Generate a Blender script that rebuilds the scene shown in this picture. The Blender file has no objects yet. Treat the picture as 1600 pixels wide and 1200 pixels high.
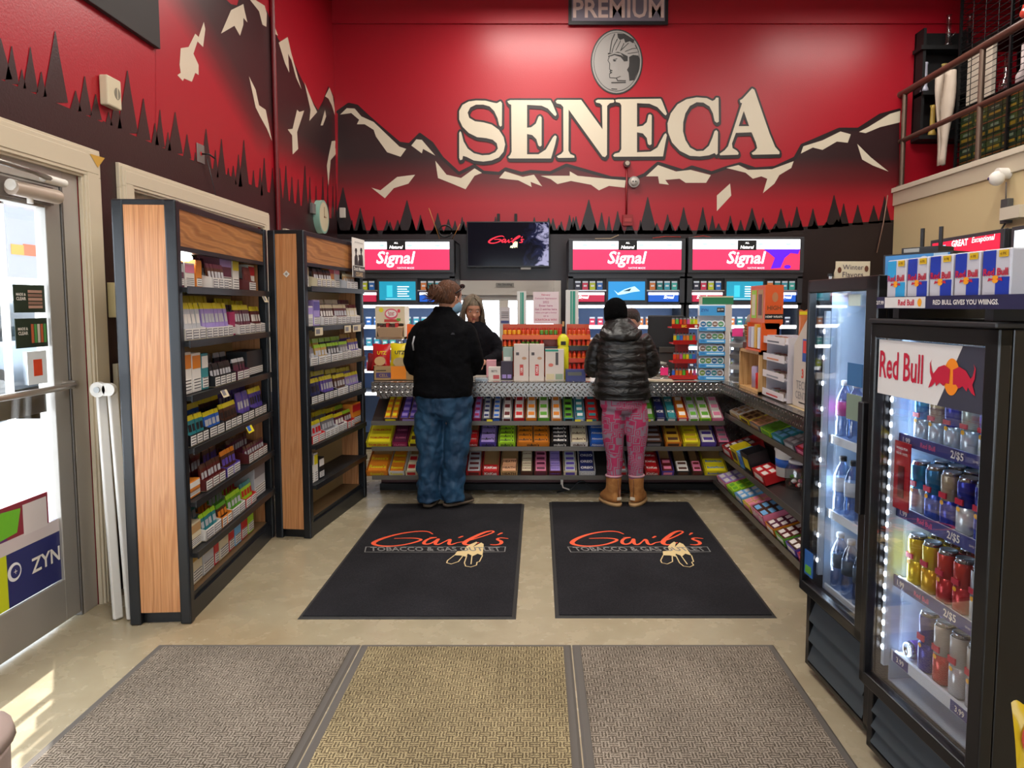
import bpy, bmesh, math, random
from math import radians as R, sin, cos, pi
from mathutils import Vector as V, Matrix as MX
from mathutils.geometry import tessellate_polygon
random.seed(7)
S = bpy.context.scene
COL = S.collection
# ---------------------------------------------------------------- camera
FPX, PIT, CAMH, PX, HY = 1109.0, R(4.5), 1.5, 842.0, 478.0
PY = HY + FPX * math.tan(PIT)
cam = bpy.data.cameras.new('camera'); co = bpy.data.objects.new('camera', cam); COL.objects.link(co)
co.location = (0, 0, CAMH); co.rotation_euler = (pi / 2 - PIT, 0, 0)
cam.sensor_width = 36; cam.lens = 36 * FPX / 1600
cam.shift_x = (800 - PX) / 1600; cam.shift_y = (PY - 600) / 1600
cam.clip_start = 0.05; cam.clip_end = 200
S.camera = co
# ---------------------------------------------------------------- world, sun, big lights, exposure
S.view_settings.view_transform = 'Standard'; S.view_settings.look = 'None'
S.view_settings.gamma = 1; S.view_settings.use_curve_mapping = False
S.view_settings.exposure = 0.04
W = bpy.data.worlds.new('world'); S.world = W; W.use_nodes = True
bg = W.node_tree.nodes['Background']; bg.inputs[0].default_value = (0.80, 0.90, 1.0, 1); bg.inputs[1].default_value = 6.0
def light(name, typ, loc, rot, energy, color, size=1, size_y=None, spread=None):
    l = bpy.data.lights.new(name, typ); l.energy = energy; l.color = color
    if typ == 'AREA':
        l.shape = 'RECTANGLE'; l.size = size; l.size_y = size_y or size
        if spread: l.spread = spread
    if typ == 'SUN': l.angle = R(0.6)
    o = bpy.data.objects.new(name, l); COL.objects.link(o); o.location = loc; o.rotation_euler = rot
    return o
sun = light('sun', 'SUN', (-8, 0, 8), (0, 0, 0), 14, (1, .96, .9))
sun.rotation_euler = V((0.56, -0.85, -1.6)).to_track_quat('-Z', 'Y').to_euler()
for (lx, ly, le) in ((-0.6, 1.6, 66), (1.6, 1.6, 66), (-0.1, 4.6, 62), (2.9, 4.6, 52), (0.0, 6.9, 58), (3.4, 6.7, 30)):
    light('ceiling_lamp', 'AREA', (lx, ly, 4.68), (0, 0, 0), le, (1, .94, .86), 1.2, .3)
light('ceiling_lamp', 'AREA', (0, -1.6, 4.86), (0, 0, 0), 60, (1, .95, .88), 2.4, .6)
# ---------------------------------------------------------------- pixel helpers (frame 1600x1200 -> places on real planes)
def ray(x, y):
    v = -(y - PY) / FPX
    return ((x - PX) / FPX, cos(PIT) + v * sin(PIT), -sin(PIT) + v * cos(PIT))
def atY(x, y, Y0):
    d = ray(x, y); t = Y0 / d[1]; return V((d[0] * t, Y0, CAMH + d[2] * t))
def atX(x, y, X0):
    d = ray(x, y); t = X0 / d[0]; return V((X0, d[1] * t, CAMH + d[2] * t))
def atZ(x, y, Z0=0):
    d = ray(x, y); t = (Z0 - CAMH) / d[2]; return V((d[0] * t, d[1] * t, Z0))
# ---------------------------------------------------------------- materials
def lin(h):
    h = h.lstrip('#'); c = [int(h[i:i + 2], 16) / 255 for i in (0, 2, 4)]
    return tuple((x / 12.92 if x <= .04045 else ((x + .055) / 1.055) ** 2.4) for x in c) + (1,)
MC = {}
def newmat(name):
    m = bpy.data.materials.new(name); m.use_nodes = True
    return m, m.node_tree.nodes, m.node_tree.links, m.node_tree.nodes['Principled BSDF']
def M(hexc, rough=.5, metal=0, emit=0, spec=.5, noise=0, trans=0):
    k = (hexc, rough, metal, emit, spec, noise, trans)
    if k in MC: return MC[k]
    m, n, l, b = newmat('m_%s' % hexc.lstrip('#'))
    c = lin(hexc); b.inputs['Base Color'].default_value = c; b.inputs['Roughness'].default_value = rough
    b.inputs['Metallic'].default_value = metal; b.inputs['Specular IOR Level'].default_value = spec
    if emit:
        b.inputs['Emission Color'].default_value = c; b.inputs['Emission Strength'].default_value = emit
    if trans: b.inputs['Transmission Weight'].default_value = trans; b.inputs['IOR'].default_value = 1.3
    if noise:
        tc = n.new('ShaderNodeTexCoord'); t = n.new('ShaderNodeTexNoise'); t.inputs['Scale'].default_value = 40
        t.inputs['Detail'].default_value = 5
        mx = n.new('ShaderNodeMix'); mx.data_type = 'RGBA'
        mx.inputs[6].default_value = tuple(x * (1 - noise) for x in c[:3]) + (1,); mx.inputs[7].default_value = tuple(min(1, x * (1 + noise)) for x in c[:3]) + (1,)
        l.new(tc.outputs['Object'], t.inputs['Vector']); l.new(t.outputs['Fac'], mx.inputs[0]); l.new(mx.outputs[2], b.inputs['Base Color'])
    MC[k] = m; return m
def ramp(n, stops, interp='LINEAR'):
    r = n.new('ShaderNodeValToRGB'); e = r.color_ramp; e.interpolation = interp
    e.elements[0].position, e.elements[0].color = stops[0]; e.elements[1].position, e.elements[1].color = stops[-1]
    for p, c in stops[1:-1]:
        x = e.elements.new(p); x.color = c
    return r
def glass_mat(name, tint=(1, 1, 1, 1), refl=.07, rough=0.02):
    m, n, l, b = newmat(name); n.remove(b)
    t = n.new('ShaderNodeBsdfTransparent'); t.inputs[0].default_value = tint
    g = n.new('ShaderNodeBsdfGlossy'); g.inputs['Roughness'].default_value = rough
    fr = n.new('ShaderNodeLayerWeight'); fr.inputs['Blend'].default_value = .35
    mr = n.new('ShaderNodeMapRange'); mr.inputs[3].default_value = refl; mr.inputs[4].default_value = .35
    mx = n.new('ShaderNodeMixShader'); l.new(fr.outputs['Facing'], mr.inputs[0]); l.new(mr.outputs[0], mx.inputs[0])
    l.new(t.outputs[0], mx.inputs[1]); l.new(g.outputs[0], mx.inputs[2]); l.new(mx.outputs[0], n['Material Output'].inputs[0])
    return m
GLASS = glass_mat('clear_glass'); FILM = glass_mat('clear_film', refl=.12, rough=.12)
PLASTIC = glass_mat('thin_clear_plastic', (.86, .88, .9, 1), .14, .1)
BOTTLE = glass_mat('water_bottle_plastic', (.62, .74, .92, 1), .16, .08)
def wood_mat(name, c1, c2, c3, axis='Z', gl=.28):
    m, n, l, b = newmat(name); tc = n.new('ShaderNodeTexCoord'); mp = n.new('ShaderNodeMapping')
    mp.inputs['Scale'].default_value = {'Z': (14, 14, .8), 'Y': (9, .9, 9), 'X': (1.2, 9, 9)}[axis]
    w = n.new('ShaderNodeTexWave'); w.inputs['Scale'].default_value = 1.1; w.inputs['Distortion'].default_value = 9; w.inputs['Detail'].default_value = 3
    w.inputs['Detail Scale'].default_value = 1.1; w.bands_direction = 'DIAGONAL'
    mp2 = n.new('ShaderNodeMapping'); mp2.inputs['Scale'].default_value = {'Z': (220, 220, 5), 'Y': (220, 5, 220), 'X': (5, 220, 220)}[axis]
    t = n.new('ShaderNodeTexNoise'); t.inputs['Scale'].default_value = 1; t.inputs['Detail'].default_value = 3
    l.new(tc.outputs['Object'], mp.inputs[0]); l.new(tc.outputs['Object'], mp2.inputs[0]); l.new(mp.outputs[0], w.inputs['Vector']); l.new(mp2.outputs[0], t.inputs['Vector'])
    r = ramp(n, [(0, lin(c1)), (.5, lin(c2)), (1, lin(c3))]); l.new(w.outputs['Fac'], r.inputs[0])
    r2 = ramp(n, [(.35, (.72, .68, .62, 1)), (.6, (1, 1, 1, 1))]); l.new(t.outputs['Fac'], r2.inputs[0])
    mx = n.new('ShaderNodeMix'); mx.data_type = 'RGBA'; mx.blend_type = 'MULTIPLY'; mx.inputs[0].default_value = .7
    l.new(r.outputs[0], mx.inputs[6]); l.new(r2.outputs[0], mx.inputs[7]); l.new(mx.outputs[2], b.inputs['Base Color'])
    b.inputs['Roughness'].default_value = gl
    return m
WOODV = wood_mat('oak_laminate_upright', 'C68A5A', 'CE9464', 'B87C4E'); WOODH = wood_mat('oak_laminate_header', 'B07644', 'BC8450', '98643A', 'X')
WOODP = wood_mat('pale_pine', 'D0A46C', 'D8AF78', 'C0935C', 'Z', .5)
def concrete():
    m, n, l, b = newmat('painted_concrete_floor'); tc = n.new('ShaderNodeTexCoord')
    t = n.new('ShaderNodeTexNoise'); t.inputs['Scale'].default_value = .8; t.inputs['Detail'].default_value = 5; t.inputs['Roughness'].default_value = .4
    t2 = n.new('ShaderNodeTexNoise'); t2.inputs['Scale'].default_value = 9; t2.inputs['Detail'].default_value = 8
    l.new(tc.outputs['Object'], t.inputs['Vector']); l.new(tc.outputs['Object'], t2.inputs['Vector'])
    r = ramp(n, [(.3, lin('9C917B')), (.48, lin('A89C82')), (.58, lin('A2957A')), (.72, lin('98805F'))]); l.new(t.outputs['Fac'], r.inputs[0])
    r2 = ramp(n, [(.3, (.86, .85, .84, 1)), (.62, (1, 1, 1, 1)), (.75, (1.04, 1.03, 1, 1))]); l.new(t2.outputs['Fac'], r2.inputs[0])
    mx = n.new('ShaderNodeMix'); mx.data_type = 'RGBA'; mx.blend_type = 'MULTIPLY'; mx.inputs[0].default_value = .8
    l.new(r.outputs[0], mx.inputs[6]); l.new(r2.outputs[0], mx.inputs[7]); l.new(mx.outputs[2], b.inputs['Base Color'])
    r3 = ramp(n, [(.3, (.16, .16, .16, 1)), (.7, (.34, .34, .34, 1))]); l.new(t2.outputs['Fac'], r3.inputs[0]); l.new(r3.outputs[0], b.inputs['Roughness'])
    return m
FLOORM = concrete()
def carpet(name, c1, c2, c3, weave=True, sc=1):
    m, n, l, b = newmat(name); tc = n.new('ShaderNodeTexCoord')
    b.inputs['Roughness'].default_value = 1; b.inputs['Specular IOR Level'].default_value = .1
    t = n.new('ShaderNodeTexNoise'); t.inputs['Scale'].default_value = 2.2; t.inputs['Detail'].default_value = 5
    f = n.new('ShaderNodeTexNoise'); f.inputs['Scale'].default_value = 320; f.inputs['Detail'].default_value = 2
    l.new(tc.outputs['Object'], t.inputs['Vector']); l.new(tc.outputs['Object'], f.inputs['Vector'])
    if weave:   # parquet of short dashes alternating direction
        ck = n.new('ShaderNodeTexChecker'); ck.inputs['Scale'].default_value = 34
        w1 = n.new('ShaderNodeTexWave'); w2 = n.new('ShaderNodeTexWave'); w1.bands_direction = 'X'; w2.bands_direction = 'Y'
        for w in (w1, w2): w.inputs['Scale'].default_value = 27; w.inputs['Distortion'].default_value = 2.5; w.inputs['Detail Scale'].default_value = 5; l.new(tc.outputs['Object'], w.inputs['Vector'])
        l.new(tc.outputs['Object'], ck.inputs['Vector'])
        mf = n.new('ShaderNodeMix'); mf.data_type = 'FLOAT'; l.new(ck.outputs['Fac'], mf.inputs[0]); l.new(w1.outputs['Fac'], mf.inputs[2]); l.new(w2.outputs['Fac'], mf.inputs[3])
        a = n.new('ShaderNodeMath'); a.operation = 'MULTIPLY'; l.new(mf.outputs[0], a.inputs[0]); a.inputs[1].default_value = .38
        a2 = n.new('ShaderNodeMath'); a2.operation = 'MULTIPLY_ADD'; l.new(f.outputs['Fac'], a2.inputs[0]); a2.inputs[1].default_value = .62; l.new(a.outputs[0], a2.inputs[2])
        src = a2.outputs[0]
    else: src = f.outputs['Fac']
    r = ramp(n, [(.25, lin(c1)), (.55, lin(c2)), (.8, lin(c3))]); l.new(src, r.inputs[0])
    r2 = ramp(n, [(.35, (.78, .78, .78, 1)), (.65, (1.12, 1.12, 1.12, 1))]); l.new(t.outputs['Fac'], r2.inputs[0])
    mx = n.new('ShaderNodeMix'); mx.data_type = 'RGBA'; mx.blend_type = 'MULTIPLY'; mx.inputs[0].default_value = 1
    l.new(r.outputs[0], mx.inputs[6]); l.new(r2.outputs[0], mx.inputs[7]); l.new(mx.outputs[2], b.inputs['Base Color'])
    bp = n.new('ShaderNodeBump'); bp.inputs['Strength'].default_value = .6; bp.inputs['Distance'].default_value = .004; l.new(src, bp.inputs['Height']); l.new(bp.outputs[0], b.inputs['Normal'])
    return m
TANMAT = carpet('ribbed_tan_matting', '3E362C', '81766A', 'A89C8C'); TANMAT2 = carpet('straw_matting', '453A2A', '8B7C60', 'BFAE84')  # second one is the lighter, yellower colouring of the middle mat
BLACKMAT = carpet('charcoal_carpet', '1B1A1D', '29282B', '3C3A3D', False)
def diamond():
    m, n, l, b = newmat('diamond_plate'); tc = n.new('ShaderNodeTexCoord')
    b.inputs['Metallic'].default_value = 1; b.inputs['Roughness'].default_value = .26
    mp = n.new('ShaderNodeMapping'); mp.inputs['Rotation'].default_value = (0, R(45), 0); l.new(tc.outputs['Object'], mp.inputs[0])
    # raised lozenges in alternating directions
    sp = n.new('ShaderNodeSeparateXYZ'); l.new(mp.outputs[0], sp.inputs[0])
    def mth(op, a, bb=None):
        q = n.new('ShaderNodeMath'); q.operation = op
        for i, x in enumerate((a, bb)):
            if x is None: continue
            if isinstance(x, (int, float)): q.inputs[i].default_value = x
            else: l.new(x, q.inputs[i])
        return q.outputs[0]
    S1 = 34.0
    ax = mth('MULTIPLY', sp.outputs[0], S1); sy = mth('ADD', sp.outputs[2], sp.outputs[1]); ay = mth('MULTIPLY', sy, S1)
    fx = mth('SUBTRACT', mth('FRACT', ax), .5); fy = mth('SUBTRACT', mth('FRACT', ay), .5)
    par = mth('MODULO', mth('ABSOLUTE', mth('ADD', mth('FLOOR', ax), mth('FLOOR', ay))), 2.0)
    d1 = mth('ADD', mth('MULTIPLY', mth('ABSOLUTE', fx), 1.9), mth('MULTIPLY', mth('ABSOLUTE', fy), 5.0))
    d2 = mth('ADD', mth('MULTIPLY', mth('ABSOLUTE', fx), 5.0), mth('MULTIPLY', mth('ABSOLUTE', fy), 1.9))
    mf = n.new('ShaderNodeMix'); mf.data_type = 'FLOAT'; l.new(par, mf.inputs[0]); l.new(d1, mf.inputs[2]); l.new(d2, mf.inputs[3])
    h = mth('MAXIMUM', mth('SUBTRACT', 1.0, mf.outputs[0]), 0.0)
    bp = n.new('ShaderNodeBump'); bp.inputs['Strength'].default_value = 1; bp.inputs['Distance'].default_value = .006; l.new(h, bp.inputs['Height']); l.new(bp.outputs[0], b.inputs['Normal'])
    r = ramp(n, [(0, lin('8C8884')), (.5, lin('D2CEC8'))]); l.new(h, r.inputs[0]); l.new(r.outputs[0], b.inputs['Base Color'])
    return m
DIAM = diamond()
# ---------------------------------------------------------------- mesh builder
TXT = {}
def text_mesh(s, bold=0, shear=0):
    k = (s, bold, shear)
    if k in TXT: return TXT[k]
    c = bpy.data.curves.new('t', 'FONT'); c.body = s; c.resolution_u = 2; c.shear = shear; c.offset = bold; c.fill_mode = 'FRONT'
    o = bpy.data.objects.new('t', c); COL.objects.link(o)
    dg = bpy.context.evaluated_depsgraph_get(); me = bpy.data.meshes.new_from_object(o.evaluated_get(dg))
    vs = [(v.co.x, v.co.y) for v in me.vertices]; fs = [tuple(p.vertices) for p in me.polygons]
    bpy.data.objects.remove(o); bpy.data.meshes.remove(me); bpy.data.curves.remove(c)
    if vs:
        x0 = min(v[0] for v in vs); x1 = max(v[0] for v in vs); y0 = min(v[1] for v in vs); y1 = max(v[1] for v in vs)
        vs = [((x - x0) / max(x1 - x0, 1e-6), (y - y0) / max(y1 - y0, 1e-6)) for x, y in vs]
        asp = (x1 - x0) / max(y1 - y0, 1e-6)
    else: asp = 1
    TXT[k] = (vs, fs, asp); return TXT[k]
class MB:
    def __init__(s): s.v = []; s.f = []; s.m = []; s.sm = []; s.mats = []; s.xf = None
    def add(s, vs, fs, mat, smooth=False):
        b = len(s.v)
        s.v += [tuple(s.xf @ V(v)) for v in vs] if s.xf else [tuple(v) for v in vs]
        if mat not in s.mats: s.mats.append(mat)
        k = s.mats.index(mat)
        for f in fs: s.f.append(tuple(b + i for i in f)); s.m.append(k); s.sm.append(smooth)
        return s
    def box(s, x0, x1, y0, y1, z0, z1, mat):
        return s.add([(x, y, z) for z in (z0, z1) for y in (y0, y1) for x in (x0, x1)], [(0, 2, 3, 1), (4, 5, 7, 6), (0, 1, 5, 4), (2, 6, 7, 3), (0, 4, 6, 2), (1, 3, 7, 5)], mat)
    def hexa(s, p, mat):   # 8 points: bottom ring 4 (ccw from above), top ring 4
        return s.add(p, [(3, 2, 1, 0), (4, 5, 6, 7), (0, 1, 5, 4), (1, 2, 6, 5), (2, 3, 7, 6), (3, 0, 4, 7)], mat)
    def quad(s, a, b, c, d, mat): return s.add([a, b, c, d], [(0, 1, 2, 3)], mat)
    def ring(s, c, u, v, r1, r2, n): return [tuple(c + u * (r1 * cos(2 * pi * i / n)) + v * (r2 * sin(2 * pi * i / n))) for i in range(n)]
    def cyl(s, p0, p1, r, mat, n=12, r2=None, cap=True, smooth=True):
        p0 = V(p0); p1 = V(p1); d = (p1 - p0).normalized(); r2 = r if r2 is None else r2
        u = d.orthogonal().normalized(); v = d.cross(u)
        vs = s.ring(p0, u, v, r, r, n) + s.ring(p1, u, v, r2, r2, n)
        s.add(vs, [(i, (i + 1) % n, n + (i + 1) % n, n + i) for i in range(n)], mat, smooth)
        if cap: s.add(s.ring(p0, u, v, r, r, n), [tuple(reversed(range(n)))], mat); s.add(s.ring(p1, u, v, r2, r2, n), [tuple(range(n))], mat)
        return s
    def tube(s, pts, r, mat, n=8):
        pts = [V(p) for p in pts]; rings = []; u = None
        for i, p in enumerate(pts):
            d = (pts[min(i + 1, len(pts) - 1)] - pts[max(i - 1, 0)]).normalized()
            if u is None: u = d.orthogonal().normalized()
            else: u = (u - d * u.dot(d)).normalized()
            rr = r[i] if isinstance(r, (list, tuple)) else r
            rings += s.ring(p, u, d.cross(u), rr, rr, n)
        m = len(pts); fs = [(k * n + i, k * n + (i + 1) % n, (k + 1) * n + (i + 1) % n, (k + 1) * n + i) for k in range(m - 1) for i in range(n)]
        fs += [tuple(reversed(range(n))), tuple(range((m - 1) * n, m * n))]
        return s.add(rings, fs, mat, True)
    def loft(s, secs, mat, n=20, pw=1.0):   # secs: (x,y,z, rx, ry) horizontal ellipses (optionally rotated: 6th=yaw)
        vs = []
        for q in secs:
            x, y, z, rx, ry = q[:5]; a = q[5] if len(q) > 5 else 0
            for i in range(n):
                t = 2 * pi * i / n; cx = math.copysign(abs(cos(t)) ** pw, cos(t)) * rx; cy = math.copysign(abs(sin(t)) ** pw, sin(t)) * ry
                vs.append((x + cx * cos(a) - cy * sin(a), y + cx * sin(a) + cy * cos(a), z))
        m = len(secs); fs = [(k * n + i, k * n + (i + 1) % n, (k + 1) * n + (i + 1) % n, (k + 1) * n + i) for k in range(m - 1) for i in range(n)]
        fs += [tuple(reversed(range(n))), tuple(range((m - 1) * n, m * n))]
        return s.add(vs, fs, mat, True)
    def lathe(s, prof, mat, c=(0, 0, 0), n=16, cap=True):
        return s.loft([(c[0], c[1], c[2] + z, r, r) for r, z in prof], mat, n)
    def sph(s, c, rx, ry, rz, mat, n=16, m=10):
        return s.loft([(c[0], c[1], c[2] - rz * cos(pi * k / m), max(rx * sin(pi * k / m), 1e-4), max(ry * sin(pi * k / m), 1e-4)) for k in range(m + 1)], mat, n)
    def poly(s, loops, mat):     # list of 3-D loops (first outer, others holes)
        if not isinstance(loops[0][0], (tuple, list, V)): loops = [loops]
        lp = [[V(p) for p in q] for q in loops]
        tr = tessellate_polygon(lp); flat = [tuple(p) for q in lp for p in q]
        return s.add(flat, [tuple(t) for t in tr], mat)
    def disc(s, c, u, v, r1, r2, mat, n=24): return s.add(s.ring(V(c), V(u), V(v), r1, r2, n), [tuple(range(n))], mat)
    def ribbon(s, pts, w, mat, nrm, closed=False, joints=True):
        pts = [V(p) for p in pts]; nrm = V(nrm).normalized(); N = len(pts)
        for i in range(N if closed else N - 1):
            a, b = pts[i], pts[(i + 1) % N]; d = b - a
            if d.length < 1e-6: continue
            wa = w[i] if isinstance(w, (list, tuple)) else w; wb = w[(i + 1) % N] if isinstance(w, (list, tuple)) else w
            sd = nrm.cross(d.normalized()); ez = nrm * (i * 1.2e-5); a = a + ez; b = b + ez
            s.quad(a + sd * wa / 2, a - sd * wa / 2, b - sd * wb / 2, b + sd * wb / 2, mat)
        if joints:
            u = nrm.orthogonal().normalized(); v = nrm.cross(u)
            for i, p in enumerate(pts):
                wa = w[i] if isinstance(w, (list, tuple)) else w
                s.disc(p + nrm * (i * 1.2e-5 + 6e-6), u, v, wa / 2, wa / 2, mat, 8)
        return s
    def text(s, t, o, u, v, w, h, mat, bold=0, shear=0, fit=False, align='c'):
        """text centred at o in the plane u (right), v (up); fits into w x h"""
        vs, fs, asp = text_mesh(t, bold, shear); u = V(u).normalized(); v = V(v).normalized(); o = V(o)
        if fit: W_, H_ = w, h
        else:
            H_ = h; W_ = asp * h
            if W_ > w: W_ = w; H_ = w / asp if asp else h
        off = {'c': -.5, 'l': 0}[align]
        return s.add([tuple(o + u * ((x + (off if align == 'c' else 0)) * W_) + v * ((y - .5) * H_)) for x, y in vs], fs, mat)
    def build(s, name, parent=None, loc=None, rot=None, bevel=0, label=None, cat=None, group=None, kind=None, mods=()):
        me = bpy.data.meshes.new(name); me.from_pydata(s.v, [], s.f)
        for m in s.mats: me.materials.append(m)
        me.polygons.foreach_set('material_index', s.m); me.polygons.foreach_set('use_smooth', s.sm)
        me.update(); o = bpy.data.objects.new(name, me); COL.objects.link(o)
        if parent: o.parent = parent
        if loc: o.location = loc
        if rot: o.rotation_euler = rot if not isinstance(rot, (int, float)) else (0, 0, rot)
        if bevel:
            b = o.modifiers.new('b', 'BEVEL'); b.width = bevel; b.segments = 2; b.limit_method = 'ANGLE'; b.angle_limit = R(50)
        if label: o['label'] = label
        if cat: o['category'] = cat
        if group: o['group'] = group
        if kind: o['kind'] = kind
        return o
def thing(name, label, cat, loc=(0, 0, 0), rot=0, group=None):
    o = bpy.data.objects.new(name, None); o.empty_display_size = .1; COL.objects.link(o); o.location = loc
    o.rotation_euler = rot if not isinstance(rot, (int, float)) else (0, 0, rot)
    o['label'] = label; o['category'] = cat
    if group: o['group'] = group
    return o
def copy_tree(o, parent=None):
    c = o.copy(); COL.objects.link(c)
    if parent: c.parent = parent
    for ch in list(o.children): copy_tree(ch, c)
    return c
def place(o, loc, rot=None, label=None, group=None):
    o.location = loc
    if rot is not None: o.rotation_euler = rot if not isinstance(rot, (int, float)) else (0, 0, rot)
    if label: o['label'] = label
    if group: o['group'] = group
    return o
ORD = ['first', 'second', 'third', 'fourth', 'fifth', 'sixth', 'seventh', 'eighth', 'ninth', 'tenth', 'eleventh', 'twelfth', 'thirteenth', 'fourteenth', 'fifteenth', 'sixteenth', 'seventeenth', 'eighteenth', 'nineteenth', 'twentieth']
BLK = M('0E0E10', .35); BLKM = M('101013', .6); WHT = M('E8E4DC', .5); STEEL = M('B8B8B6', .3, 1)
XL, YB, XR, ZC = -2.22, 7.9, 3.9, 4.93
# ================================================================ ROOM
REDHEX = 'A30C20'
def wallpaint(name, hexc):
    m, n, l, b = newmat(name); tc = n.new('ShaderNodeTexCoord'); b.inputs['Base Color'].default_value = lin(hexc)
    b.inputs['Roughness'].default_value = .36; b.inputs['Specular IOR Level'].default_value = .5
    t = n.new('ShaderNodeTexNoise'); t.inputs['Scale'].default_value = 90; t.inputs['Detail'].default_value = 3
    bp = n.new('ShaderNodeBump'); bp.inputs['Strength'].default_value = .15; bp.inputs['Distance'].default_value = .004
    l.new(tc.outputs['Object'], t.inputs['Vector']); l.new(t.outputs['Fac'], bp.inputs['Height']); l.new(bp.outputs[0], b.inputs['Normal'])
    return m
RED = wallpaint('red_gloss_paint', REDHEX); DARK = wallpaint('dark_maroon_paint', '2C1517'); CREAM = wallpaint('cream_paint', 'D2C6B0'); MBLACK = wallpaint('black_paint', '1F1113')
def fade(name, expr_y, z_red, z_dark):   # mural blend painted from dark ridge down to red
    m, n, l, b = newmat(name); tc = n.new('ShaderNodeTexCoord'); sp = n.new('ShaderNodeSeparateXYZ'); l.new(tc.outputs['Object'], sp.inputs[0])
    a = n.new('ShaderNodeMath'); a.operation = 'MULTIPLY_ADD'; mn = n.new('ShaderNodeMath'); mn.operation = 'MINIMUM'; mn.inputs[1].default_value = 5.7; l.new(sp.outputs[1], mn.inputs[0]); l.new(mn.outputs[0], a.inputs[0]); a.inputs[1].default_value = expr_y; l.new(sp.outputs[2], a.inputs[2])
    mr = n.new('ShaderNodeMapRange'); mr.inputs[1].default_value = z_red; mr.inputs[2].default_value = z_dark; l.new(a.outputs[0], mr.inputs[0])
    r = ramp(n, [(0, lin(REDHEX)), (.5, lin('611319')), (1, lin('2E1618'))]); l.new(mr.outputs[0], r.inputs[0]); l.new(r.outputs[0], b.inputs['Base Color'])
    b.inputs['Roughness'].default_value = .36
    return m
FADEB = fade('mural_mountain_back', 0, 2.62, 3.12); FADEL = fade('mural_mountain_left', .45, 3.08 + .45 * 4.83, 3.50 + .45 * 4.83)
# --- floor / ceiling / plain walls
mb = MB(); mb.box(-2.5, 7, -4, 8.2, -.1, 0, FLOORM); mb.build('floor', kind='structure')
mb = MB(); mb.box(-2.5, 7, -4, 8.2, ZC, ZC + .1, M('B9B4AC', .9)); mb.build('ceiling', kind='structure')
mb = MB()
for a in ((-2.5, -1.6, 0, ZC), (2.9, 7, 0, ZC), (-1.6, 2.9, 0, .5), (-1.6, 2.9, 2.7, ZC)): mb.box(a[0], a[1], -4.1, -4, a[2], a[3], M('B9AE9C', .8))
mb.build('wall_front', kind='structure')
mb = MB()
for x in (-1.6, -.1, 1.4, 2.84): mb.box(x, x + .06, -4.08, -4.02, .5, 2.7, M('86817C', .35, .6))
mb.box(-1.54, 2.84, -4.06, -4.055, .5, 2.7, GLASS); mb.build('added_window', kind='structure')  # unseen window, added to bring daylight to the near end of the shop
mb = MB(); mb.box(7, 7.1, -4, 8.2, 0, ZC, RED); mb.build('wall_right', kind='structure')
# --- back wall with window opening + mural
mb = MB(); wy0, wy1 = YB, YB + .12
p0 = atY(712, 447, YB); p1 = atY(868, 447, YB); wx0, wx1, wzt, wzb = p0.x, p1.x, p0.z, .95
for a in ((XL - .1, wx0, 0, ZC), (wx1, 7, 0, ZC), (wx0, wx1, wzt, ZC), (wx0, wx1, 0, wzb)): mb.box(a[0], a[1], wy0, wy1, a[2], a[3], RED)
gz = atY(700, 38, YB).z
mb.box(XL, 7, YB - .03, YB, gz, ZC, RED)
def B(x, y, k=1): p = atY(x, y, YB); return V((p.x, YB - .0016 * k, p.z))
def z2(pts, k=1, o=500, s=2.857): return [B(o + x / s, y / s, k) for x, y in pts]
def z3(pts, k=1): return z2(pts, k, 1000, 2.667)
ridge = [(528, 175), (545, 163), (558, 166), (575, 182), (591, 196), (624, 224), (640, 226), (656, 210), (675, 224), (691, 247), (717, 271), (741, 259), (755, 269), (780, 271), (790, 264), (815, 271), (829, 268), (860, 270), (885, 258), (920, 268), (955, 278), (990, 280), (1007, 273), (1028, 255), (1067, 267), (1081, 261), (1112, 270), (1135, 262), (1156, 256), (1180, 264), (1210, 262), (1242, 247), (1253, 227), (1279, 216), (1311, 202), (1341, 202), (1375, 180), (1405, 172)]
mb.poly([B(x, y, 1) for x, y in ridge] + [B(1405, 352, 1), B(528, 352, 1)], FADEB)
mb.ribbon([B(x, y, 1.3) for x, y in ridge], .035, MBLACK, (0, -1, 0))
for pl in ([(90, 512), (120, 483), (155, 485), (185, 520), (240, 545), (355, 655), (385, 665), (360, 700), (300, 680), (250, 610), (240, 580), (200, 555), (165, 555), (175, 535), (140, 505)],
           [(408, 650), (430, 622), (455, 625), (515, 695), (460, 665), (455, 685), (435, 670)],
           [(515, 718), (565, 780), (630, 795), (690, 752), (723, 772), (690, 785), (650, 845), (590, 820), (527, 795)],
           [(230, 838), (270, 850), (345, 790), (425, 780), (395, 820), (330, 840), (290, 885)],
           [(800, 795), (825, 765), (905, 790), (955, 780), (992, 832), (940, 812), (945, 835), (885, 805), (835, 800)],
           [(985, 785), (1115, 785), (1115, 765), (1150, 785), (1300, 800), (1365, 805), (1360, 838), (1290, 830), (1245, 850), (1210, 825), (1120, 808), (1060, 822), (1030, 800)]):
    mb.poly(z2(pl, 2), CREAM)
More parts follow.
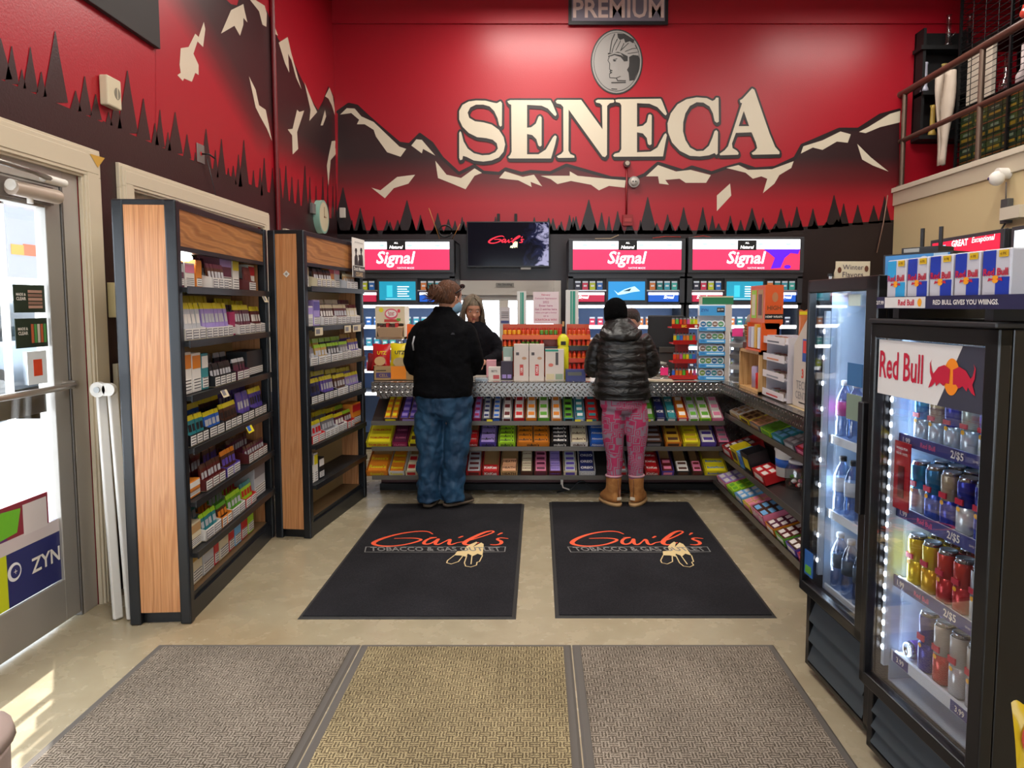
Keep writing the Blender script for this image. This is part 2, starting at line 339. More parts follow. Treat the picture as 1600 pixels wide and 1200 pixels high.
for pl in ([(25, 735), (75, 688), (150, 715), (210, 708), (295, 730), (275, 762), (190, 762), (165, 745), (105, 750), (120, 770), (80, 765), (75, 735)],
           [(360, 700), (410, 688), (450, 708), (550, 705), (640, 672), (630, 700), (580, 730), (560, 765), (512, 805), (530, 745), (505, 735), (470, 745), (440, 720)],
           [(375, 765), (380, 815), (320, 880), (320, 815)],
           [(670, 640), (680, 610), (760, 585), (835, 548), (878, 560), (865, 595), (820, 590), (760, 625), (720, 615)],
           [(912, 550), (950, 530), (1040, 475), (1085, 462), (1083, 510), (1000, 530), (940, 555)],
           [(905, 600), (960, 655), (1035, 715), (970, 690), (925, 665)]):
    mb.poly(z3(pl, 2), CREAM)
# tree line
def spikes(peaks, base, proj, mb, mat, k):
    """peaks (x, ytop, halfwidth) in px; base(x) -> y of the valley line"""
    for x, yt, hw in peaks:
        yb = base(x) + 4; h = yb - yt
        pts = [(x - hw, yb), (x - hw * .62, yt + h * .62), (x - hw * .3, yt + h * .3), (x - .6, yt), (x + .6, yt), (x + hw * .3, yt + h * .3), (x + hw * .62, yt + h * .62), (x + hw, yb)]
        mb.poly([proj(a, c, k) for a, c in pts], mat)
rnd = random.Random(3)
pk = [(536, 293, 18), (563, 325, 11), (636, 313, 16), (684, 333, 10), (920, 312, 16), (940, 332, 8), (965, 330, 9), (1012, 308, 15), (1043, 335, 9), (1068, 324, 11), (1098, 324, 10), (1113, 337, 7), (1141, 337, 8), (1175, 325, 13), (1192, 340, 7), (1220, 326, 11), (1245, 323, 10), (1270, 326, 9), (1303, 305, 14), (1318, 318, 9), (1340, 320, 9), (1365, 321, 9), (1382, 307, 10), (657, 336, 8), (582, 352, 7), (605, 344, 8), (711, 345, 7), (725, 346, 8), (864, 341, 8), (877, 346, 7), (890, 336, 8), (900, 338, 8)]
for i in range(46):
    x = 530 + i * 19 + rnd.uniform(-5, 5); pk.append((x, 362 - rnd.uniform(8, 24), rnd.uniform(5, 9)))
spikes(pk, lambda x: 362 - (x > 1180) * (x - 1180) * .09, B, mb, MBLACK, 2.2)
mb.poly([B(524, 360, 2.2), B(1180, 360, 2.2), B(1405, 343, 2.2), B(1405, 640, 2.2), B(875, 640, 2.2), B(875, 438, 2.2), B(704, 438, 2.2), B(704, 640, 2.2), B(524, 640, 2.2)], MBLACK)
for (xa,xb_,ya) in ((XL, 7, 0),): mb.quad((XL, YB - .0030, 0), (wx0 - .02, YB - .0030, 0), (wx0 - .02, YB - .0030, 2.3), (XL, YB - .0030, 2.3), MBLACK); mb.quad((wx1, YB - .0030, 0), (XR, YB - .0030, 0), (XR, YB - .0030, 2.25), (wx1, YB - .0030, 2.25), MBLACK); mb.quad((wx0, YB - .003, 0), (wx1, YB - .003, 0), (wx1, YB - .003, wzb), (wx0, YB - .003, wzb), MBLACK)
# SENECA lettering
def L3(pts, k): return [B(700 + x / 6.154, 130 + y / 6.154, k) for x, y in pts]
def L4(pts, k): return [B(950 + x / 5.714, 130 + y / 5.714, k) for x, y in pts]
LS = [(505, 175), (520, 195), (518, 410), (505, 420), (492, 405), (478, 340), (445, 270), (400, 225), (340, 208), (270, 208), (215, 235), (190, 285), (205, 335), (260, 368), (340, 378), (420, 400), (490, 450), (535, 520), (550, 590), (535, 660), (490, 715), (420, 745), (340, 755), (250, 745), (180, 710), (145, 700), (138, 735), (118, 742), (108, 720), (108, 480), (118, 462), (130, 480), (150, 560), (190, 630), (250, 675), (330, 695), (400, 690), (455, 665), (480, 630), (470, 580), (430, 545), (370, 530), (280, 520), (200, 480), (140, 420), (108, 350), (108, 270), (140, 210), (200, 178), (270, 168), (360, 170), (440, 190), (470, 195)]
LE = [(570, 175), (600, 165), (985, 165), (1005, 200), (1045, 300), (1035, 318), (1020, 310), (960, 245), (900, 218), (760, 210), (760, 430), (800, 425), (845, 390), (870, 325), (885, 315), (900, 330), (900, 600), (885, 612), (868, 600), (850, 540), (810, 500), (760, 490), (760, 685), (870, 685), (940, 640), (1010, 520), (1030, 502), (1045, 515), (1030, 590), (990, 725), (590, 725), (578, 712), (600, 690), (612, 660), (608, 210), (585, 200)]
LN = [(1035, 175), (1050, 162), (1280, 162), (1485, 445), (1480, 215), (1460, 195), (1425, 188), (1418, 172), (1440, 160), (1590, 160), (1600, 172), (1592, 188), (1555, 195), (1530, 220), (1528, 690), (1510, 712), (1485, 705), (1160, 255), (1158, 650), (1175, 682), (1215, 700), (1215, 718), (1060, 720), (1045, 705), (1090, 680), (1110, 655), (1108, 230), (1085, 205), (1045, 195)]
LE2 = [(65, 150), (90, 145), (470, 140), (485, 170), (525, 275), (515, 290), (500, 280), (440, 215), (370, 185), (258, 180), (258, 390), (310, 382), (345, 350), (360, 285), (375, 278), (390, 290), (388, 545), (372, 555), (355, 545), (345, 490), (310, 450), (258, 440), (258, 618), (380, 612), (440, 575), (500, 460), (515, 448), (525, 465), (510, 540), (490, 655), (55, 658), (45, 648), (60, 630), (100, 620), (118, 590), (118, 200), (105, 178), (70, 170)]
LC = [(965, 130), (985, 132), (988, 345), (970, 355), (950, 340), (935, 270), (905, 210), (850, 175), (790, 172), (730, 205), (690, 270), (670, 350), (668, 430), (690, 510), (730, 575), (790, 608), (850, 605), (900, 560), (930, 490), (950, 430), (965, 420), (980, 435), (978, 630), (965, 642), (950, 625), (900, 645), (820, 655), (730, 650), (640, 605), (570, 530), (535, 440), (530, 360), (560, 270), (620, 190), (700, 145), (790, 128), (880, 135), (930, 160), (952, 150)]
LA = [(1285, 48), (1305, 60), (1440, 450), (1490, 570), (1530, 615), (1528, 635), (1290, 640), (1280, 625), (1310, 605), (1330, 580), (1318, 530), (1280, 440), (1140, 445), (1105, 540), (1110, 580), (1150, 605), (1165, 625), (1160, 640), (1000, 645), (995, 632), (1040, 600), (1070, 565), (1195, 180), (1180, 175), (1175, 155), (1200, 140)]
LAH = [(1210, 250), (1165, 385), (1258, 385)]
for F_, lst in ((L3, (LS, LE, LN)), (L4, (LE2, LC, LA, LAH))):
    for lt in lst:
        mb.ribbon(F_(lt, 4), .042, MBLACK, (0, -1, 0), True)
        mb.ribbon([p + V((.006, 0, -.02)) for p in F_(lt, 4.05)], .04, MBLACK, (0, -1, 0), True)
for F_, lst in ((L3, (LS, LE, LN)), (L4, (LE2, LC))):
    for lt in lst: mb.poly(F_(lt, 5), CREAM)
mb.poly([L4(LA, 5), L4(LAH, 5)], CREAM)
mb.build('wall_back', kind='structure')
# PREMIUM board
sg = thing('painted_sign', 'grey board lettered PREMIUM in cream at the top of the back wall', 'sign', atY(965, 40, YB - .03))
o = sg.location
a = atY(888, 42, YB - .03) - o; b = atY(1043, 40, YB - .03) - o; top = ZC - o.z - .01
mb = MB(); mb.box(a.x, b.x, -.03, 0, 0, top, M('0F0F14', .5)); mb.box(a.x + .035, b.x - .035, -.034, -.03, .035, top, M('6B6470', .6)); mb.build('board', sg)
mb = MB(); c1 = atY(895, 32, YB) - o; c2 = atY(1036, 3, YB) - o
mb.text('PREMIUM', ((c1.x + c2.x) / 2, -.037, (c1.z + c2.z) / 2 ), (1, 0, 0), (0, 0, 1), c2.x - c1.x, c2.z - c1.z, M('C9AFA6', .6), .02, 0, True); mb.build('lettering', sg)
# oval portrait
ov = thing('oval_emblem', 'grey oval emblem with a profile in a feather headdress above the big wall letters', 'emblem', atY(963.5, 97, YB - .002))
GR = M('8F8A86', .5); DK = M('23201F', .5)
sc = YB / FPX
def E(x, y, k): return V(((900 + x / 10 - 963.5) * sc, -.004 * k, (97 - (30 + y / 10)) * sc))
mb = MB(); mb.add(mb.ring(V((0, 0, 0)), V((1, 0, 0)), V((0, 0, 1)), 39.5 * sc, 48 * sc, 48) + mb.ring(V((0, -.004, 0)), V((1, 0, 0)), V((0, 0, 1)), 39.5 * sc, 48 * sc, 48), [tuple(range(48, 96))] + [(i, (i + 1) % 48, 48 + (i + 1) % 48, 48 + i) for i in range(48)], DK)
mb.disc((0, -.006, 0), (1, 0, 0), (0, 0, 1), 37.5 * sc, 46 * sc, GR, 48); mb.disc((0, -.008, 0), (1, 0, 0), (0, 0, 1), 35 * sc, 43.5 * sc, DK, 48); mb.disc((0, -.010, 0), (1, 0, 0), (0, 0, 1), 34.3 * sc, 42.8 * sc, GR, 48); mb.build('oval_plaque', ov)
mb = MB()
for pl in ([(530, 280), (620, 250), (760, 260), (880, 330), (940, 430), (975, 540), (985, 640), (900, 560), (830, 570), (800, 540), (700, 520), (600, 520), (520, 545), (520, 430)],):
    pass
mb.poly([E(*p, 3) for p in [(640, 255), (760, 265), (900, 350), (880, 400), (830, 370), (760, 390), (740, 330), (680, 350), (650, 320)]], DK)
mb.poly([E(*p, 3) for p in [(820, 600), (880, 570), (960, 580), (985, 640), (975, 780), (900, 940), (830, 950), (815, 830), (790, 790), (820, 740), (825, 680)]], DK)
mb.poly([E(*p, 3) for p in [(900, 420), (930, 440), (975, 540), (930, 470)]], DK)
mb.poly([E(*p, 3) for p in [(500, 540), (560, 545), (650, 525), (720, 550), (800, 590), (800, 660), (745, 665), (690, 600), (600, 572), (505, 600), (505, 585), (600, 555), (700, 575), (740, 600), (690, 545), (600, 535), (500, 565)]], DK)
for q, w in (([(530, 540), (545, 430), (560, 350), (600, 265)], 12), ([(560, 530), (590, 430), (640, 340)], 10), ([(620, 500), (660, 420), (690, 360)], 8), ([(690, 510), (740, 400)], 10), ([(700, 500), (810, 395)], 8), ([(760, 520), (860, 480), (940, 470)], 8), ([(800, 550), (950, 530)], 8), ([(520, 600), (500, 650), (530, 700), (525, 780), (560, 800), (530, 810), (560, 830), (525, 850), (530, 905), (630, 910), (690, 885)], 9), ([(630, 910), (650, 950), (770, 950)], 14), ([(560, 980), (770, 975)], 16), ([(580, 640), (640, 625)], 8), ([(590, 655), (615, 655)], 18), ([(560, 1070), (640, 1075)], 12), ([(540, 800), (565, 800)], 14), ([(535, 835), (560, 830)], 14)):
    mb.ribbon([E(*p, 3.2) for p in q], w / 10 * sc, DK, (0, -1, 0))
mb.build('painted_profile', ov)
# ---------------------------------------------------------------- left wall
D1a, D1b, DZ = 1.15, 3.47, 2.17     # entrance opening (Y range, height)
D2a, D2b = atX(203, 300, XL).y, atX(405, 300, XL).y
mb = MB(); wt = .14
for a in ((-4, D1a, 0, ZC), (D1b, D2a, 0, ZC), (D2b, 8.1, 0, ZC), (D1a, D1b, DZ, ZC), (D2a, D2b, 2.16, ZC), (D2a, D2b, 0, .9)): mb.box(XL - wt, XL, a[0], a[1], a[2], a[3], RED)
def Lw(x, y, k=1): p = atX(x, y, XL); return V((XL + .0012 * k, p.y, p.z))
def z1(pts, k=1): return [Lw(x / 2.857, y / 2.857, k) for x, y in pts]
ridgeL = [(243, -60), (320, -70), (350, 0), (361, 10), (371, 12), (376, -5), (390, -5), (417, 20), (434, 63), (455, 91), (469, 122), (490, 164), (497, 175), (505, 160), (513, 137), (520, 150), (526, 172)]
mb.poly([Lw(x, y, 1) for x, y in ridgeL] + [Lw(526, 340, 1), Lw(425, 310, 1), Lw(243, 235, 1)], FADEL)
mb.ribbon([Lw(x, y, 1.4) for x, y in ridgeL[2:]], .03, MBLACK, (1, 0, 0))
for pl in ([(790, 335), (805, 325), (800, 290), (805, 215), (840, 210), (870, 150), (885, 165), (908, 98), (915, 130), (905, 210), (880, 185), (862, 240), (885, 290), (885, 335), (870, 325), (855, 365), (820, 350), (815, 362)],
           [(985, 150), (1030, 45), (1085, 18), (1090, 45), (1103, 100), (1085, 80), (1085, 110), (1070, 160), (1045, 115)],
           [(1115, 0), (1140, 0), (1180, 25), (1190, 60), (1188, 120), (1170, 110), (1155, 50)], [(1205, 75), (1215, 90), (1240, 160), (1225, 150)],
           [(1243, 190), (1283, 165), (1300, 240), (1345, 400), (1320, 345), (1300, 270), (1285, 240), (1290, 325), (1270, 280)],
           [(1357, 365), (1400, 470), (1415, 500), (1380, 540), (1385, 490)], [(1450, 430), (1470, 390), (1485, 430), (1500, 535), (1480, 470), (1465, 440)],
           [(1110, 340), (1140, 400), (1155, 470), (1185, 490), (1213, 630), (1190, 575), (1160, 520), (1140, 480)],
           [(1283, 578), (1305, 575), (1325, 490), (1335, 500), (1357, 493), (1325, 590), (1330, 665), (1305, 690), (1303, 605)],
           [(1430, 560), (1450, 490), (1455, 520), (1440, 560)], [(1465, 700), (1480, 630), (1497, 628), (1495, 660), (1505, 680), (1475, 715), (1465, 830), (1458, 740)]):
    mb.poly(z1(pl, 2), CREAM)
pkl = [(0, 170, 42), (50, 205, 26), (95, 310, 16), (133, 210, 28), (182, 320, 20), (244, 140, 46), (335, 405, 22), (376, 340, 26), (425, 420, 22), (460, 540, 12), (483, 500, 14), (515, 420, 22), (567, 315, 38), (638, 440, 26), (690, 550, 14), (712, 490, 18), (748, 590, 12), (780, 500, 28), (833, 600, 16), (870, 680, 10), (918, 575, 24), (960, 670, 12), (987, 620, 18), (1018, 750, 10), (1040, 740, 12), (1063, 690, 14), (1087, 625, 20), (1130, 760, 10), (1160, 750, 10), (1178, 705, 14), (1215, 750, 12), (1248, 750, 12), (1275, 740, 12), (1302, 790, 10), (1330, 800, 10), (1360, 740, 14), (1382, 790, 8), (1410, 830, 8), (1440, 790, 10), (1462, 820, 7), (1485, 830, 7), (1500, 820, 7)]
spikes([(x / 2.857, y / 2.857, h / 2.857 * 1.25) for x, y, h in pkl], lambda x: 478 - (842 - x) * (.425 - .02 * (x > 300)), Lw, mb, DARK, 2.2)
zt = 2.43
mb.quad((XL + .0026, D2a, 0), (XL + .0026, D2b, 0), (XL + .0026, D2b, .9), (XL + .0026, D2a, .9), DARK)
for a in ((-3, D1a), (D1a, D1b), (D1b, D2a), (D2a, D2b), (D2b, YB)):
    zb = 0 if a in ((-3, D1a), (D1b, D2a), (D2b, YB)) else (DZ if a[0] == D1a else 2.16)
    mb.quad((XL + .0026, a[0], zb), (XL + .0026, a[1], zb), (XL + .0026, a[1], zt), (XL + .0026, a[0], zt), DARK)
mb.build('wall_left', kind='structure')
mb = MB()
for a in ((-4, D1a, 0, ZC), (D1b, D2a, 0, ZC), (D2b, 8.1, 0, ZC), (D1a, D1b, DZ, ZC), (D2a, D2b, 2.16, ZC), (D2a, D2b, 0, .9)): mb.box(XL - wt - .03, XL - wt - .005, a[0], a[1], a[2], a[3], M('A8A8A6', .8))
mb.build('wall_exterior', kind='structure')
# black panel on the left wall
q = atX(243, 77, XL); mb = MB(); mb.box(XL + .002, XL + .03, 1.2, q.y, q.z, 4.6, M('1C1917', .6)); mb.build('wall_panel', label='plain black square panel high on the left wall', cat='panel', bevel=.003)
# painted conduit
yc = atX(427, 200, XL).y; mb = MB(); mb.cyl((XL + .02, yc, 1.9), (XL + .02, yc, ZC), .02, wallpaint('conduit_red', '6E1018'), 10)
mb.build('conduit_pipe', label='thin dark red vertical pipe on the left wall beside the snowy mountain', cat='pipe')
# trims
CRT = M('CDC0A8', .35)
def casing(name, y0, y1, zt, zb=0, w=.13, lab=None):
    mb = MB()
    for (t, e) in ((.022, 0), (.032, .03), (.036, .07)):
        mb.box(XL + .003, XL + t, y1 + e * .4, y1 + w - e * .5, zb, zt + e * .4 - .0005, CRT)
        mb.box(XL + .003, XL + t, y0 - w + e * .5, y0 - e * .4, zb, zt + e * .4 - .0005, CRT)
        mb.box(XL + .003, XL + t, y0 - w + e * .5, y1 + w - e * .5, zt + e * .4, zt + w - e * .5, CRT)
    return mb.build(name, kind='structure', bevel=.002)
casing('trim_1', D1a, D1b, DZ - .05, w=.15); casing('trim_2', D2a, D2b, 2.12, .8)
# trim patch where paint is missing (yellow glue)
mb = MB(); a = [Lw(*p) for p in ((128, 240), (152, 247), (141, 262))]; mb.poly([V((XL + .038, p.y, p.z)) for p in a], M('C89A3C', .5)); mb.build('trim_3', kind='structure')
mb = MB()
mb.box(XL - wt, XL - .02, D2a, D2b, 2.08, 2.16, CRT); mb.box(XL - .09, XL - .08, D2a, D2b, .9, 2.1, M('A9A8A2', .4)); mb.box(XL - wt, XL - .02, D2a, D2a + .05, .9, 2.1, CRT); mb.box(XL - wt, XL - .02, D2b - .05, D2b, .9, 2.1, CRT)
mb.build('window_2', kind='structure')
q = atX(441, 357, XL); mb = MB(); mb.box(XL + .003, XL + .03, q.y, 7.5, 1.0, q.z, CRT); mb.build('trim_4', kind='structure')
# door_1: aluminium storefront door
AL = M('A09C96', .35, .3); ALJ = M('B2ACA4', .38, .25)
dr = bpy.data.objects.new('door_1', None); COL.objects.link(dr); dr['kind'] = 'structure'
mb = MB(); yj = 3.36
mb.box(XL - wt, XL + .0, yj, D1b, 0, DZ, ALJ); mb.box(XL - wt, XL, D1a + .1, yj, DZ - .12, DZ, ALJ); mb.box(XL - wt, XL, D1a, D1a + .1, 0, DZ, ALJ)
mb.box(XL - .06, XL + .001, yj - .015, yj - .0005, 0, DZ - .12, M('6E6A66', .4, .5)); mb.build('door_frame', dr, bevel=.003)
mb = MB(); zt_ = 2.05; st = .10
y1_ = yj - .018; y0_ = D1a + .12
mb.box(XL - .05, XL - .005, y1_ - st, y1_, .02, zt_, AL); mb.box(XL - .05, XL - .005, y0_, y0_ + st, .02, zt_, AL); mb.box(XL - .05, XL - .005, y0_ + st, y1_ - st, zt_ - .11, zt_, AL); mb.box(XL - .05, XL - .005, y0_ + st, y1_ - st, .02, .22, AL)
mb.build('door_leaf', dr, bevel=.003)
mb = MB(); mb.box(XL - .03, XL - .025, y0_ + st - .01, y1_ - st + .01, .2, zt_ - .1, GLASS); mb.build('door_glass', dr)
mb = MB(); hb = atX(100, 604, XL + .05); mb.tube([(XL - .01, y1_ - .04, hb.z), (XL + .05, y1_ - .05, hb.z), (XL + .06, y1_ - .14, hb.z - .002), (XL + .06, y0_ + .1, hb.z - .002)], .014, M('A8A39C', .3, .7), 10)
mb.cyl((XL - .01, y1_ - .035, hb.z), (XL + .055, y1_ - .035, hb.z), .02, M('A8A39C', .3, .7)); mb.build('push_bar', dr)
mb = MB(); z_ = 1.99
mb.cyl((XL + .04, 2.98, z_), (XL + .04, 3.26, z_), .032, M('B9A99A', .4, .2), 16); mb.cyl((XL + .04, 3.0, z_ + .01), (XL + .04, 2.975, z_ + .01), .024, WHT, 16); mb.cyl((XL + .03, 3.1, z_), (XL + .03, 3.1, z_ - .05), .012, WHT); mb.box(XL - .005, XL + .01, 2.9, 3.28, z_ - .035, z_ + .045, M('6E6660', .4, .4))
mb.tube([(XL + .05, 3.22, z_ + .07), (XL + .09, 3.05, z_ + .075), (XL + .11, 2.6, z_ + .08)], .012, M('8B8680', .3, .7)); mb.cyl((XL + .05, 3.16, z_ + .07), (XL + .05, 3.30, z_ + .068), .018, WHT, 12); mb.build('door_closer', dr)
# stickers and posters stuck on the glass: things of their own
def sticker(name, label, corners, mat, extras=None, cat='sticker', off=.004, face=XL - .025):
    o = thing(name, label, cat, (0, 0, 0)); pts = [atX(x, y, face) for x, y in corners]
    ys = [p.y for p in pts]; zs = [p.z for p in pts]; y0, y1, z0, z1 = min(ys), max(ys), min(zs), max(zs)
    o.location = (face + off, (y0 + y1) / 2, z0)
    w, h = (y1 - y0), (z1 - z0)
    mb = MB(); mb.box(-.0015, .0015, -w / 2, w / 2, 0, h, mat); mb.build('sheet', o)
    if extras: extras(o, w, h)
    return o
# u (right as seen from inside, looking to -X) is +Y
NV = M('2A2F6A', .4); GRD = M('1E2E22', .5)
def ex_zyn(o, w, h):
    mb = MB(); mb.box(.0015, .002, -w / 2, -.02, 0, h * .82, M('C9D21E', .4)); mb.box(.0015, .0022, -w / 2, w / 2, h * .8, h, M('CFC3C4', .5))
    mb.disc((.0032, .02, h * .5), (0, 1, 0), (0, 0, 1), .04, .04, M('E8E8EC', .4)); mb.disc((.0036, .025, h * .5), (0, 1, 0), (0, 0, 1), .028, .028, NV)
    mb.text('+', (.004, .025, h * .5), (0, 1, 0), (0, 0, 1), .02, .02, WHT)
    mb.text('ZYN', (.004, w * .32, h * .45), (0, 1, 0), (0, 0, 1), w * .28, h * .36, WHT, .02); mb.text('ZYN', (.004, -w * .3, h * .22), (0, 1, 0), (0, 0, 1), w * .2, h * .22, NV, .02)
    mb.text('FRESH START', (.004, -w * .32, h * .52), (0, 1, 0), (0, 0, 1), w * .3, h * .16, WHT, .02); mb.build('printing', o)
sticker('door_sticker', 'navy and lime ZYN sticker low on the glass of the entrance door', [(-90, 905), (94, 905), (94, 808)], NV, ex_zyn)
def ex_b(o, w, h):
    mb = MB(); mb.box(.0015, .002, -w / 2, w * .05, h * .1, h * .9, M('5F2A66', .4)); mb.poly([(.0024, -w * .2, h * .2), (.0024, 0, h * .9), (.0024, w * .2, h * .85), (.0024, w * .15, h * .3)], M('6FBF2C', .4)); mb.box(.002, .0026, w * .22, w * .48, h * .15, h * .9, M('D8CFCE', .5)); mb.build('printing', o)
sticker('door_sticker', 'purple and green product sticker just above the lime and navy one on the door', [(-90, 850), (72, 830), (72, 768)], M('8C2A3A', .4), ex_b)
def ex_c(kind):
    def f(o, w, h):
        mb = MB()
        for i in range(5):
            if kind: mb.box(.0015, .003, -w * .02 + i * w * .1, w * .05 + i * w * .1, h * .15, h * .8, M(['B85A3A', '4E8F4A', 'C8C0B0', 'B85A3A', '4E8F4A'][i], .4))
            else: mb.box(.0015, .003, -w * .05, w * .4, h * (.15 + i * .14), h * (.25 + i * .14), M(['B08878', '8E6A5C'][i % 2], .4))
        mb.text('CLEAR', (.003, -w * .28, h * .5), (0, 1, 0), (0, 0, 1), w * .3, h * .12, WHT, .02); mb.text('MADE &', (.003, -w * .28, h * .65), (0, 1, 0), (0, 0, 1), w * .3, h * .1, WHT, .02); mb.build('printing', o)
    return f
sticker('door_poster', 'small dark green poster with stacked pale sticks on the door glass', [(18, 446), (67, 446), (67, 488)], GRD, ex_c(0), 'poster')
sticker('door_poster', 'small dark green poster with a row of slim packs below the other green poster', [(21, 498), (71, 498), (71, 541)], GRD, ex_c(1), 'poster')
def ex_d(o, w, h):
    mb = MB(); mb.box(-.003, .0025, -w * .2, w * .25, h * .25, h * .75, M('D8482A', .4)); mb.build('printing', o)
sticker('door_poster', 'white paper sheet with a red rectangle under the two dark green posters', [(40, 550), (70, 550), (70, 598)], M('D9DFE4', .6), ex_d, 'poster')
# dark band of tinted sign on glass
mb = MB(); a = atX(0, 640, XL - .03); b_ = atX(72, 618, XL - .03); 
mb.box(XL - .034, XL - .031, 2.2, b_.y, a.z - .05, b_.z + .01, M('3A3A3C', .4)); mb.build('door_band', label='dark horizontal strip across the entrance door glass under the push bar', cat='strip')
# outside ---------------------------------------------------------
mb = MB(); mb.box(-40, XL - .2, -30, 30, -.12, -.02, M('C9CBCF', .8)); mb.build('ground_outside', kind='structure')
# poster board outside, seen through upper glass
ob = thing('outdoor_sign', 'pale grey poster board with orange and red blocks standing outside the entrance door', 'sign', (-3.7, 5.1, 0))
mb = MB(); mb.box(-.03, .03, -.15, .15, 1.70, 2.2, M('A8ACB8', .6)); mb.box(.03, .034, -.12, .0, 1.86, 1.93, M('E0A04A', .5)); mb.box(.03, .034, .0, .12, 1.86, 1.94, M('D86A4A', .5))
mb.build('panel', ob); mb = MB(); mb.box(-.02, .02, -.18, -.15, 0, 2.23, WHT); mb.box(-.02, .02, .15, .18, 0, 2.23, WHT); mb.box(-.02, .02, -.18, .18, 2.2, 2.23, WHT); mb.build('frame', ob)
# car outside
car = thing('parked_car', 'dark grey pickup parked outside the entrance door', 'car', (-8.2, 10.5, 0), R(8))
CP = M('7A8894', .3, .3)
mb = MB(); mb.loft([(0, 0, .35, .9, 2.3), (0, 0, .6, .95, 2.45), (0, 0, .95, .93, 2.42), (0, 0, 1.02, .88, 2.3)], CP, 32, .45); mb.build('body', car)
mb = MB(); mb.loft([(0, -.2, 1.0, .86, 1.3), (0, -.2, 1.5, .72, .95), (0, -.2, 1.58, .6, .8)], M('2A343C', .12), 28, .45); mb.build('cabin', car)
for sx in (-1, 1):
    for sy in (-1, 1): mb = MB(); mb.cyl((sx * .75, sy * 1.45, .34), (sx * .97, sy * 1.45, .34), .34, BLKM, 24); mb.cyl((sx * .97, sy * 1.45, .34), (sx * .985, sy * 1.45, .34), .2, STEEL, 16); mb.build('wheel', car)
# window_1 (behind the till)
WF = M('C9C2B8', .5); wn = bpy.data.objects.new('window_1', None); COL.objects.link(wn); wn['kind'] = 'structure'
mb = MB(); e = .06
mb.box(wx0 - e, wx0 + .02, YB - .02, YB + .1, wzb, wzt + e, WF); mb.box(wx1 - .02, wx1 + e, YB - .02, YB + .1, wzb, wzt + e, WF); mb.box(wx0 + .02, wx1 - .02, YB - .021, YB + .1, wzt - .1, wzt + e, WF)
x_ = atY(787, 500, YB).x; mb.box(x_ - .05, x_ + .05, YB, YB + .09, wzb, wzt - .16, WF); mb.box(wx0 + .02, wx1 - .02, YB + .02, YB + .08, wzt - .16, wzt - .08, M('B5B2AC', .5)); mb.build('window_frame', wn, bevel=.003)
mb = MB(); mb.box(wx0, wx1, YB + .05, YB + .055, wzb, wzt, GLASS); mb.build('window_pane', wn)
mb = MB(); mb.box(-12, 14, 9.5, 40, -.12, -.02, M('D0D2D6', .8)); mb.build('ground_behind', kind='structure')
# back-wall right: mezzanine -------------------------------------------------
BEI = M('C9B58A', .7); XM = XR
zl = atX(1395, 300, XM).z + .0
mb = MB(); mb.box(XM, XM + .12, -4, YB, 0, zl - .16, BEI); mb.build('wall_mezzanine', kind='structure')
mb = MB(); mb.box(XM - .02, XM + .14, -4, YB, zl - .16, zl, M('C2B7A0', .45)); mb.box(XM - .04, XM + .14, -4, YB, zl - .02, zl + .03, M('CFC6B2', .45)); mb.build('trim_5', kind='structure', bevel=.004)
mb = MB(); mb.box(XM + .12, 7, -4, YB, zl - .3, zl - .02, M('3A2A24', .8)); mb.build('floor_mezzanine', kind='structure')
# --------------------------------------------------------------- mats
def mat_thing(name, label, x0, x1, y0, y1, m, edge, group=None, bw=.035):
    o = thing(name, label, 'floor mat', ((x0 + x1) / 2, (y0 + y1) / 2, 0), 0, group); w = (x1 - x0) / 2; h = (y1 - y0) / 2
    mb = MB(); mb.hexa([(-w, -h, 0), (w, -h, 0), (w, h, 0), (-w, h, 0), (-w + .01, -h + .01, .006), (w - .01, -h + .01, .006), (w - .01, h - .01, .006), (-w + .01, h - .01, .006)], edge); mb.build('rubber_border', o)
    mb = MB(); mb.box(-w + bw, w - bw, -h + bw, h - bw, .001, .011, m); mb.build('carpet', o)
    return o
RB = M('5A544E', .8); RB2 = M('2A2826', .8)
mat_thing('entrance_mat', 'leftmost of the three brown ribbed mats across the near floor', -1.685, -.79, .9, 3.04, TANMAT, RB)
mat_thing('entrance_mat', 'middle brown ribbed mat, the straw-coloured one of the three', -.785, .142, .9, 3.04, TANMAT2, RB)
mat_thing('entrance_mat', 'rightmost of the three brown ribbed mats, nearest the drink coolers', .147, 1.04, .9, 3.04, TANMAT, RB)
OR = M('F05A34', .8); GY = M('7C7A78', .9); CRF = M('D9C08C', .9)
GAIL = [([(725, 290), (690, 268), (600, 266), (450, 287), (320, 322), (240, 355), (228, 372), (260, 386), (350, 394), (480, 383), (590, 357), (645, 335), (560, 323), (410, 328)], [5, 9, 11, 13, 18, 20, 18, 14, 11, 10, 13, 12, 9, 6]),
        ([(700, 318), (770, 318), (700, 325), (655, 352), (650, 376), (700, 374), (750, 348), (780, 325), (738, 376), (775, 380), (830, 352)], [4, 8, 12, 14, 14, 10, 10, 14, 14, 9, 6]),
        ([(830, 352), (880, 328), (855, 374), (880, 380), (930, 362)], [6, 13, 14, 10, 6]), ([(945, 320), (972, 310)], [9, 11]),
        ([(930, 362), (1010, 350), (1110, 320), (1200, 290), (1240, 272), (1215, 262), (1150, 278), (1060, 320), (1000, 352), (985, 372), (1010, 382), (1060, 378), (1110, 362)], [6, 8, 8, 8, 9, 12, 16, 20, 20, 18, 12, 9, 5]),
        ([(1300, 282), (1268, 297)], [12, 6]), ([(1352, 328), (1290, 320), (1255, 333), (1300, 350), (1298, 372), (1250, 382), (1210, 378)], [6, 10, 12, 16, 14, 10, 6])]
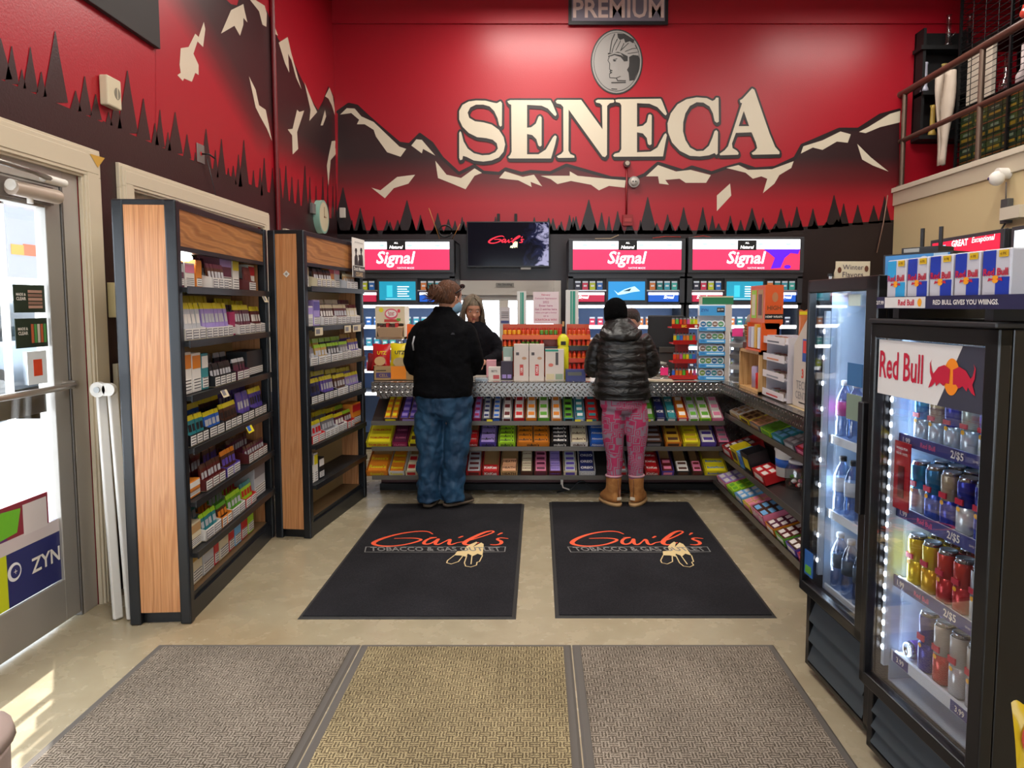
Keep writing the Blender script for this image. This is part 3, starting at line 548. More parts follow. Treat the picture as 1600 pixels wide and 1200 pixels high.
def smooth_path(pts, ws, it=2):
    for _ in range(it):
        np_, nw = [pts[0]], [ws[0]]
        for i in range(len(pts) - 1):
            a, b = pts[i], pts[i + 1]; wa, wb = ws[i], ws[i + 1]
            np_ += [(a[0] * .75 + b[0] * .25, a[1] * .75 + b[1] * .25), (a[0] * .25 + b[0] * .75, a[1] * .25 + b[1] * .75)]; nw += [wa * .75 + wb * .25, wa * .25 + wb * .75]
        pts, ws = np_ + [pts[-1]], nw + [ws[-1]]
    return pts, ws
def gail_logo(mb, P, k_, nrm, mor, mgy=None, mcr=None, full=True):
    k = k_ * 1.45
    for pts, ws in GAIL:
        p, w = smooth_path(pts, ws); mb.ribbon([P(*q) for q in p], [x * k for x in w], mor, nrm)
    if full:
        mb.ribbon([P(*q) for q in [(985, 440), (160, 440), (170, 397), (990, 397)]], 4 * k, mgy, nrm); mb.ribbon([P(*q) for q in [(1140, 440), (1325, 437), (1332, 397), (1150, 397)]], 4 * k, mgy, nrm)
        a, b = P(205, 417), P(1290, 417); c = P(205, 400); d = P(205, 433)
        mb.text('TOBACCO & GAS OUTLET', (a + b) / 2 + V(nrm) * .0015, b - a, c - d, (b - a).length, (c - d).length, mgy, .02, 0, True)
    for pl in ([(1000, 400), (1050, 372), (1090, 355), (1100, 362), (1060, 400), (1130, 362), (1150, 375), (1150, 400), (1140, 470), (1100, 455), (1060, 475), (1020, 455), (1000, 480), (960, 470), (905, 468), (930, 435), (990, 430)],):
        mb.poly([P(*q) + V(nrm) * .0008 for q in pl], mcr or mor)
    if full:
        for pl in ([(905, 468), (850, 510), (842, 530), (880, 540), (940, 520), (975, 475)], [(1010, 470), (990, 530), (1000, 558), (1045, 565), (1090, 550), (1095, 525), (1115, 520), (1140, 470)], [(1055, 455), (1045, 540)]):
            mb.ribbon([P(*q) for q in pl], 4 * k, mcr, nrm)
def mat_logo(o, dx):
    mb = MB(); c = o.location
    def P(x, y): p = atZ(540 + x / 5.333, 780 + y / 5.333, .012); return V((p.x - c.x + dx, p.y - c.y, .0122))
    gail_logo(mb, P, .0011, (0, 0, 1), OR, GY, CRF); mb.build('woven_logo', o)
m1 = mat_thing('logo_mat', 'left black logo mat, under the shoes of the person in blue trousers', -1.16, -.11, 3.298, 5.281, BLACKMAT, RB2, bw=.02)
m2 = mat_thing('logo_mat', 'right black logo mat, under the tan boots of the person in pink leggings', .078, 1.148, 3.31, 5.334, BLACKMAT, RB2, bw=.02)
mat_logo(m1, 0); mat_logo(m2, 1.25)
# ================================================================ WOODEN TOBACCO RACKS (left)
EBK = M('14171C', .35); SHB = M('101114', .5); BACKW = M('7A5E3E', .6); PEGW = M('B59A6A', .5)
def rack(loc, rot, Ln, D, H, zs, hd0, hd1, lab, nm='wooden_display_rack', leftover=None, badge=False):
    o = thing(nm, lab, 'display rack', loc, rot)
    # local: x along face to the far end, y = into the rack (towards the wall), z up. end panel at x=0
    mb = MB(); mb.box(.0, .028, .05, D - .05, .06, H - .025, WODV_ if False else WOODV)
    mb.build('end_panel', o)
    mb = MB(); mb.box(Ln - .028, Ln, .05, D - .05, .06, H - .025, WOODV); mb.build('end_panel', o)
    for x in (0, Ln - .03):
        for y in (0, D - .05):
            mb = MB(); mb.box(x - .004, x + .045, y, y + .052, 0, H, EBK); mb.build('corner_post', o, bevel=.008)
    mb = MB(); mb.box(.0, Ln, 0.02, D - .02, H - .03, H, EBK); mb.build('top_rail', o, bevel=.004)
    mb = MB(); mb.box(.03, Ln - .03, D - .06, D - .04, .05, H - .05, PEGW); mb.build('back_panel', o)
    mb = MB(); mb.box(.04, Ln - .04, .012, .03, hd0, hd1, WOODH); mb.build('header_panel', o)
    mb = MB(); mb.box(.04, Ln - .04, .006, .034, hd0 - .022, hd0, EBK); mb.box(.04, Ln - .04, .006, .034, hd1, hd1 + .02, EBK); mb.build('header_trim', o)
    mb = MB(); mb.box(.03, Ln - .03, .01, D - .04, .0, .09, EBK); mb.build('base_plinth', o)
    for i, z in enumerate(zs):
        mb = MB(); y0 = -.02 if i < len(zs) - 1 else .03
        mb.box(.04, Ln - .04, y0, D - .06, z - .022, z, SHB if z > .2 else BACKW); mb.box(.04, Ln - .04, y0 - .006, y0, z - .028, z + .006, EBK); mb.build('shelf', o)
    if badge:
        mb = MB(); mb.quad((-.003, D / 2 - .022, 1.7), (-.003, D / 2, 1.722), (-.003, D / 2 + .022, 1.7), (-.003, D / 2, 1.678), M('D8D0C4', .5)); mb.quad((-.004, D / 2 - .01, 1.7), (-.004, D / 2, 1.71), (-.004, D / 2 + .01, 1.7), (-.004, D / 2, 1.69), M('9A9084', .5)); mb.build('badge', o, label='small white diamond badge')
    return o
LABW = M('DCD8D2', .5); TXTK = M('4A4648', .6)
# ---- product prototypes --------------------------------------------------
MESH = {}
def obj_from(mesh_key, make, name):
    """one object per call, sharing the mesh made once"""
    if mesh_key in MESH:
        o = bpy.data.objects.new(name, MESH[mesh_key]); COL.objects.link(o); return o
    o = make().build(name); MESH[mesh_key] = o.data; return o
def tagit(o, label, cat, group=None, loc=None, rot=None):
    o['label'] = label; o['category'] = cat
    if group: o['group'] = group
    if loc is not None: o.location = loc
    if rot is not None: o.rotation_euler = rot if not isinstance(rot, (int, float)) else (0, 0, rot)
    return o
def pouch_mb(w, h, body, top, accent):
    mb = MB(); t = .012
    mb.hexa([(-w / 2, -.002, 0), (w / 2, -.002, 0), (w / 2, .002, 0), (-w / 2, .002, 0), (-w / 2, -t / 2, h * .3), (w / 2, -t / 2, h * .3), (w / 2, t / 2, h * .3), (-w / 2, t / 2, h * .3)], body)
    mb.hexa([(-w / 2, -t / 2, h * .3), (w / 2, -t / 2, h * .3), (w / 2, t / 2, h * .3), (-w / 2, t / 2, h * .3), (-w / 2, -t * .4, h * .82), (w / 2, -t * .4, h * .82), (w / 2, t * .4, h * .82), (-w / 2, t * .4, h * .82)], body)
    mb.hexa([(-w / 2, -t * .4, h * .82), (w / 2, -t * .4, h * .82), (w / 2, t * .4, h * .82), (-w / 2, t * .4, h * .82), (-w / 2, -.001, h), (w / 2, -.001, h), (w / 2, .001, h), (-w / 2, .001, h)], top)
    mb.quad((-w * .38, -t / 2 - .001, h * .42), (w * .38, -t / 2 - .001, h * .42), (w * .38, -t / 2 - .0005, h * .68), (-w * .38, -t / 2 - .0005, h * .68), accent)
    return mb
def carton_mb(w, d, h, body, hb=None, inner=None):
    """open display carton, front low, sides rising to the back; front faces -y"""
    mb = MB(); hb = hb or h * 1.7; t = .004; inner = inner or body
    mb.box(-w / 2, w / 2, 0, t, 0, h, body); mb.box(-w / 2, w / 2, 0, d, 0, t, inner); mb.box(-w / 2, w / 2, d - t, d, 0, hb, inner)
    for x in (-w / 2, w / 2 - t): mb.hexa([(x, 0, 0), (x + t, 0, 0), (x + t, d, 0), (x, d, 0), (x, 0, h), (x + t, 0, h), (x + t, d, hb), (x, d, hb)], body)
    return mb
PAL = {'white': 'D9D3CC', 'cream': 'D2C4A4', 'plum': '5A1F3A', 'magenta': '9A1F52', 'violet': '54409A', 'yellow': 'D8C81E', 'orange': 'D27A1E', 'black': '17161A', 'maroon': '5A1C1C', 'brown': '4A2A1C', 'navy': '22285A', 'teal': '2E7F86', 'green': '5A9A2A', 'lime': '9CCB2A', 'red': 'BC1E22', 'grey': '77747A', 'silver': 'B4B4B8', 'pink': 'D87A98', 'blue': '2A5FB8', 'sky': '6AA8D8', 'gold': 'B8902E', 'tan': 'B08A5A', 'lilac': '9A84C4', 'peach': 'D8A078'}
def C(n, r=.45): return M(PAL[n], r)
def rack_goods(rk, rname, zs, D, rows):
    """rows[i] = list of (x0, w, kind, body, top, accent, h) for shelf i"""
    n = 0
    for i, row in enumerate(rows):
        for j, (x0, w, kind, body, top, acc, h) in enumerate(row):
            tr = rk['mx']; z = zs[i] + .004
            yf = .0 if i < len(zs) - 1 else .045
            d = D - .1
            where = '%s from near end, %s shelf, %s' % (ORD[j], ORD[i] if i < len(zs) - 1 else 'bottom', rname)
            def W_(x, y, zz): return tr @ V((x, y, zz))
            if kind == 'b':       # closed upright box
                o = thing('product_box', '%s box, %s' % (body, where), 'box', W_(x0 + w / 2, yf + (.05 if i == 0 else .02), z), rk['rot'])
                mb = MB(); mb.box(-w / 2, w / 2, 0, min(.12, d - .06), 0, h, C(body)); mb.build('carton', o, bevel=.002)
                mb = MB(); mb.box(-w / 2 + .004, w / 2 - .004, -.0015, 0, h * .6, h * .93, C(acc)); mb.box(-w / 2 + .006, w / 2 - .006, -.002, 0, .01, h * .34, LABW)
                for k in range(4): mb.box(-w / 2 + .012, w / 2 - .012, -.0026, -.002, .016 + k * h * .075, .016 + k * h * .075 + h * .025, TXTK)
                mb.build('label', o)
                continue
            o = thing('display_carton', '%s open carton, %s' % (body, where), 'carton', W_(x0 + w / 2, yf, z), rk['rot'])
            hc = .055 if kind != 'm' else .035
            inner = C('cream')
            carton_mb(w, d, hc, C(body), hc * 1.8, inner).build('tray', o)
            mb = MB(); nl = max(1, int(w / .07)); lw = w / nl
            for q in range(nl):
                xa = -w / 2 + q * lw + .008; xb = xa + lw - .016; mb.box(xa, xb, -.0014, 0, .006, hc - .006, LABW if body not in ('white', 'cream') else C('grey'))
                for k in range(3): mb.box(xa + .004, xb - .004, -.002, -.0014, .012 + k * .013, .017 + k * .013, TXTK if body not in ('white', 'cream') else LABW)
            mb.build('warning_label', o)
            pw = .042 if kind == 'p' else .055; npk = max(1, int(w / pw)); pw = (w - .008) / npk
            grp = '%s-topped pouches in the %s carton, %s' % (top, body, where)
            lab = '%s pouch with %s top in %s carton, %s' % (acc, top, body, where)
            for q in range(npk):
                for r in range(2):
                    hh = h - .035 * (1 - r)
                    key = ('pouch', round(pw, 3), round(hh, 3), acc, top, body)
                    p = obj_from(key, lambda: pouch_mb(pw - .002, hh, C(acc, .3), C(top, .35), C('silver', .3) if (q + j) % 2 else C(body, .4)), 'pouch')
                    yy = yf + .025 + r * (d - .075)
                    p.parent = None
                    tagit(p, lab, 'pouch', grp, W_(x0 + .004 + pw * (q + .5), yy, z + .005 + (0.0 if r else 0)), (R((-6, -2)[r] + rnd.uniform(-1.5, 1.5)), 0, rk['rot'] + R(rnd.uniform(-3, 3))))
class RK(dict): pass
def mk(loc, rot): return {'mx': MX.Translation(V(loc)) @ MX.Rotation(rot, 4, 'Z'), 'rot': rot}
# near rack
n0 = atZ(300, 975); n1 = atZ(430, 838); Ln1 = (n1 - n0).length; a1 = math.atan2(n1.y - n0.y, n1.x - n0.x)
zs1 = [1.585, 1.333, 1.078, .829, .574, .328, .11]
rack(n0, a1, Ln1, .28, 1.98, zs1, 1.775, 1.945, 'wooden-sided black rack of tobacco goods nearest the entrance door')
rows1 = [
 [(.06, .12, 'b', 'plum', '', 'silver', .12), (.19, .11, 'b', 'white', '', 'pink', .12), (.32, .07, 'b', 'orange', '', 'orange', .14), (.40, .22, 'p', 'white', 'plum', 'brown', .16), (.63, .17, 'b', 'plum', '', 'lilac', .21), (.82, .1, 'b', 'white', '', 'yellow', .19), (.94, .12, 'p', 'maroon', 'maroon', 'maroon', .17), (1.08, .11, 'b', 'white', '', 'red', .16)],
 [(.05, .24, 'p', 'white', 'yellow', 'silver', .21), (.30, .36, 'p', 'white', 'yellow', 'lilac', .21), (.67, .08, 'b', 'magenta', '', 'magenta', .13), (.76, .26, 'p', 'white', 'yellow', 'plum', .20), (1.03, .18, 'p', 'white', 'yellow', 'maroon', .19)],
 [(.06, .09, 'b', 'white', '', 'orange', .2), (.16, .1, 'b', 'white', '', 'orange', .19), (.27, .08, 'b', 'teal', '', 'white', .18), (.38, .3, 'p', 'black', 'black', 'black', .15), (.7, .2, 'p', 'plum', 'silver', 'black', .15), (.92, .28, 'b', 'black', '', 'black', .15)],
 [(.06, .22, 'p', 'black', 'yellow', 'teal', .17), (.29, .2, 'p', 'black', 'yellow', 'blue', .16), (.5, .25, 'p', 'black', 'yellow', 'brown', .17), (.76, .2, 'p', 'black', 'violet', 'violet', .2), (.97, .22, 'p', 'black', 'yellow', 'violet', .2)],
 [(.06, .14, 'b', 'orange', '', 'white', .08), (.22, .26, 'p', 'maroon', 'brown', 'maroon', .16), (.5, .2, 'p', 'violet', 'orange', 'brown', .17), (.84, .34, 'p', 'maroon', 'brown', 'plum', .13)],
 [(.05, .14, 'b', 'cream', '', 'tan', .12), (.2, .2, 'p', 'white', 'lime', 'teal', .16), (.41, .14, 'p', 'orange', 'green', 'brown', .15), (.56, .2, 'p', 'white', 'lime', 'green', .16), (.77, .18, 'p', 'red', 'teal', 'lime', .17), (.98, .2, 'b', 'silver', '', 'grey', .2)],
 [(.05, .12, 'b', 'peach', '', 'red', .19), (.18, .12, 'b', 'cream', '', 'gold', .19), (.31, .14, 'b', 'silver', '', 'gold', .18), (.46, .06, 'b', 'red', '', 'red', .18), (.53, .13, 'b', 'cream', '', 'silver', .18), (.67, .08, 'b', 'red', '', 'white', .18), (.76, .1, 'b', 'sky', '', 'lilac', .18), (.87, .1, 'b', 'red', '', 'green', .18), (.98, .1, 'b', 'lime', '', 'yellow', .185)]]
rack_goods(mk(n0, a1), 'near rack', zs1, .28, rows1)
# fluorescent tube under the header of the near rack
rkm = mk(n0, a1)['mx']
mb = MB(); mb.cyl((-.14, 0, 0), (.14, 0, 0), .018, M('FFFFFF', .5, emit=12), 12); ft = mb.build('lamp_tube')
lt = thing('strip_light', 'short glowing tube light under the header of the near rack', 'lamp', rkm @ V((.20, .09, 1.738)), a1); ft.parent = lt
mb = MB(); mb.box(-.16, .16, -.02, .02, .019, .03, WHT); mb.build('lamp_housing', lt)
# far rack
f0 = atZ(487, 842); f1 = atZ(573, 776); Ln2 = (f1 - f0).length; a2 = math.atan2(f1.y - f0.y, f1.x - f0.x)
zs2 = [1.62, 1.365, 1.11, .86, .60, .34, .11]
rack(f0, a2, Ln2, .24, 1.975, zs2, 1.775, 1.945, 'wooden-sided black rack between the near rack and the counter', badge=True)
rows2 = [
 [(.07, .1, 'b', 'white', '', 'cream', .13), (.18, .3, 'p', 'cream', 'black', 'brown', .15), (.49, .1, 'b', 'orange', '', 'red', .17), (.6, .09, 'b', 'silver', '', 'pink', .17), (.7, .22, 'p', 'silver', 'cream', 'tan', .14)],
 [(.05, .1, 'b', 'white', '', 'lilac', .13), (.16, .1, 'b', 'lilac', '', 'violet', .17), (.28, .22, 'p', 'white', 'cream', 'brown', .17), (.51, .24, 'p', 'white', 'cream', 'maroon', .17), (.76, .2, 'p', 'white', 'maroon', 'cream', .17)],
 [(.05, .12, 'p', 'silver', 'grey', 'grey', .14), (.18, .2, 'p', 'silver', 'lime', 'gold', .16), (.39, .2, 'p', 'silver', 'lime', 'black', .16), (.6, .16, 'p', 'white', 'lime', 'grey', .16), (.77, .2, 'p', 'white', 'gold', 'violet', .17)],
 [(.05, .2, 'p', 'black', 'yellow', 'navy', .19), (.26, .22, 'p', 'black', 'yellow', 'violet', .19), (.49, .2, 'p', 'silver', 'yellow', 'brown', .18), (.7, .26, 'p', 'navy', 'yellow', 'lilac', .17)],
 [(.05, .2, 'p', 'red', 'yellow', 'silver', .17), (.26, .22, 'p', 'silver', 'yellow', 'grey', .17), (.49, .16, 'p', 'white', 'yellow', 'plum', .16), (.66, .14, 'p', 'red', 'lime', 'maroon', .16), (.81, .17, 'b', 'orange', '', 'red', .16)],
 [(.06, .04, 'b', 'white', '', 'grey', .2), (.11, .06, 'b', 'white', '', 'yellow', .19), (.19, .08, 'b', 'black', '', 'white', .14)], []]
rack_goods(mk(f0, a2), 'far rack', zs2, .24, rows2)
# dutch style sign hung on the far rack header
sgm = mk(f0, a2)['mx']
p = sgm @ V((Ln2 - .14, -.02, 1.71)); ds = thing('hanging_sign', 'white sign with black silhouettes of seated figures hung on the far rack header', 'sign', p, a2)
mb = MB(); mb.box(-.125, .125, -.006, 0, 0, .29, WHT); mb.build('card', ds)
mb = MB()
for (cx_, s_) in ((-.06, 1.0), (.01, .8), (.05, 1.05)):
    mb.poly([(cx_ - .035, -.0075, .09), (cx_ + .035, -.0075, .09), (cx_ + .03, -.0075, .15 * s_ + .01), (cx_ + .012, -.0075, .17 * s_), (cx_ - .012, -.0075, .17 * s_), (cx_ - .03, -.0075, .15 * s_)], DK)
    mb.disc((cx_, -.0075, .185 * s_), (1, 0, 0), (0, 0, 1), .014, .016, DK, 12); mb.poly([(cx_ - .026, -.0076, .192 * s_), (cx_ + .026, -.0076, .192 * s_), (cx_ + .014, -.0076, .215 * s_), (cx_ - .014, -.0076, .215 * s_)], DK)
mb.box(-.125, .125, -.0072, -.006, .0, .085, M('2A2624', .5)); mb.text('Dutch Masters', (0, -.008, .065), (1, 0, 0), (0, 0, 1), .22, .035, WHT, .02); mb.text('CIGARS', (0, -.008, .025), (1, 0, 0), (0, 0, 1), .16, .032, M('C8A878', .5), .02)
mb.text('great smokes for everyone', (0, -.008, .26), (1, 0, 0), (0, 0, 1), .2, .014, TXTK); mb.build('printing', ds)
# shelf edge price tags on racks
for k, (rk, Ls, zz, x, nm) in enumerate(((rkm, .07, 1.545, 1.12, 'near'), (rkm, .08, 1.05, .42, 'near'), (rkm, .09, .80, .78, 'near'), (sgm, .12, 1.335, .12, 'far'), (sgm, .16, 1.335, .8, 'far'), (sgm, .12, 1.335, .62, 'far'))):
    o = thing('shelf_tag', ['cream price tag hanging off the top shelf of the near rack', 'cream price tag under the white and teal boxes on the near rack', 'blue and yellow price tag sticking out on the near rack', 'grey price strip at the near end of the far rack second shelf', 'grey price strip at the far end of the far rack second shelf', 'grey price strip in the middle of the far rack second shelf'][k], 'price tag', rk @ V((x, -.03, zz)), a1 if nm == 'near' else a2)
    o.rotation_euler[0] = R(-25 if nm == 'near' else 0)
    mb = MB(); mb.box(-Ls / 2, Ls / 2, -.002, 0, -.025, .025, C('cream') if k != 2 else C('yellow')); mb.box(-Ls * .4, Ls * .1, -.0028, -.002, -.015, .015, C('grey') if k != 2 else C('blue')); mb.build('card', o)
# white folded table legs / poles leaning in the corner
for k, (xa, xb, yy, lab) in enumerate(((162, 178, 3.55, 'left of the two white flat bars leaning between the door casing and the near rack'), (180, 197, 3.53, 'right of the two white flat bars leaning between the door casing and the near rack'))):
    o = thing('folding_bar', lab, 'bar', (0, 0, 0))
    b0 = atY(xb - 2 if k == 0 else xb, 972, 3.28 + .01 * k); b0.z = 0.0; t0 = atY((xa + 8) if k == 0 else xa, 606, 3.46)
    b0 = V((-2.02 + .065 * k, 3.30, .004)); t0 = V((-2.075 + .055 * k, 3.34, 1.1))
    o.location = b0; d = t0 - b0; L_ = d.length
    o.rotation_euler = d.to_track_quat('Z', 'Y').to_euler()
    mb = MB(); mb.box(-.021, .021, -.012, .012, .0, L_, M('D9D5CE', .35)); mb.build('bar', o, bevel=.006)
    mb = MB()
    for zz in (L_ - .36,): mb.cyl((0, -.016, zz), (0, -.011, zz), .007, M('5A5654', .4, .5), 10)
    mb.build('screw', o)
o = thing('hinge_bracket', 'rounded white hinge bracket on top of the two leaning white bars', 'bracket', (-2.06, 3.30, 1.09))
mb = MB(); mb.cyl((0, -.01, .02), (0, .014, .02), .036, M('CFCBC4', .35), 20); mb.cyl((.05, -.01, .02), (.05, .014, .02), .03, M('CFCBC4', .35), 20); mb.box(-.0, .05, -.008, .012, -.01, .05, M('CFCBC4', .35)); mb.build('bracket', o, bevel=.003)
mb = MB(); mb.cyl((0, -.018, .02), (0, -.01, .02), .014, STEEL, 14); mb.build('bolt', o)
# ================================================================ COUNTER
KICK = M('5E3A38', .6); CY = 5.45; CT = .905; XC = 1.44       # front shelf line, top height, right leg front line
XCL = -1.30; XCR = 2.10
ct = thing('sales_counter', 'L-shaped counter edged in diamond plate with candy shelves along its front', 'counter', (0, 0, 0))
LAM = M('B9B2A6', .3)
mb = MB(); mb.box(XCL, XCR, 5.5, 6.1, CT - .03, CT, LAM); mb.box(XC, XCR, 2.9, 5.5, CT - .03, CT, M('C9B48A', .4)); mb.build('worktop', ct, bevel=.002)
mb = MB(); mb.box(XCL, XC, 5.475, 5.502, CT - .075, CT + .004, DIAM); mb.box(XCL, XC, 5.475, 5.56, CT, CT + .005, DIAM); mb.box(XC - .025, XC + .002, 2.9, 5.5, CT - .075, CT + .004, DIAM); mb.box(XC - .025, XC + .05, 2.9, 5.56, CT, CT + .005, DIAM); mb.build('metal_edging', ct)
mb = MB(); mb.box(XCL, XC + .38, 5.76, 6.05, 0.0, CT - .03, KICK); mb.box(XC + .38, XCR, 2.9, 6.05, 0, CT - .03, KICK); mb.build('carcass', ct)
mb = MB(); mb.box(XCL, XC + .2, 5.65, 5.66, .775, CT - .09, DIAM); mb.box(XCL, XC + .38, 5.75, 5.76, .14, .775, DIAM); mb.box(XC + .2, XC + .21, 2.9, 5.66, .79, CT - .05, DIAM); mb.build('plate_panel', ct)
mb = MB(); mb.box(XCL, XC + .1, 5.70, 5.76, 0, .05, M('141414', .6)); mb.build('rubber_base', ct)
SM_ = M('4A4846', .35, .7)
SLOPE = R(28)
shz = {}
for k, (ypx, nm) in enumerate(((660, 'top'), (700, 'middle'), (745, 'lowest'))):
    zf = atY(850, ypx, CY).z; shz[nm] = zf
    mb = MB(); dy, dz = .32 * cos(SLOPE), .32 * sin(SLOPE)
    mb.hexa([(XCL, CY, zf - .012), (XC, CY, zf - .012), (XC, CY + dy, zf + dz - .012), (XCL, CY + dy, zf + dz - .012), (XCL, CY, zf - .004), (XC, CY, zf - .004), (XC, CY + dy, zf + dz - .004), (XCL, CY + dy, zf + dz - .004)], SM_)
    mb.box(XCL, XC, CY - .006, CY, zf - .022, zf + .012, M('6A655E', .35, .6)); mb.build('shelf', ct)
zr = {'top': .656, 'middle': .355, 'lowest': .134}; xr = {'top': 1.46, 'middle': 1.42, 'lowest': 1.38}
for nm in zr:
    zf = zr[nm]; x0 = xr[nm]; mb = MB(); dx, dz = .32 * cos(R(18)), .32 * sin(R(18))
    if nm == 'lowest': dx += .06
    mb.hexa([(x0, 2.95, zf - .012), (x0 + dx, 2.95, zf + dz - .012), (x0 + dx, 5.5, zf + dz - .012), (x0, 5.5, zf - .012), (x0, 2.95, zf - .004), (x0 + dx, 2.95, zf + dz - .004), (x0 + dx, 5.5, zf + dz - .004), (x0, 5.5, zf - .004)], SM_)
    mb.box(x0 - .006, x0, 2.95, 5.5, zf - .024, zf + .014, M('6A655E', .35, .6)); mb.build('shelf', ct)
# ---- candy trays --------------------------------------------------------
def candy_mb(w, l, t, col, tc, txt, tcol):
    mb = MB(); mb.hexa([(-w / 2, 0, 0), (w / 2, 0, 0), (w / 2, l, 0), (-w / 2, l, 0), (-w / 2 + .004, .004, t), (w / 2 - .004, .004, t), (w / 2 - .004, l - .004, t), (-w / 2 + .004, l - .004, t)], col)
    mb.box(-w / 2, w / 2, -.001, .003, t * .2, t * .7, tc)
    if txt: mb.text(txt, (0, l * .5, t + .0008), (1, 0, 0), (0, 1, 0), w * .86, l * .62, tcol, .03)
    else: mb.box(-w * .36, w * .36, l * .3, l * .72, t, t + .0006, tcol)
    return mb
def front_tray(px0, px1, shelf, body, pack, txt=None, tcol='white', rows=4, fill=1.0, cols=1, desc='', fronttxt=None, boxtype=0, where=''):
    zf = shz[shelf]; a = atY(px0, {'top': 655, 'middle': 695, 'lowest': 740}[shelf], CY).x; b = atY(px1, 700, CY).x
    w = b - a - .006; cx = (a + b) / 2; Ln = .31; rot = (SLOPE, 0, 0); loc = V((cx, CY + .006, zf + .004))
    mx = MX.Translation(loc) @ MX.Rotation(SLOPE, 4, 'X')
    o = thing('candy_tray', '%s open candy box, %s' % (body, where), 'candy box', loc, rot)
    h = .05 if shelf != 'top' else .035
    hb = h + .04
    mb = MB(); t = .003
    mb.box(-w / 2, w / 2, 0, t, 0, h, C(body)); mb.box(-w / 2, w / 2, Ln - t, Ln, 0, hb if fill < 1 else h, C('tan', .7)); mb.box(-w / 2, w / 2, 0, Ln, 0, t, C('tan', .7))
    for x in (-w / 2, w / 2 - t): mb.hexa([(x, 0, 0), (x + t, 0, 0), (x + t, Ln, 0), (x, Ln, 0), (x, 0, h), (x + t, 0, h), (x + t, Ln, h), (x, Ln, h)], C(body))
    mb.build('box', o)
    mb = MB()
    if fronttxt: mb.text(fronttxt, (0, -.001, h * .5), (1, 0, 0), (0, 0, 1), w * .8, h * .55, C(tcol), .03)
    else: mb.box(-w * .35, w * .35, -.001, 0, h * .25, h * .75, C(tcol))
    mb.build('front_print', o)
    pw = (w - .008) / cols; lr = (Ln - .016) / rows; n = max(1, round(rows * fill))
    g = '%s candy packs, %s' % (pack, where)
    for r in range(n):
        for c in range(cols):
            key = ('candy', round(pw, 3), round(lr, 3), pack, txt, tcol)
            p = obj_from(key, lambda: candy_mb(pw - .009, lr * .98, .014, C(pack, .3), C('silver', .3), txt, C(tcol, .4)), 'candy_pack')
            q = mx @ V((-w / 2 + .004 + pw * (c + .5) + rnd.uniform(-.0015, .0015), .006 + r * lr, h * .55 + .004 + (0 if shelf == 'top' else .004)))
            tagit(p, '%s candy pack in %s box, %s' % (pack, body, where), 'candy pack', g, q, (SLOPE + R(5), 0, R(rnd.uniform(-1, 1))))
TOP = [(598, 623, 'brown', 'orange', None, 'yellow', 4, 1), (624, 654, 'plum', 'violet', None, 'lilac', 4, 1), (738, 752, 'magenta', 'lilac', None, 'magenta', 4, 1), (753, 767, 'grey', 'silver', None, 'navy', 5, 1), (768, 783, 'navy', 'silver', None, 'blue', 5, 1), (784, 800, 'silver', 'white', None, 'maroon', 3, 1), (802, 820, 'red', 'white', None, 'red', 3, 1), (821, 839, 'orange', 'white', None, 'orange', 3, 1), (840, 859, 'green', 'white', None, 'green', 3, 1), (861, 878, 'peach', 'white', None, 'orange', 3, 1), (880, 897, 'teal', 'green', None, 'black', 4, 1), (898, 914, 'sky', 'teal', None, 'white', 4, 1), (916, 935, 'red', 'red', None, 'teal', 4, 1), (1008, 1023, 'green', 'green', None, 'white', 2, 1), (1024, 1040, 'navy', 'navy', 'ICE', 'white', 2, 1), (1041, 1057, 'teal', 'teal', 'ICE', 'white', 2, 1), (1058, 1075, 'red', 'orange', None, 'white', 3, 1), (1076, 1092, 'white', 'silver', None, 'green', 3, 1), (1093, 1111, 'lime', 'white', None, 'green', 3, 1), (1112, 1130, 'pink', 'white', None, 'pink', 3, 1)]
MID = [(572, 612, 'yellow', 'yellow', 'TOBLERONE', 'red', 3, 1), (613, 637, 'magenta', 'plum', 'CLASSIC', 'pink', 3, 1), (638, 655, 'yellow', 'yellow', None, 'brown', 3, 1), (732, 747, 'red', 'red', "m&m's", 'white', 4, .6), (749, 776, 'violet', 'lilac', "m&m's", 'black', 4, .8), (778, 806, 'lime', 'lime', "m&m's", 'black', 6, 1), (807, 859, 'orange', 'orange', "m&m's", 'black', 5, .9), (861, 889, 'black', 'black', "m&m's", 'white', 6, 1), (891, 919, 'white', 'cream', "m&m's", 'brown', 4, .7), (921, 946, 'blue', 'blue', 'Almond', 'white', 4, 1), (1006, 1037, 'black', 'brown', None, 'grey', 5, .7), (1039, 1065, 'orange', 'gold', None, 'brown', 4, .8), (1067, 1094, 'yellow', 'yellow', None, 'gold', 5, 1), (1095, 1119, 'violet', 'white', None, 'violet', 4, .6), (1121, 1141, 'plum', 'pink', None, 'grey', 5, 1)]
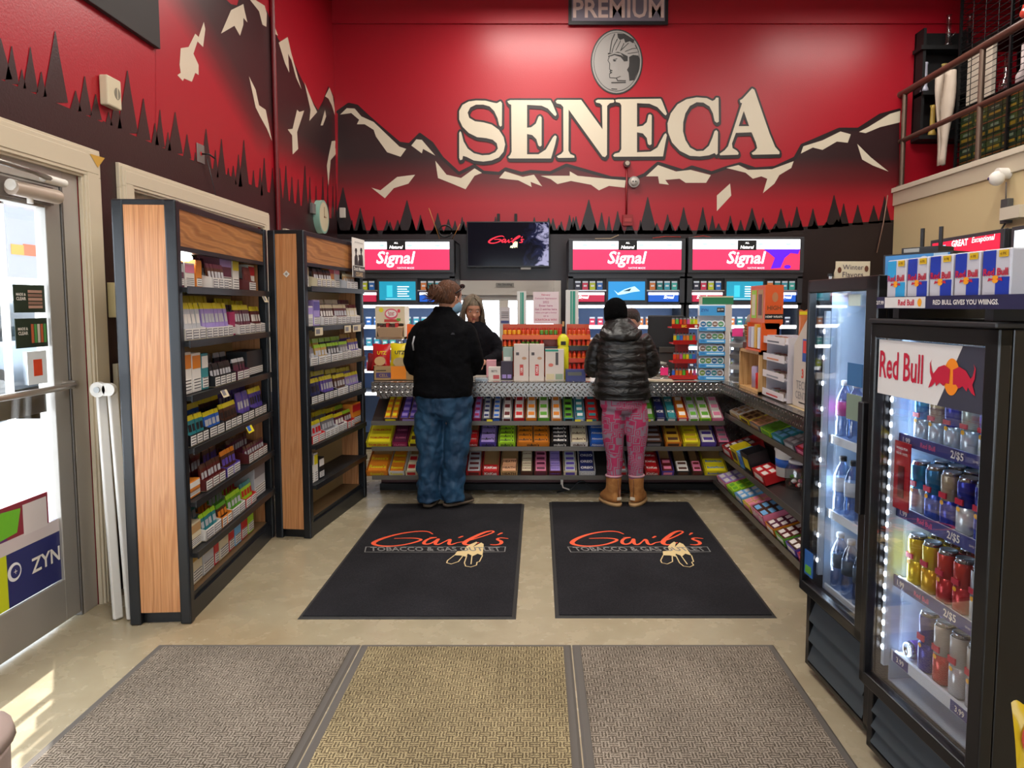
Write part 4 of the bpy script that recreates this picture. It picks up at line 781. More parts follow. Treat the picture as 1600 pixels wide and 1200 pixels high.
LOW = [(572, 606, 'orange', 'orange', "Reese's", 'yellow', 3, .7), (607, 632, 'white', 'orange', 'Reeses', 'yellow', 4, 1), (633, 652, 'cream', 'cream', None, 'red', 3, .5), (728, 752, 'red', 'silver', None, 'maroon', 5, .8), (753, 780, 'red', 'red', 'KitKat', 'white', 4, .25), (782, 809, 'tan', 'peach', 'HEATH', 'brown', 4, .4), (813, 833, 'brown', 'cream', 'ALMOND', 'maroon', 5, .7), (834, 856, 'maroon', 'pink', None, 'plum', 5, .75), (857, 878, 'maroon', 'lilac', 'HERSHEY', 'violet', 5, 1), (880, 902, 'cream', 'silver', None, 'violet', 5, .9), (904, 931, 'silver', 'navy', 'OREO', 'white', 4, .9), (968, 981, 'silver', 'silver', None, 'red', 4, .6), (1007, 1031, 'red', 'red', 'KitKat', 'white', 4, .7), (1033, 1054, 'violet', 'maroon', None, 'pink', 4, .6), (1056, 1079, 'black', 'white', None, 'brown', 5, .5), (1081, 1099, 'brown', 'pink', None, 'maroon', 5, .5), (1101, 1138, 'yellow', 'yellow', 'Butterfinger', 'blue', 4, .5)]
for nm, row in (('top', TOP), ('middle', MID), ('lowest', LOW)):
    nl = sum(1 for r_ in row if r_[1] < 660); 
    secs = [[r_ for r_ in row if r_[1] < 660], [r_ for r_ in row if 660 < r_[1] < 950], [r_ for r_ in row if r_[0] > 950]]
    for si, sec in enumerate(secs):
        for j, r_ in enumerate(sec):
            pos = ['left of both customers', 'between the customers', 'right of pink leggings'][si]
            front_tray(r_[0], r_[1], nm, r_[2], r_[3], r_[4], r_[5], r_[6], r_[7], cols=2 if (r_[2] == 'orange' and r_[1] - r_[0] > 45) or (nm == 'top' and r_[1] - r_[0] > 22) else 1,
                       fronttxt=r_[4] if nm != 'top' else None, where='%s from left, %s counter shelf, %s' % (ORD[j], nm, pos))
# yellow price stickers on top shelf edge
for k, px in enumerate((765, 903, 921, 1012)):
    p = atY(px, 657, CY - .008); tagit(MB().box(-.022, .022, -.0015, 0, -.008, .008, C('yellow')).build('price_label'), '%s yellow price label from the left on the top counter shelf edge' % ORD[k], 'price label', None, p)
# hanging white cord + cables under the lowest shelf
mb = MB(); a = atY(876, 745, 5.5); mb.tube([a, a + V((.01, 0, -.05)), a + V((.02, .02, -.09)), a + V((.07, .03, -.11))], .006, WHT); mb.box(a.x + .0, a.x + .02, 5.5, 5.505, a.z - .06, a.z, WHT); mb.build('loose_tag', label='white strip of cord dangling under the lowest counter shelf between the customers', cat='cord')
mb = MB(); pts = [atY(870, 769, 5.61), atY(890, 765, 5.61), atY(905, 752, 5.61), atY(912, 752, 5.61), atY(930, 765, 5.61), atY(960, 770, 5.61), atY(1010, 766, 5.61), atY(1060, 771, 5.61)]; mb.tube(pts, .006, BLK); mb.build('power_cable', label='black cable running along the foot of the counter behind the tan boots', cat='cable')
# ---- right leg goods ------------------------------------------------------
def side_box(shelf, y0, y1, h, col, acc, name, label, txt=None, tc='white', off=.012, dep=.26, cat='candy box', packs=None, fr=True):
    """box on the right leg shelf; front faces -x; y0<y1 along the shelf"""
    ang = R(18); zf = zr[shelf]; x0 = xr[shelf] + off
    o = thing(name, label, cat, V((x0, (y0 + y1) / 2, zf + off * math.tan(ang) + .004)), (0, -ang, 0))
    w = (y1 - y0) / 2 - .004; t = .003
    mb = MB(); mb.box(0, t, -w, w, 0, h, C(col)); mb.box(0, dep, -w, w, 0, t, C('tan')); mb.box(dep - t, dep, -w, w, 0, h, C(col)); mb.box(0, dep, -w, -w + t, 0, h, C(col)); mb.box(0, dep, w - t, w, 0, h, C(col)); mb.build('box', o)
    mb = MB()
    if txt: mb.text(txt, (-.001, 0, h / 2), (0, -1, 0), (0, 0, 1), w * 1.7, h * .7, C(tc), .03)
    else: mb.box(-.001, 0, -w * .7, w * .7, h * .25, h * .75, C(acc))
    mb.build('front_print', o)
    mx = MX.Translation(o.location) @ MX.Rotation(-ang, 4, 'Y')
    if packs:
        n = int(dep / .055)
        for k in range(n):
            for q in range(2):
                key = ('sp', packs, acc, round(w, 3))
                p = obj_from(key, lambda: MB().box(-.024, .024, -w / 2 + .004, w / 2 - .004, 0, .016, C(packs, .3)).box(-.016, .016, -w * .3, w * .3, .016, .0166, C(acc, .4)), 'candy_pack')
                sl = label.split(', ')[-1] if ', ' in label else label; sl = sl.replace('on the ', '').replace(' the ', ' ')
                tagit(p, ('%s candy pack in %s tray, %s' % (packs, col, sl)) if ', ' in label else '%s candy pack in the %s' % (packs, {5.18: 'red box at the counter corner', 4.4: 'red box before the white tub', 3.2: 'red box nearest the cooler'}[y0]), 'candy pack', '%s packs, %s' % (packs, label), mx @ V((.034 + k * .052, (q - .5) * (w - .004), h * .72)), (0, -ang - R(6), R(rnd.uniform(-4, 4))))
# top shelf of the right leg (left to right in view = far to near)
tl = [(5.15, 5.4, 'cream', 'tan', 'white'), (4.9, 5.13, 'yellow', 'brown', 'tan'), (4.66, 4.88, 'grey', 'tan', 'peach'), (4.44, 4.64, 'lime', 'green', 'green'), (4.22, 4.42, 'teal', 'sky', 'teal'), (4.02, 4.2, 'grey', 'silver', 'grey'), (3.8, 4.0, 'magenta', 'pink', 'red'), (3.58, 3.78, 'white', 'pink', 'pink'), (3.36, 3.56, 'red', 'silver', 'pink'), (3.1, 3.34, 'green', 'lime', 'brown')]
for k, (y0, y1, c_, a_, p_) in enumerate(tl):
    side_box('top', y0, y1, .04, c_, a_, 'candy_tray', '%s candy tray, %s from the corner on the side counter top shelf' % (c_, ORD[k]), packs=p_)
side_box('middle', 5.18, 5.42, .07, 'red', 'white', 'candy_box', 'red candy box at the corner of the side counter middle shelf', packs='maroon')
side_box('middle', 4.98, 5.14, .12, 'yellow', 'brown', 'candy_box', 'yellow and brown box beside the red one on the side middle shelf', dep=.12)
side_box('middle', 4.86, 4.96, .12, 'sky', 'blue', 'candy_box', 'sky blue box on the side counter middle shelf', dep=.12)
side_box('middle', 4.66, 4.84, .15, 'black', 'yellow', 'candy_box', 'tall black box with yellow print on the side middle shelf', dep=.14)
side_box('middle', 4.4, 4.64, .07, 'red', 'white', 'candy_box', 'pinkish red box of chews before the white tub on the side middle shelf', packs='red', off=0.012, dep=.13)
o = thing('plastic_tub', 'round white plastic tub with a blue label on the side counter middle shelf', 'tub', (1.56, 4.36, zr['middle'] + .09)); mb = MB(); mb.lathe([(.075, 0), (.085, .15), (.09, .16), (.088, .175), (.08, .178)], WHT, n=24); mb.build('tub', o); mb = MB(); mb.lathe([(.0815, .06), (.0835, .09), (.0845, .11)], C('blue'), n=24); mb.build('label_band', o)
for k, (y, x) in enumerate(((4.1, 1.56), (3.86, 1.56), (3.62, 1.57))):
    o = thing('candy_jar', '%s clear plastic jar of candy from the white tub on the side middle shelf' % ORD[k], 'jar', (x - .02, y, zr['middle'] + .078))
    mb = MB(); mb.lathe([(.08, 0), (.092, .04), (.092, .11), (.075, .14), (.07, .15)], PLASTIC, n=24); mb.build('jar', o)
    mb = MB(); mb.lathe([(.074, .15), (.074, .165), (.06, .17)], M('C8C8CA', .2), n=24); mb.build('lid', o)
    mb = MB()
    for q in range(14):
        a_ = rnd.uniform(0, 6.28); r_ = rnd.uniform(0, .062); mb.sph((r_ * cos(a_), r_ * sin(a_), .016 + rnd.uniform(0, .06)), .017, .012, .012, C(['red', 'pink', 'green', 'white', 'violet'][q % 5], .3), 8, 5)
    mb.build('sweets', o)['kind'] = 'stuff'
side_box('middle', 3.2, 3.46, .1, 'red', 'white', 'candy_box', 'red box nearest the cooler on the side counter middle shelf', packs='maroon')
ll = [(5.16, 5.42, 'pink', 'white', 'lilac', None), (4.94, 5.14, 'lime', 'green', 'lime', None), (4.74, 4.92, 'sky', 'white', 'sky', None), (4.54, 4.72, 'yellow', 'pink', 'peach', None), (4.26, 4.52, 'pink', 'sky', 'brown', 'Laffy Taffy'), (4.08, 4.24, 'orange', 'white', 'plum', None), (3.9, 4.06, 'green', 'white', 'maroon', None), (3.72, 3.88, 'violet', 'white', 'brown', None), (3.5, 3.7, 'magenta', 'pink', 'red', None), (3.25, 3.48, 'lime', 'red', 'black', None)]
for k, (y0, y1, c_, a_, p_, t_) in enumerate(ll):
    side_box('lowest', y0, y1, .075 if t_ else .05, c_, a_, 'candy_tray', '%s candy tray, %s from the corner on the side counter lowest shelf' % (c_, ORD[k]), packs=p_, txt=t_, tc='white', dep=.3)
# ================================================================ LIT CIGARETTE CABINETS behind the counter
CAB = M('3C3E42', .4, .3); CABD = M('232428', .5)
PINK = M('E4325F', .5, emit=.8); LWHT = M('F4F8FF', .5, emit=1.8); LBLUE = M('8FB0E8', .6)
STRIP = M('FFFFFF', .5, emit=5)
def shear_text(mb, t, o, w, h, m, sh=.28, bold=.03, u=(1, 0, 0)): mb.text(t, o, u, (0, 0, 1), w, h, m, bold, sh)
packs_cols = ['3A3C50', 'D83A5C', 'C9D838', '2F74C8', 'E08848', '2A8A8E', '3FA8C0', '44B8B0']
def pack_mb(c, w=.056, h=.088): return MB().box(-w / 2, w / 2, -.022, 0, 0, h, M(c, .4)).box(-w / 2, w / 2, -.0225, -.022, h * .8, h, M('D8E4F0', .4)).box(-w * .3, w * .3, -.023, -.022, h * .35, h * .55, M('E8ECF4', .4))
NAMES8 = {'3A3C50': 'slate', 'D83A5C': 'pink', 'C9D838': 'lime', '2F74C8': 'blue', 'E08848': 'orange', '2A8A8E': 'teal', '3FA8C0': 'cyan', '44B8B0': 'turquoise'}
def cabinet(xl_px, xr_px, ytop, lab, short, screen, purple=False, right_side=False):
    Yf = 7.35; a = atY(xl_px, ytop, Yf); b = atY(xr_px, ytop, Yf); w = b.x - a.x; H = a.z
    o = thing('tobacco_cabinet', lab, 'cabinet', ((a.x + b.x) / 2, Yf, 0)); s = 7.35 / FPX
    def zz(y): return atY(900, y, Yf).z
    zh0 = zz(427); z_s0 = zz(430); w2 = w / 2
    mb = MB(); mb.box(-w2, -w2 + .03, .0, .5, 0, H, CAB); mb.box(w2 - .03, w2, .0, .5, 0, H, CAB); mb.box(-w2, w2, .47, .5, 0, H, LBLUE); mb.box(-w2, w2, 0, .5, H - .02, H, CAB); mb.box(-w2, w2, 0, .5, 0, .1, CAB); mb.build('cabinet_body', o, bevel=.003)
    # header light box
    mb = MB(); mb.box(-w2, w2, -.06, .1, zh0, H, CAB); mb.build('light_box', o, bevel=.006)
    zw = zz(390); zb_ = zz(422); e = .045
    mb = MB(); mb.box(-w2 + e, w2 - e, -.064, -.06, zw, H - .025, LWHT); mb.box(-w2 + e, w2 - e, -.064, -.06, zb_, zw, PINK)
    for k in range(4): mb.disc((-w2 + w * (.14 + .24 * k), -.065, (zw + H - .025) / 2), (1, 0, 0), (0, 0, 1), .03, .012, M('BFE0E0', .5, emit=.7), 12)
    if purple:
        PU = M('5A10D8', .5, emit=.8)
        mb.poly([(w2 - .42, -.066, zw), (w2 - e, -.066, zw), (w2 - e - .02, -.066, zw - .05), (w2 - .14, -.066, zw - .04), (w2 - .2, -.066, zw - .09), (w2 - .24, -.066, zb_ + .02), (w2 - .34, -.066, zb_ + .01), (w2 - .3, -.066, zw - .09), (w2 - .36, -.066, zw - .04)], PU)
        mb.disc((w2 - .17, -.066, zb_ + .03), (1, 0, 0), (0, 0, 1), .035, .02, PU, 14)
    mb.build('lit_panel', o)
    mb = MB(); zc = (zw + zb_) / 2 + .01; shear_text(mb, 'Signal', (.0, -.067, zc - .01), .42, .165, M('FFFFFF', .5, emit=1.2), .22, .02); mb.text('NATIVE MADE', (.1, -.067, zb_ + .018), (1, 0, 0), (0, 0, 1), .2, .02, M('FFD0DC', .5, emit=.9), .02)
    mb.box(-.01 - .08, .1, -.0665, -.064, zw - .01, zw + .09, BLKM); shear_text(mb, 'Natural', (.005, -.068, zw + .02), .14, .034, M('FFFFFF', .5, emit=1), .25, .03); mb.text('ALL', (.005, -.068, zw + .062), (1, 0, 0), (0, 0, 1), .05, .018, M('FFFFFF', .5, emit=1), .03)
    mb.build('lettering', o)
    # middle panel with screen
    zm1 = zz(432); zm0 = zz(476)
    sl, sr = -w2 + .43 * w - .07, -w2 + .63 * w + .04
    sl, sr = -w2 + w * .345, -w2 + w * .66
    mb = MB(); mb.box(-w2 + .03, w2 - .03, .02, .04, zm0, zm1, CABD); mb.box(sl - .02, sr + .02, -.02, .02, zm0, zm1, CAB); mb.box(-w2, -w2 + .05, -.03, .02, zm0, zm1, CAB); mb.box(w2 - .05, w2, -.03, .02, zm0, zm1, CAB); mb.box(-w2, w2, -.03, .02, zm1 - .02, zh0, CAB); mb.box(-w2, w2, -.03, .02, zm0, zm0 + .02, CAB); mb.box(-w2 + .05, sl - .02, -.02, .02, zz(455), zz(453), STEEL); mb.box(sr + .02, w2 - .05, -.02, .02, zz(455), zz(453), STEEL); mb.build('facia', o)
    mb = MB(); mb.box(sl, sr, -.026, -.02, zz(469), zz(440), M('1A86C8' if screen == 'fish' else '1C8FAE', .3, emit=.8)); 
    cx = (sl + sr) / 2; cz = zz(455)
    if screen == 'fish':
        mb.poly([(cx - .13, -.028, cz + .01), (cx - .09, -.028, cz - .02), (cx - .02, -.028, cz + .02), (cx + .08, -.028, cz + .05), (cx + .14, -.028, cz), (cx + .06, -.028, cz - .01), (cx - .02, -.028, cz - .03), (cx - .09, -.028, cz - .04)], M('BFE8F4', .4, emit=.7))
        mb.poly([(cx - .04, -.029, cz), (cx + .05, -.029, cz + .03), (cx + .03, -.029, cz)], M('14405C', .4))
    else:
        mb.box(cx - .11, cx - .05, -.028, -.026, cz - .06, cz + .06, M('3AC0D8', .4, emit=.8))
        for k in range(5): mb.box(cx, cx + .12 - .02 * (k % 2), -.028, -.026, cz + .04 - k * .024, cz + .05 - k * .024, M('E0F4FA', .4, emit=1))
        mb.box(cx - .12, cx + .14, -.028, -.026, cz - .085, cz - .075, M('9AD0E0', .4, emit=.8))
    mb.build('screen', o)
    # lower lit sign blocks
    mb = MB(); mb.box(-w2 + .06, sl - .04, -.02, .02, zm0 + .03, zz(457), M('C0284C', .4, emit=.5)); mb.box(-w2 + .06, sl - .04, -.021, .02, zz(461), zz(457), LWHT); shear_text(mb, 'Signal', (-w2 / 2 - .14, -.023, zz(465)), .2, .045, M('FFFFFF', .4, emit=1)); mb.build('lit_card', o)
    mb = MB(); mb.box(sr + .04, w2 - .06, -.02, .02, zm0 + .03, zz(457), M('1C5CC8', .4, emit=.6)); mb.box(sr + .04, w2 - .06, -.021, .02, zz(461), zz(457), LWHT); shear_text(mb, 'Signal', (w2 / 2 + .14, -.023, zz(465)), .2, .045, M('FFFFFF', .4, emit=1)); mb.build('lit_card', o)
    # lit shelves
    zs_ = [zz(509), zz(542), zz(578), .6]
    for k, z in enumerate(zs_):
        mb = MB(); mb.box(-w2 + .03, w2 - .03, .02, .45, z - .02, z, M('C8D4E4', .4)); mb.build('shelf', o)
        mb = MB(); mb.box(-w2 + .04, w2 - .04, .0, .02, z - .03, z + .005, STRIP if k < 2 else LWHT); mb.build('light_strip', o)
    mb = MB(); mb.box(-w2 + .03, w2 - .03, .0, .03, zz(481), zz(477), STRIP); mb.build('light_strip', o)
    # packs: show rows (things)
    c0 = o.location
    def pk(c, x, z, y, row):
        p = obj_from(('pk', c), lambda: pack_mb(c), 'cigarette_pack')
        tagit(p, '%s cigarette pack, %s, %s' % (NAMES8[c], row, short), 'cigarette pack', '%s packs, %s, %s' % (NAMES8[c], row, short), V((c0.x + x, Yf + y, z)))
    for k in range(4):
        pk(packs_cols[k], -w2 + .1 + k * .075, zz(453) + .002, .015, 'upper left window')
        pk(packs_cols[4 + k], sr + .08 + k * .075, zz(453) + .002, .015, 'upper right window')
    for r, z in enumerate(zs_[:3]):
        n = 13
        for k in range(n):
            x = -w2 + .09 + k * (w - .18) / (n - 1)
            if r == 0 and (k * 7 + int(xl_px)) % 5 == 0: continue
            pk(packs_cols[(k // 2 + 3 * r + int(xl_px)) % 8], x, z + .002, .14, ['first', 'second', 'third'][r] + ' lit shelf')
    return o
cabinet(530, 710, 375, 'lit cigarette cabinet left of the television, partly behind the far wooden rack', 'left cabinet', 'txt')
cabinet(888, 1070, 374, 'lit cigarette cabinet right of the television with a swimming turtle on its small screen', 'middle cabinet', 'fish')
cabinet(1074, 1254, 371, 'rightmost lit cigarette cabinet with a purple patch on its pink header', 'right cabinet', 'txt', purple=True)
# cabinets on the mezzanine wall (seen over the coolers)
def side_cab(y0, y1, lab, txt, col):
    xf = 3.4; z1_ = atX(1453, 377, xf).z; z0_ = atX(1460, 408, xf).z - .12
    o = thing('tobacco_cabinet', lab, 'cabinet', (xf, (y0 + y1) / 2, 0)); w = (y1 - y0) / 2
    mb = MB(); mb.box(0, .48, -w, w, 0, z1_ - .0, CAB); mb.box(-.03, 0, -w, w, z0_, z1_, CAB); mb.build('cabinet_body', o, bevel=.005)
    mb = MB(); mb.box(-.034, -.03, -w + .04, w - .04, z0_ + .02, z1_ - .03, M(col, .5, emit=1.0)); mb.build('lit_panel', o)
    mb = MB()
    if txt:
        mb.text('GREAT', (-.036, w * .1, (z0_ + z1_) / 2 + .09), (0, -1, 0), (0, 0, 1), .22, .12, M('FFF2F2', .5, emit=1.2), .03); mb.text('Exceptional', (-.036, -w * .52, (z0_ + z1_) / 2 + .09), (0, -1, 0), (0, 0, 1), .28, .08, M('FFF2F2', .5, emit=1.2), .01, .2)
        for k in range(3): mb.box(-.037, -.036, w * .5 + k * .09, w * .5 + k * .09 + .06, z0_ + .08, z0_ + .24, M('8FC8E0', .5, emit=.8))
    else: mb.box(-.036, -.034, -w * .6, w * .6, z0_ + .1, z1_ - .12, M('E08A70', .5, emit=.8))
    mb.build('lettering', o)
side_cab(5.2, 6.17, 'cabinet with a glowing red header reading GREAT above the cooler cartons', True, 'D81838')
side_cab(4.1, 5.12, 'cabinet with a pale glowing header at the right picture edge', False, 'D8E4EC')
# television
tv = thing('television', 'black flat television hung on the wall showing a red script logo', 'television', atY(795, 418, YB - .12)); o = tv.location
A_ = atY(729, 346, YB - .12) - o; B_ = atY(859, 418, YB - .12) - o
mb = MB(); mb.box(A_.x, B_.x, 0, .05, B_.z, A_.z, BLK); mb.build('housing', tv, bevel=.004)
def scr_mat():
    m, n, l, b = newmat('tv_picture'); tc = n.new('ShaderNodeTexCoord'); t = n.new('ShaderNodeTexNoise'); t.inputs['Scale'].default_value = 9; t.inputs['Detail'].default_value = 10; t.inputs['Distortion'].default_value = 1.5
    sp = n.new('ShaderNodeSeparateXYZ'); l.new(tc.outputs['Object'], t.inputs['Vector']); l.new(tc.outputs['Object'], sp.inputs[0])
    a = n.new('ShaderNodeMapRange'); a.inputs[1].default_value = -.1; a.inputs[2].default_value = .45; l.new(sp.outputs[0], a.inputs[0])
    q = n.new('ShaderNodeMath'); q.operation = 'MULTIPLY'; l.new(a.outputs[0], q.inputs[0]); l.new(t.outputs['Fac'], q.inputs[1])
    r = ramp(n, [(.24, (.001, .001, .004, 1)), (.38, lin('1E2244')), (.5, lin('B8B4D8'))]); l.new(q.outputs[0], r.inputs[0])
    l.new(r.outputs[0], b.inputs['Emission Color']); b.inputs['Emission Strength'].default_value = .9; b.inputs['Base Color'].default_value = (.005, .005, .008, 1); b.inputs['Roughness'].default_value = .1; b.inputs['Specular IOR Level'].default_value = .15
    return m
mb = MB(); mb.box(A_.x + .012, B_.x - .012, -.002, 0, B_.z + .02, A_.z - .012, scr_mat()); mb.build('screen', tv)
mb = MB(); TR = M('F0203A', .5, emit=1)
def P_(x, y): return V((-.22 + (x - 220) * .00034, -.004, .34 - (y - 265) * .00062))
gail_logo(mb, P_, .0006, (0, -1, 0), TR, mcr=M('E8E8C0', .5, emit=.9), full=False); mb.build('screen_logo', tv)
mb = MB(); mb.box(-.13, -.1, .05, .112, A_.z - .02, A_.z + .09, BLKM); mb.box(.06, .09, .05, .112, A_.z - .02, A_.z + .09, BLKM); mb.build('wall_bracket', tv)
mb = MB(); mb.box(.13, .24, -.004, .03, B_.z - .022, B_.z, M('8A8782', .4)); mb.build('sensor_strip', tv)
# no smoking sign, papers, green posts
def card(name, label, cat, x0, y0, x1, y1, Y0, mat, fn=None, th=.003):
    a = atY(x0, y1, Y0); b = atY(x1, y0, Y0); o = thing(name, label, cat, ((a.x + b.x) / 2, Y0, a.z)); w = b.x - a.x; h = b.z - a.z
    mb = MB(); mb.box(-w / 2, w / 2, -th, 0, 0, h, mat); mb.build('card', o)
    if fn: m2 = MB(); fn(m2, w, h, -th - .001); m2.build('printing', o)
    return o
card('small_sign', 'small grey no smoking sign over the window behind the till', 'sign', 775, 442, 803, 448, YB - .035, M('8A867E', .5), lambda m, w, h, y: m.text('No Smoking', (0, y, h / 2), (1, 0, 0), (0, 0, 1), w * .9, h * .7, DK, .02))
PKT = M('B0567E', .5)
def f_(m, w, h, y):
    for k, (t, c) in enumerate((('February', .9), ('Customer Appreciation', .9), ('2022', .5), ('Enter here', .6), ('Get 2 entries here', .9), ('when you get a bonus', .95), ('or a', .2), ('SCRATCH & WIN!', .9))): m.text(t, (0, y, h * (.9 - k * .11)), (1, 0, 0), (0, 0, 1), w * c * .95, h * .07, M('C0305C', .5) if k in (0, 7) else PKT, .01)
o = card('paper_notice', 'white paper notice with pink handwriting standing behind the drink shot rack', 'notice', 833, 456, 873, 506, 5.99, M('D8C8CC', .6), f_); o.location.z = o.location.z
TEAL = M('1B8A72', .4)
for k, (xa, xb, ya, yb, lab) in enumerate(((808, 822, 455, 508, 'tall white and green carton standing left of the paper notice'), (884, 904, 453, 508, 'tall white and green carton standing right of the paper notice'))):
    a = atY(xa, yb, 6.0); b = atY(xb, ya, 6.0); o = thing('tall_carton', lab, 'carton', ((a.x + b.x) / 2, 6.0, CT)); w = (b.x - a.x) / 2; h = b.z - CT
    mb = MB(); mb.box(-w, w, 0, .04, 0, h, M('CFCFCB', .5)); mb.build('carton', o); mb = MB(); mb.box(-w * .3, -w * .02, -.001, 0, .0, h - .01, TEAL); mb.box(w * .05, w * .5, -.001, 0, 0, h - .01, TEAL); mb.build('stripes', o)
card('small_notice', 'small grey printed notice above the left end of the drink shot rack', 'notice', 781, 480, 797, 508, 6.02, M('B9B4B6', .6), lambda m, w, h, y: (m.box(-w * .4, w * .4, y, y + .0005, h * .1, h * .25, NV), [m.box(-w * .35, w * .35, y, y + .0005, h * (.4 + .1 * k), h * (.44 + .1 * k), TXTK) for k in range(4)]))
# drink shot racks -------------------------------------------------------
ROR = M('B8481C', .4)
def shot_mb(c1, c2): return MB().cyl((0, 0, 0), (0, 0, .03), .0165, M(c2, .3), 10).cyl((0, 0, .03), (0, 0, .058), .0165, M(c1, .3), 10, cap=False).cyl((0, 0, .058), (0, 0, .065), .0165, M(c1, .3), 10, r2=.011, cap=False).cyl((0, 0, .065), (0, 0, .079), .012, M('C02018', .3), 10)
def shot_rack(x0, x1, ytops, lab, short, cols_, Y0=5.85, gap=None):
    a = atY(x0, 600, Y0).x; b = atY(x1, 600, Y0).x; w = (b - a) / 2; cx = (a + b) / 2
    o = thing('shot_rack', lab, 'display rack', (cx, Y0, CT)); zt_ = atY(850, ytops[0], Y0).z - CT
    mb = MB(); mb.box(-w, w, .12, .125, 0, zt_, ROR); mb.box(-w, -w + .004, 0, .12, 0, zt_ - .12, ROR); mb.box(w - .004, w, 0, .12, 0, zt_ - .12, ROR); mb.build('rack_body', o)
    for k, y in enumerate(ytops):
        z = atY(850, y + 21, Y0).z - CT
        if z < .01: z = .012
        mb = MB(); mb.box(-w, w, -.01, .12, z - .006, z, ROR); mb.box(-w, w, -.012, -.01, z - .012, z + .026, M(['D85A1C', '2A2A2C', 'C03418'][k % 3], .4)); mb.build('shelf', o)
        n = int(2 * w / .038)
        for q in range(n):
            if gap and gap(k, q, n): continue
            c1, c2 = cols_[(q // 4 + k) % len(cols_)]
            p = obj_from(('shot', c1, c2), lambda: shot_mb(c1, c2), 'energy_shot')
            tagit(p, 'small capped energy shot bottle on the %s tier of the %s' % (ORD[k], short), 'bottle', 'energy shots on the %s tier of the %s' % (ORD[k], short), V((cx - w + .022 + q * .038, Y0 + .012, CT + z + .001)))
SC = [('E8A01C', 'C02818'), ('D84A1C', 'E0A01C'), ('5A8A2C', '222222'), ('C83018', 'B8781C')]
shot_rack(785, 880, [507, 525], 'long low rack of energy shot bottles behind the white phone boxes', 'long rack', SC, gap=lambda k, q, n: k == 1 and q > n * .62)
shot_rack(886, 922, [507, 524, 543, 562], 'tall orange rack of energy shot bottles beside the person in the puffer jacket', 'tall orange rack', SC[1:2] + SC[3:])
# yellow squeeze dispenser
o = thing('yellow_dispenser', 'bright yellow bottle shaped dispenser standing before the energy shot racks', 'dispenser', (atY(880, 590, 5.72).x, 5.75, CT))
mb = MB(); YL = M('D8D018', .35); mb.loft([(0, 0, 0, .045, .03), (0, 0, .26, .045, .03), (0, 0, .27, .04, .028), (0, 0, .275, .047, .03), (0, 0, .33, .047, .03), (0, 0, .355, .03, .025), (0, 0, .37, .012, .012)], YL, 20, .7); mb.build('bottle', o)
mb = MB(); mb.cyl((0, 0, .365), (0, 0, .43), .014, BLKM, 10, r2=.008); mb.cyl((0, 0, .43), (0, 0, .47), .009, WODV_ if False else WOODP, 8); mb.build('nozzle', o)
mb = MB(); mb.box(-.02, .02, -.032, -.03, .28, .31, BLKM); mb.box(-.03, .0, -.032, -.03, .1, .15, WHT); mb.build('label', o)
# white phone accessory cartons
def retail(x0, x1, y0, name, lab, Y0, mat, fn=None, d=.08, cat='box', ybot=597):
    a = atY(x0, ybot, Y0).x; b = atY(x1, ybot, Y0).x; h = atY(x0, y0, Y0).z - CT; w = b - a
    o = thing(name, lab, cat, ((a + b) / 2, Y0, CT + .001)); mb = MB(); mb.box(-w / 2, w / 2, 0, d, 0, h, mat); mb.build('carton', o, bevel=.002)
    if fn: m2 = MB(); fn(m2, w, h, -.0012); m2.build('printing', o)
    return o
BX = M('CFC2B8', .5)
def pr(col, tx): return lambda m, w, h, y: (m.box(-w * .1, w * .14, y, y + .001, h * .15, h * .45, M(col, .5)), m.box(-w * .35, -w * .15, y, y + .001, h * .7, h * .78, TXTK), m.disc((w * .2, y, h * .62), (1, 0, 0), (0, 0, 1), w * .16, w * .1, M('B88A6A', .5), 12), m.text(tx, (w * .02, y - .0005, h * .3), (0, 0, 1), (-1, 0, 0), h * .26, w * .14, WHT, .02))
retail(803, 826, 538, 'accessory_box', 'tall white accessory carton nearest the left customer, red print', 5.60, BX, pr('C0443C', 'USB'))
retail(827, 850, 538, 'accessory_box', 'second tall white accessory carton, red bar down its middle', 5.60, BX, pr('C8202C', 'CABLE'))
retail(852, 881, 546, 'accessory_box', 'wide white accessory carton right of the two tall ones, teal top', 5.62, BX, lambda m, w, h, y: (m.box(w * .05, w * .2, y, y + .001, h * .5, h * .9, TXTK), m.disc((-w * .2, y, h * .5), (1, 0, 0), (0, 0, 1), .02, .014, M('C86A5A', .5), 12), m.box(-w * .45, -w * .02, y, y + .001, .01, h * .22, M('C8B890', .4)), m.box(w * .05, w * .45, y, y + .001, .01, h * .22, M('8A9A80', .4)), m.box(-w * .5, w * .2, y, y + .001, h * .93, h, TEAL)))
retail(884, 915, 578, 'navy_tin', 'low navy box by the elbow of the person in the puffer jacket', 5.58, NV, lambda m, w, h, y: m.box(-w * .4, w * .3, y, y + .001, h * .5, h * .8, M('5A5A50', .5)))
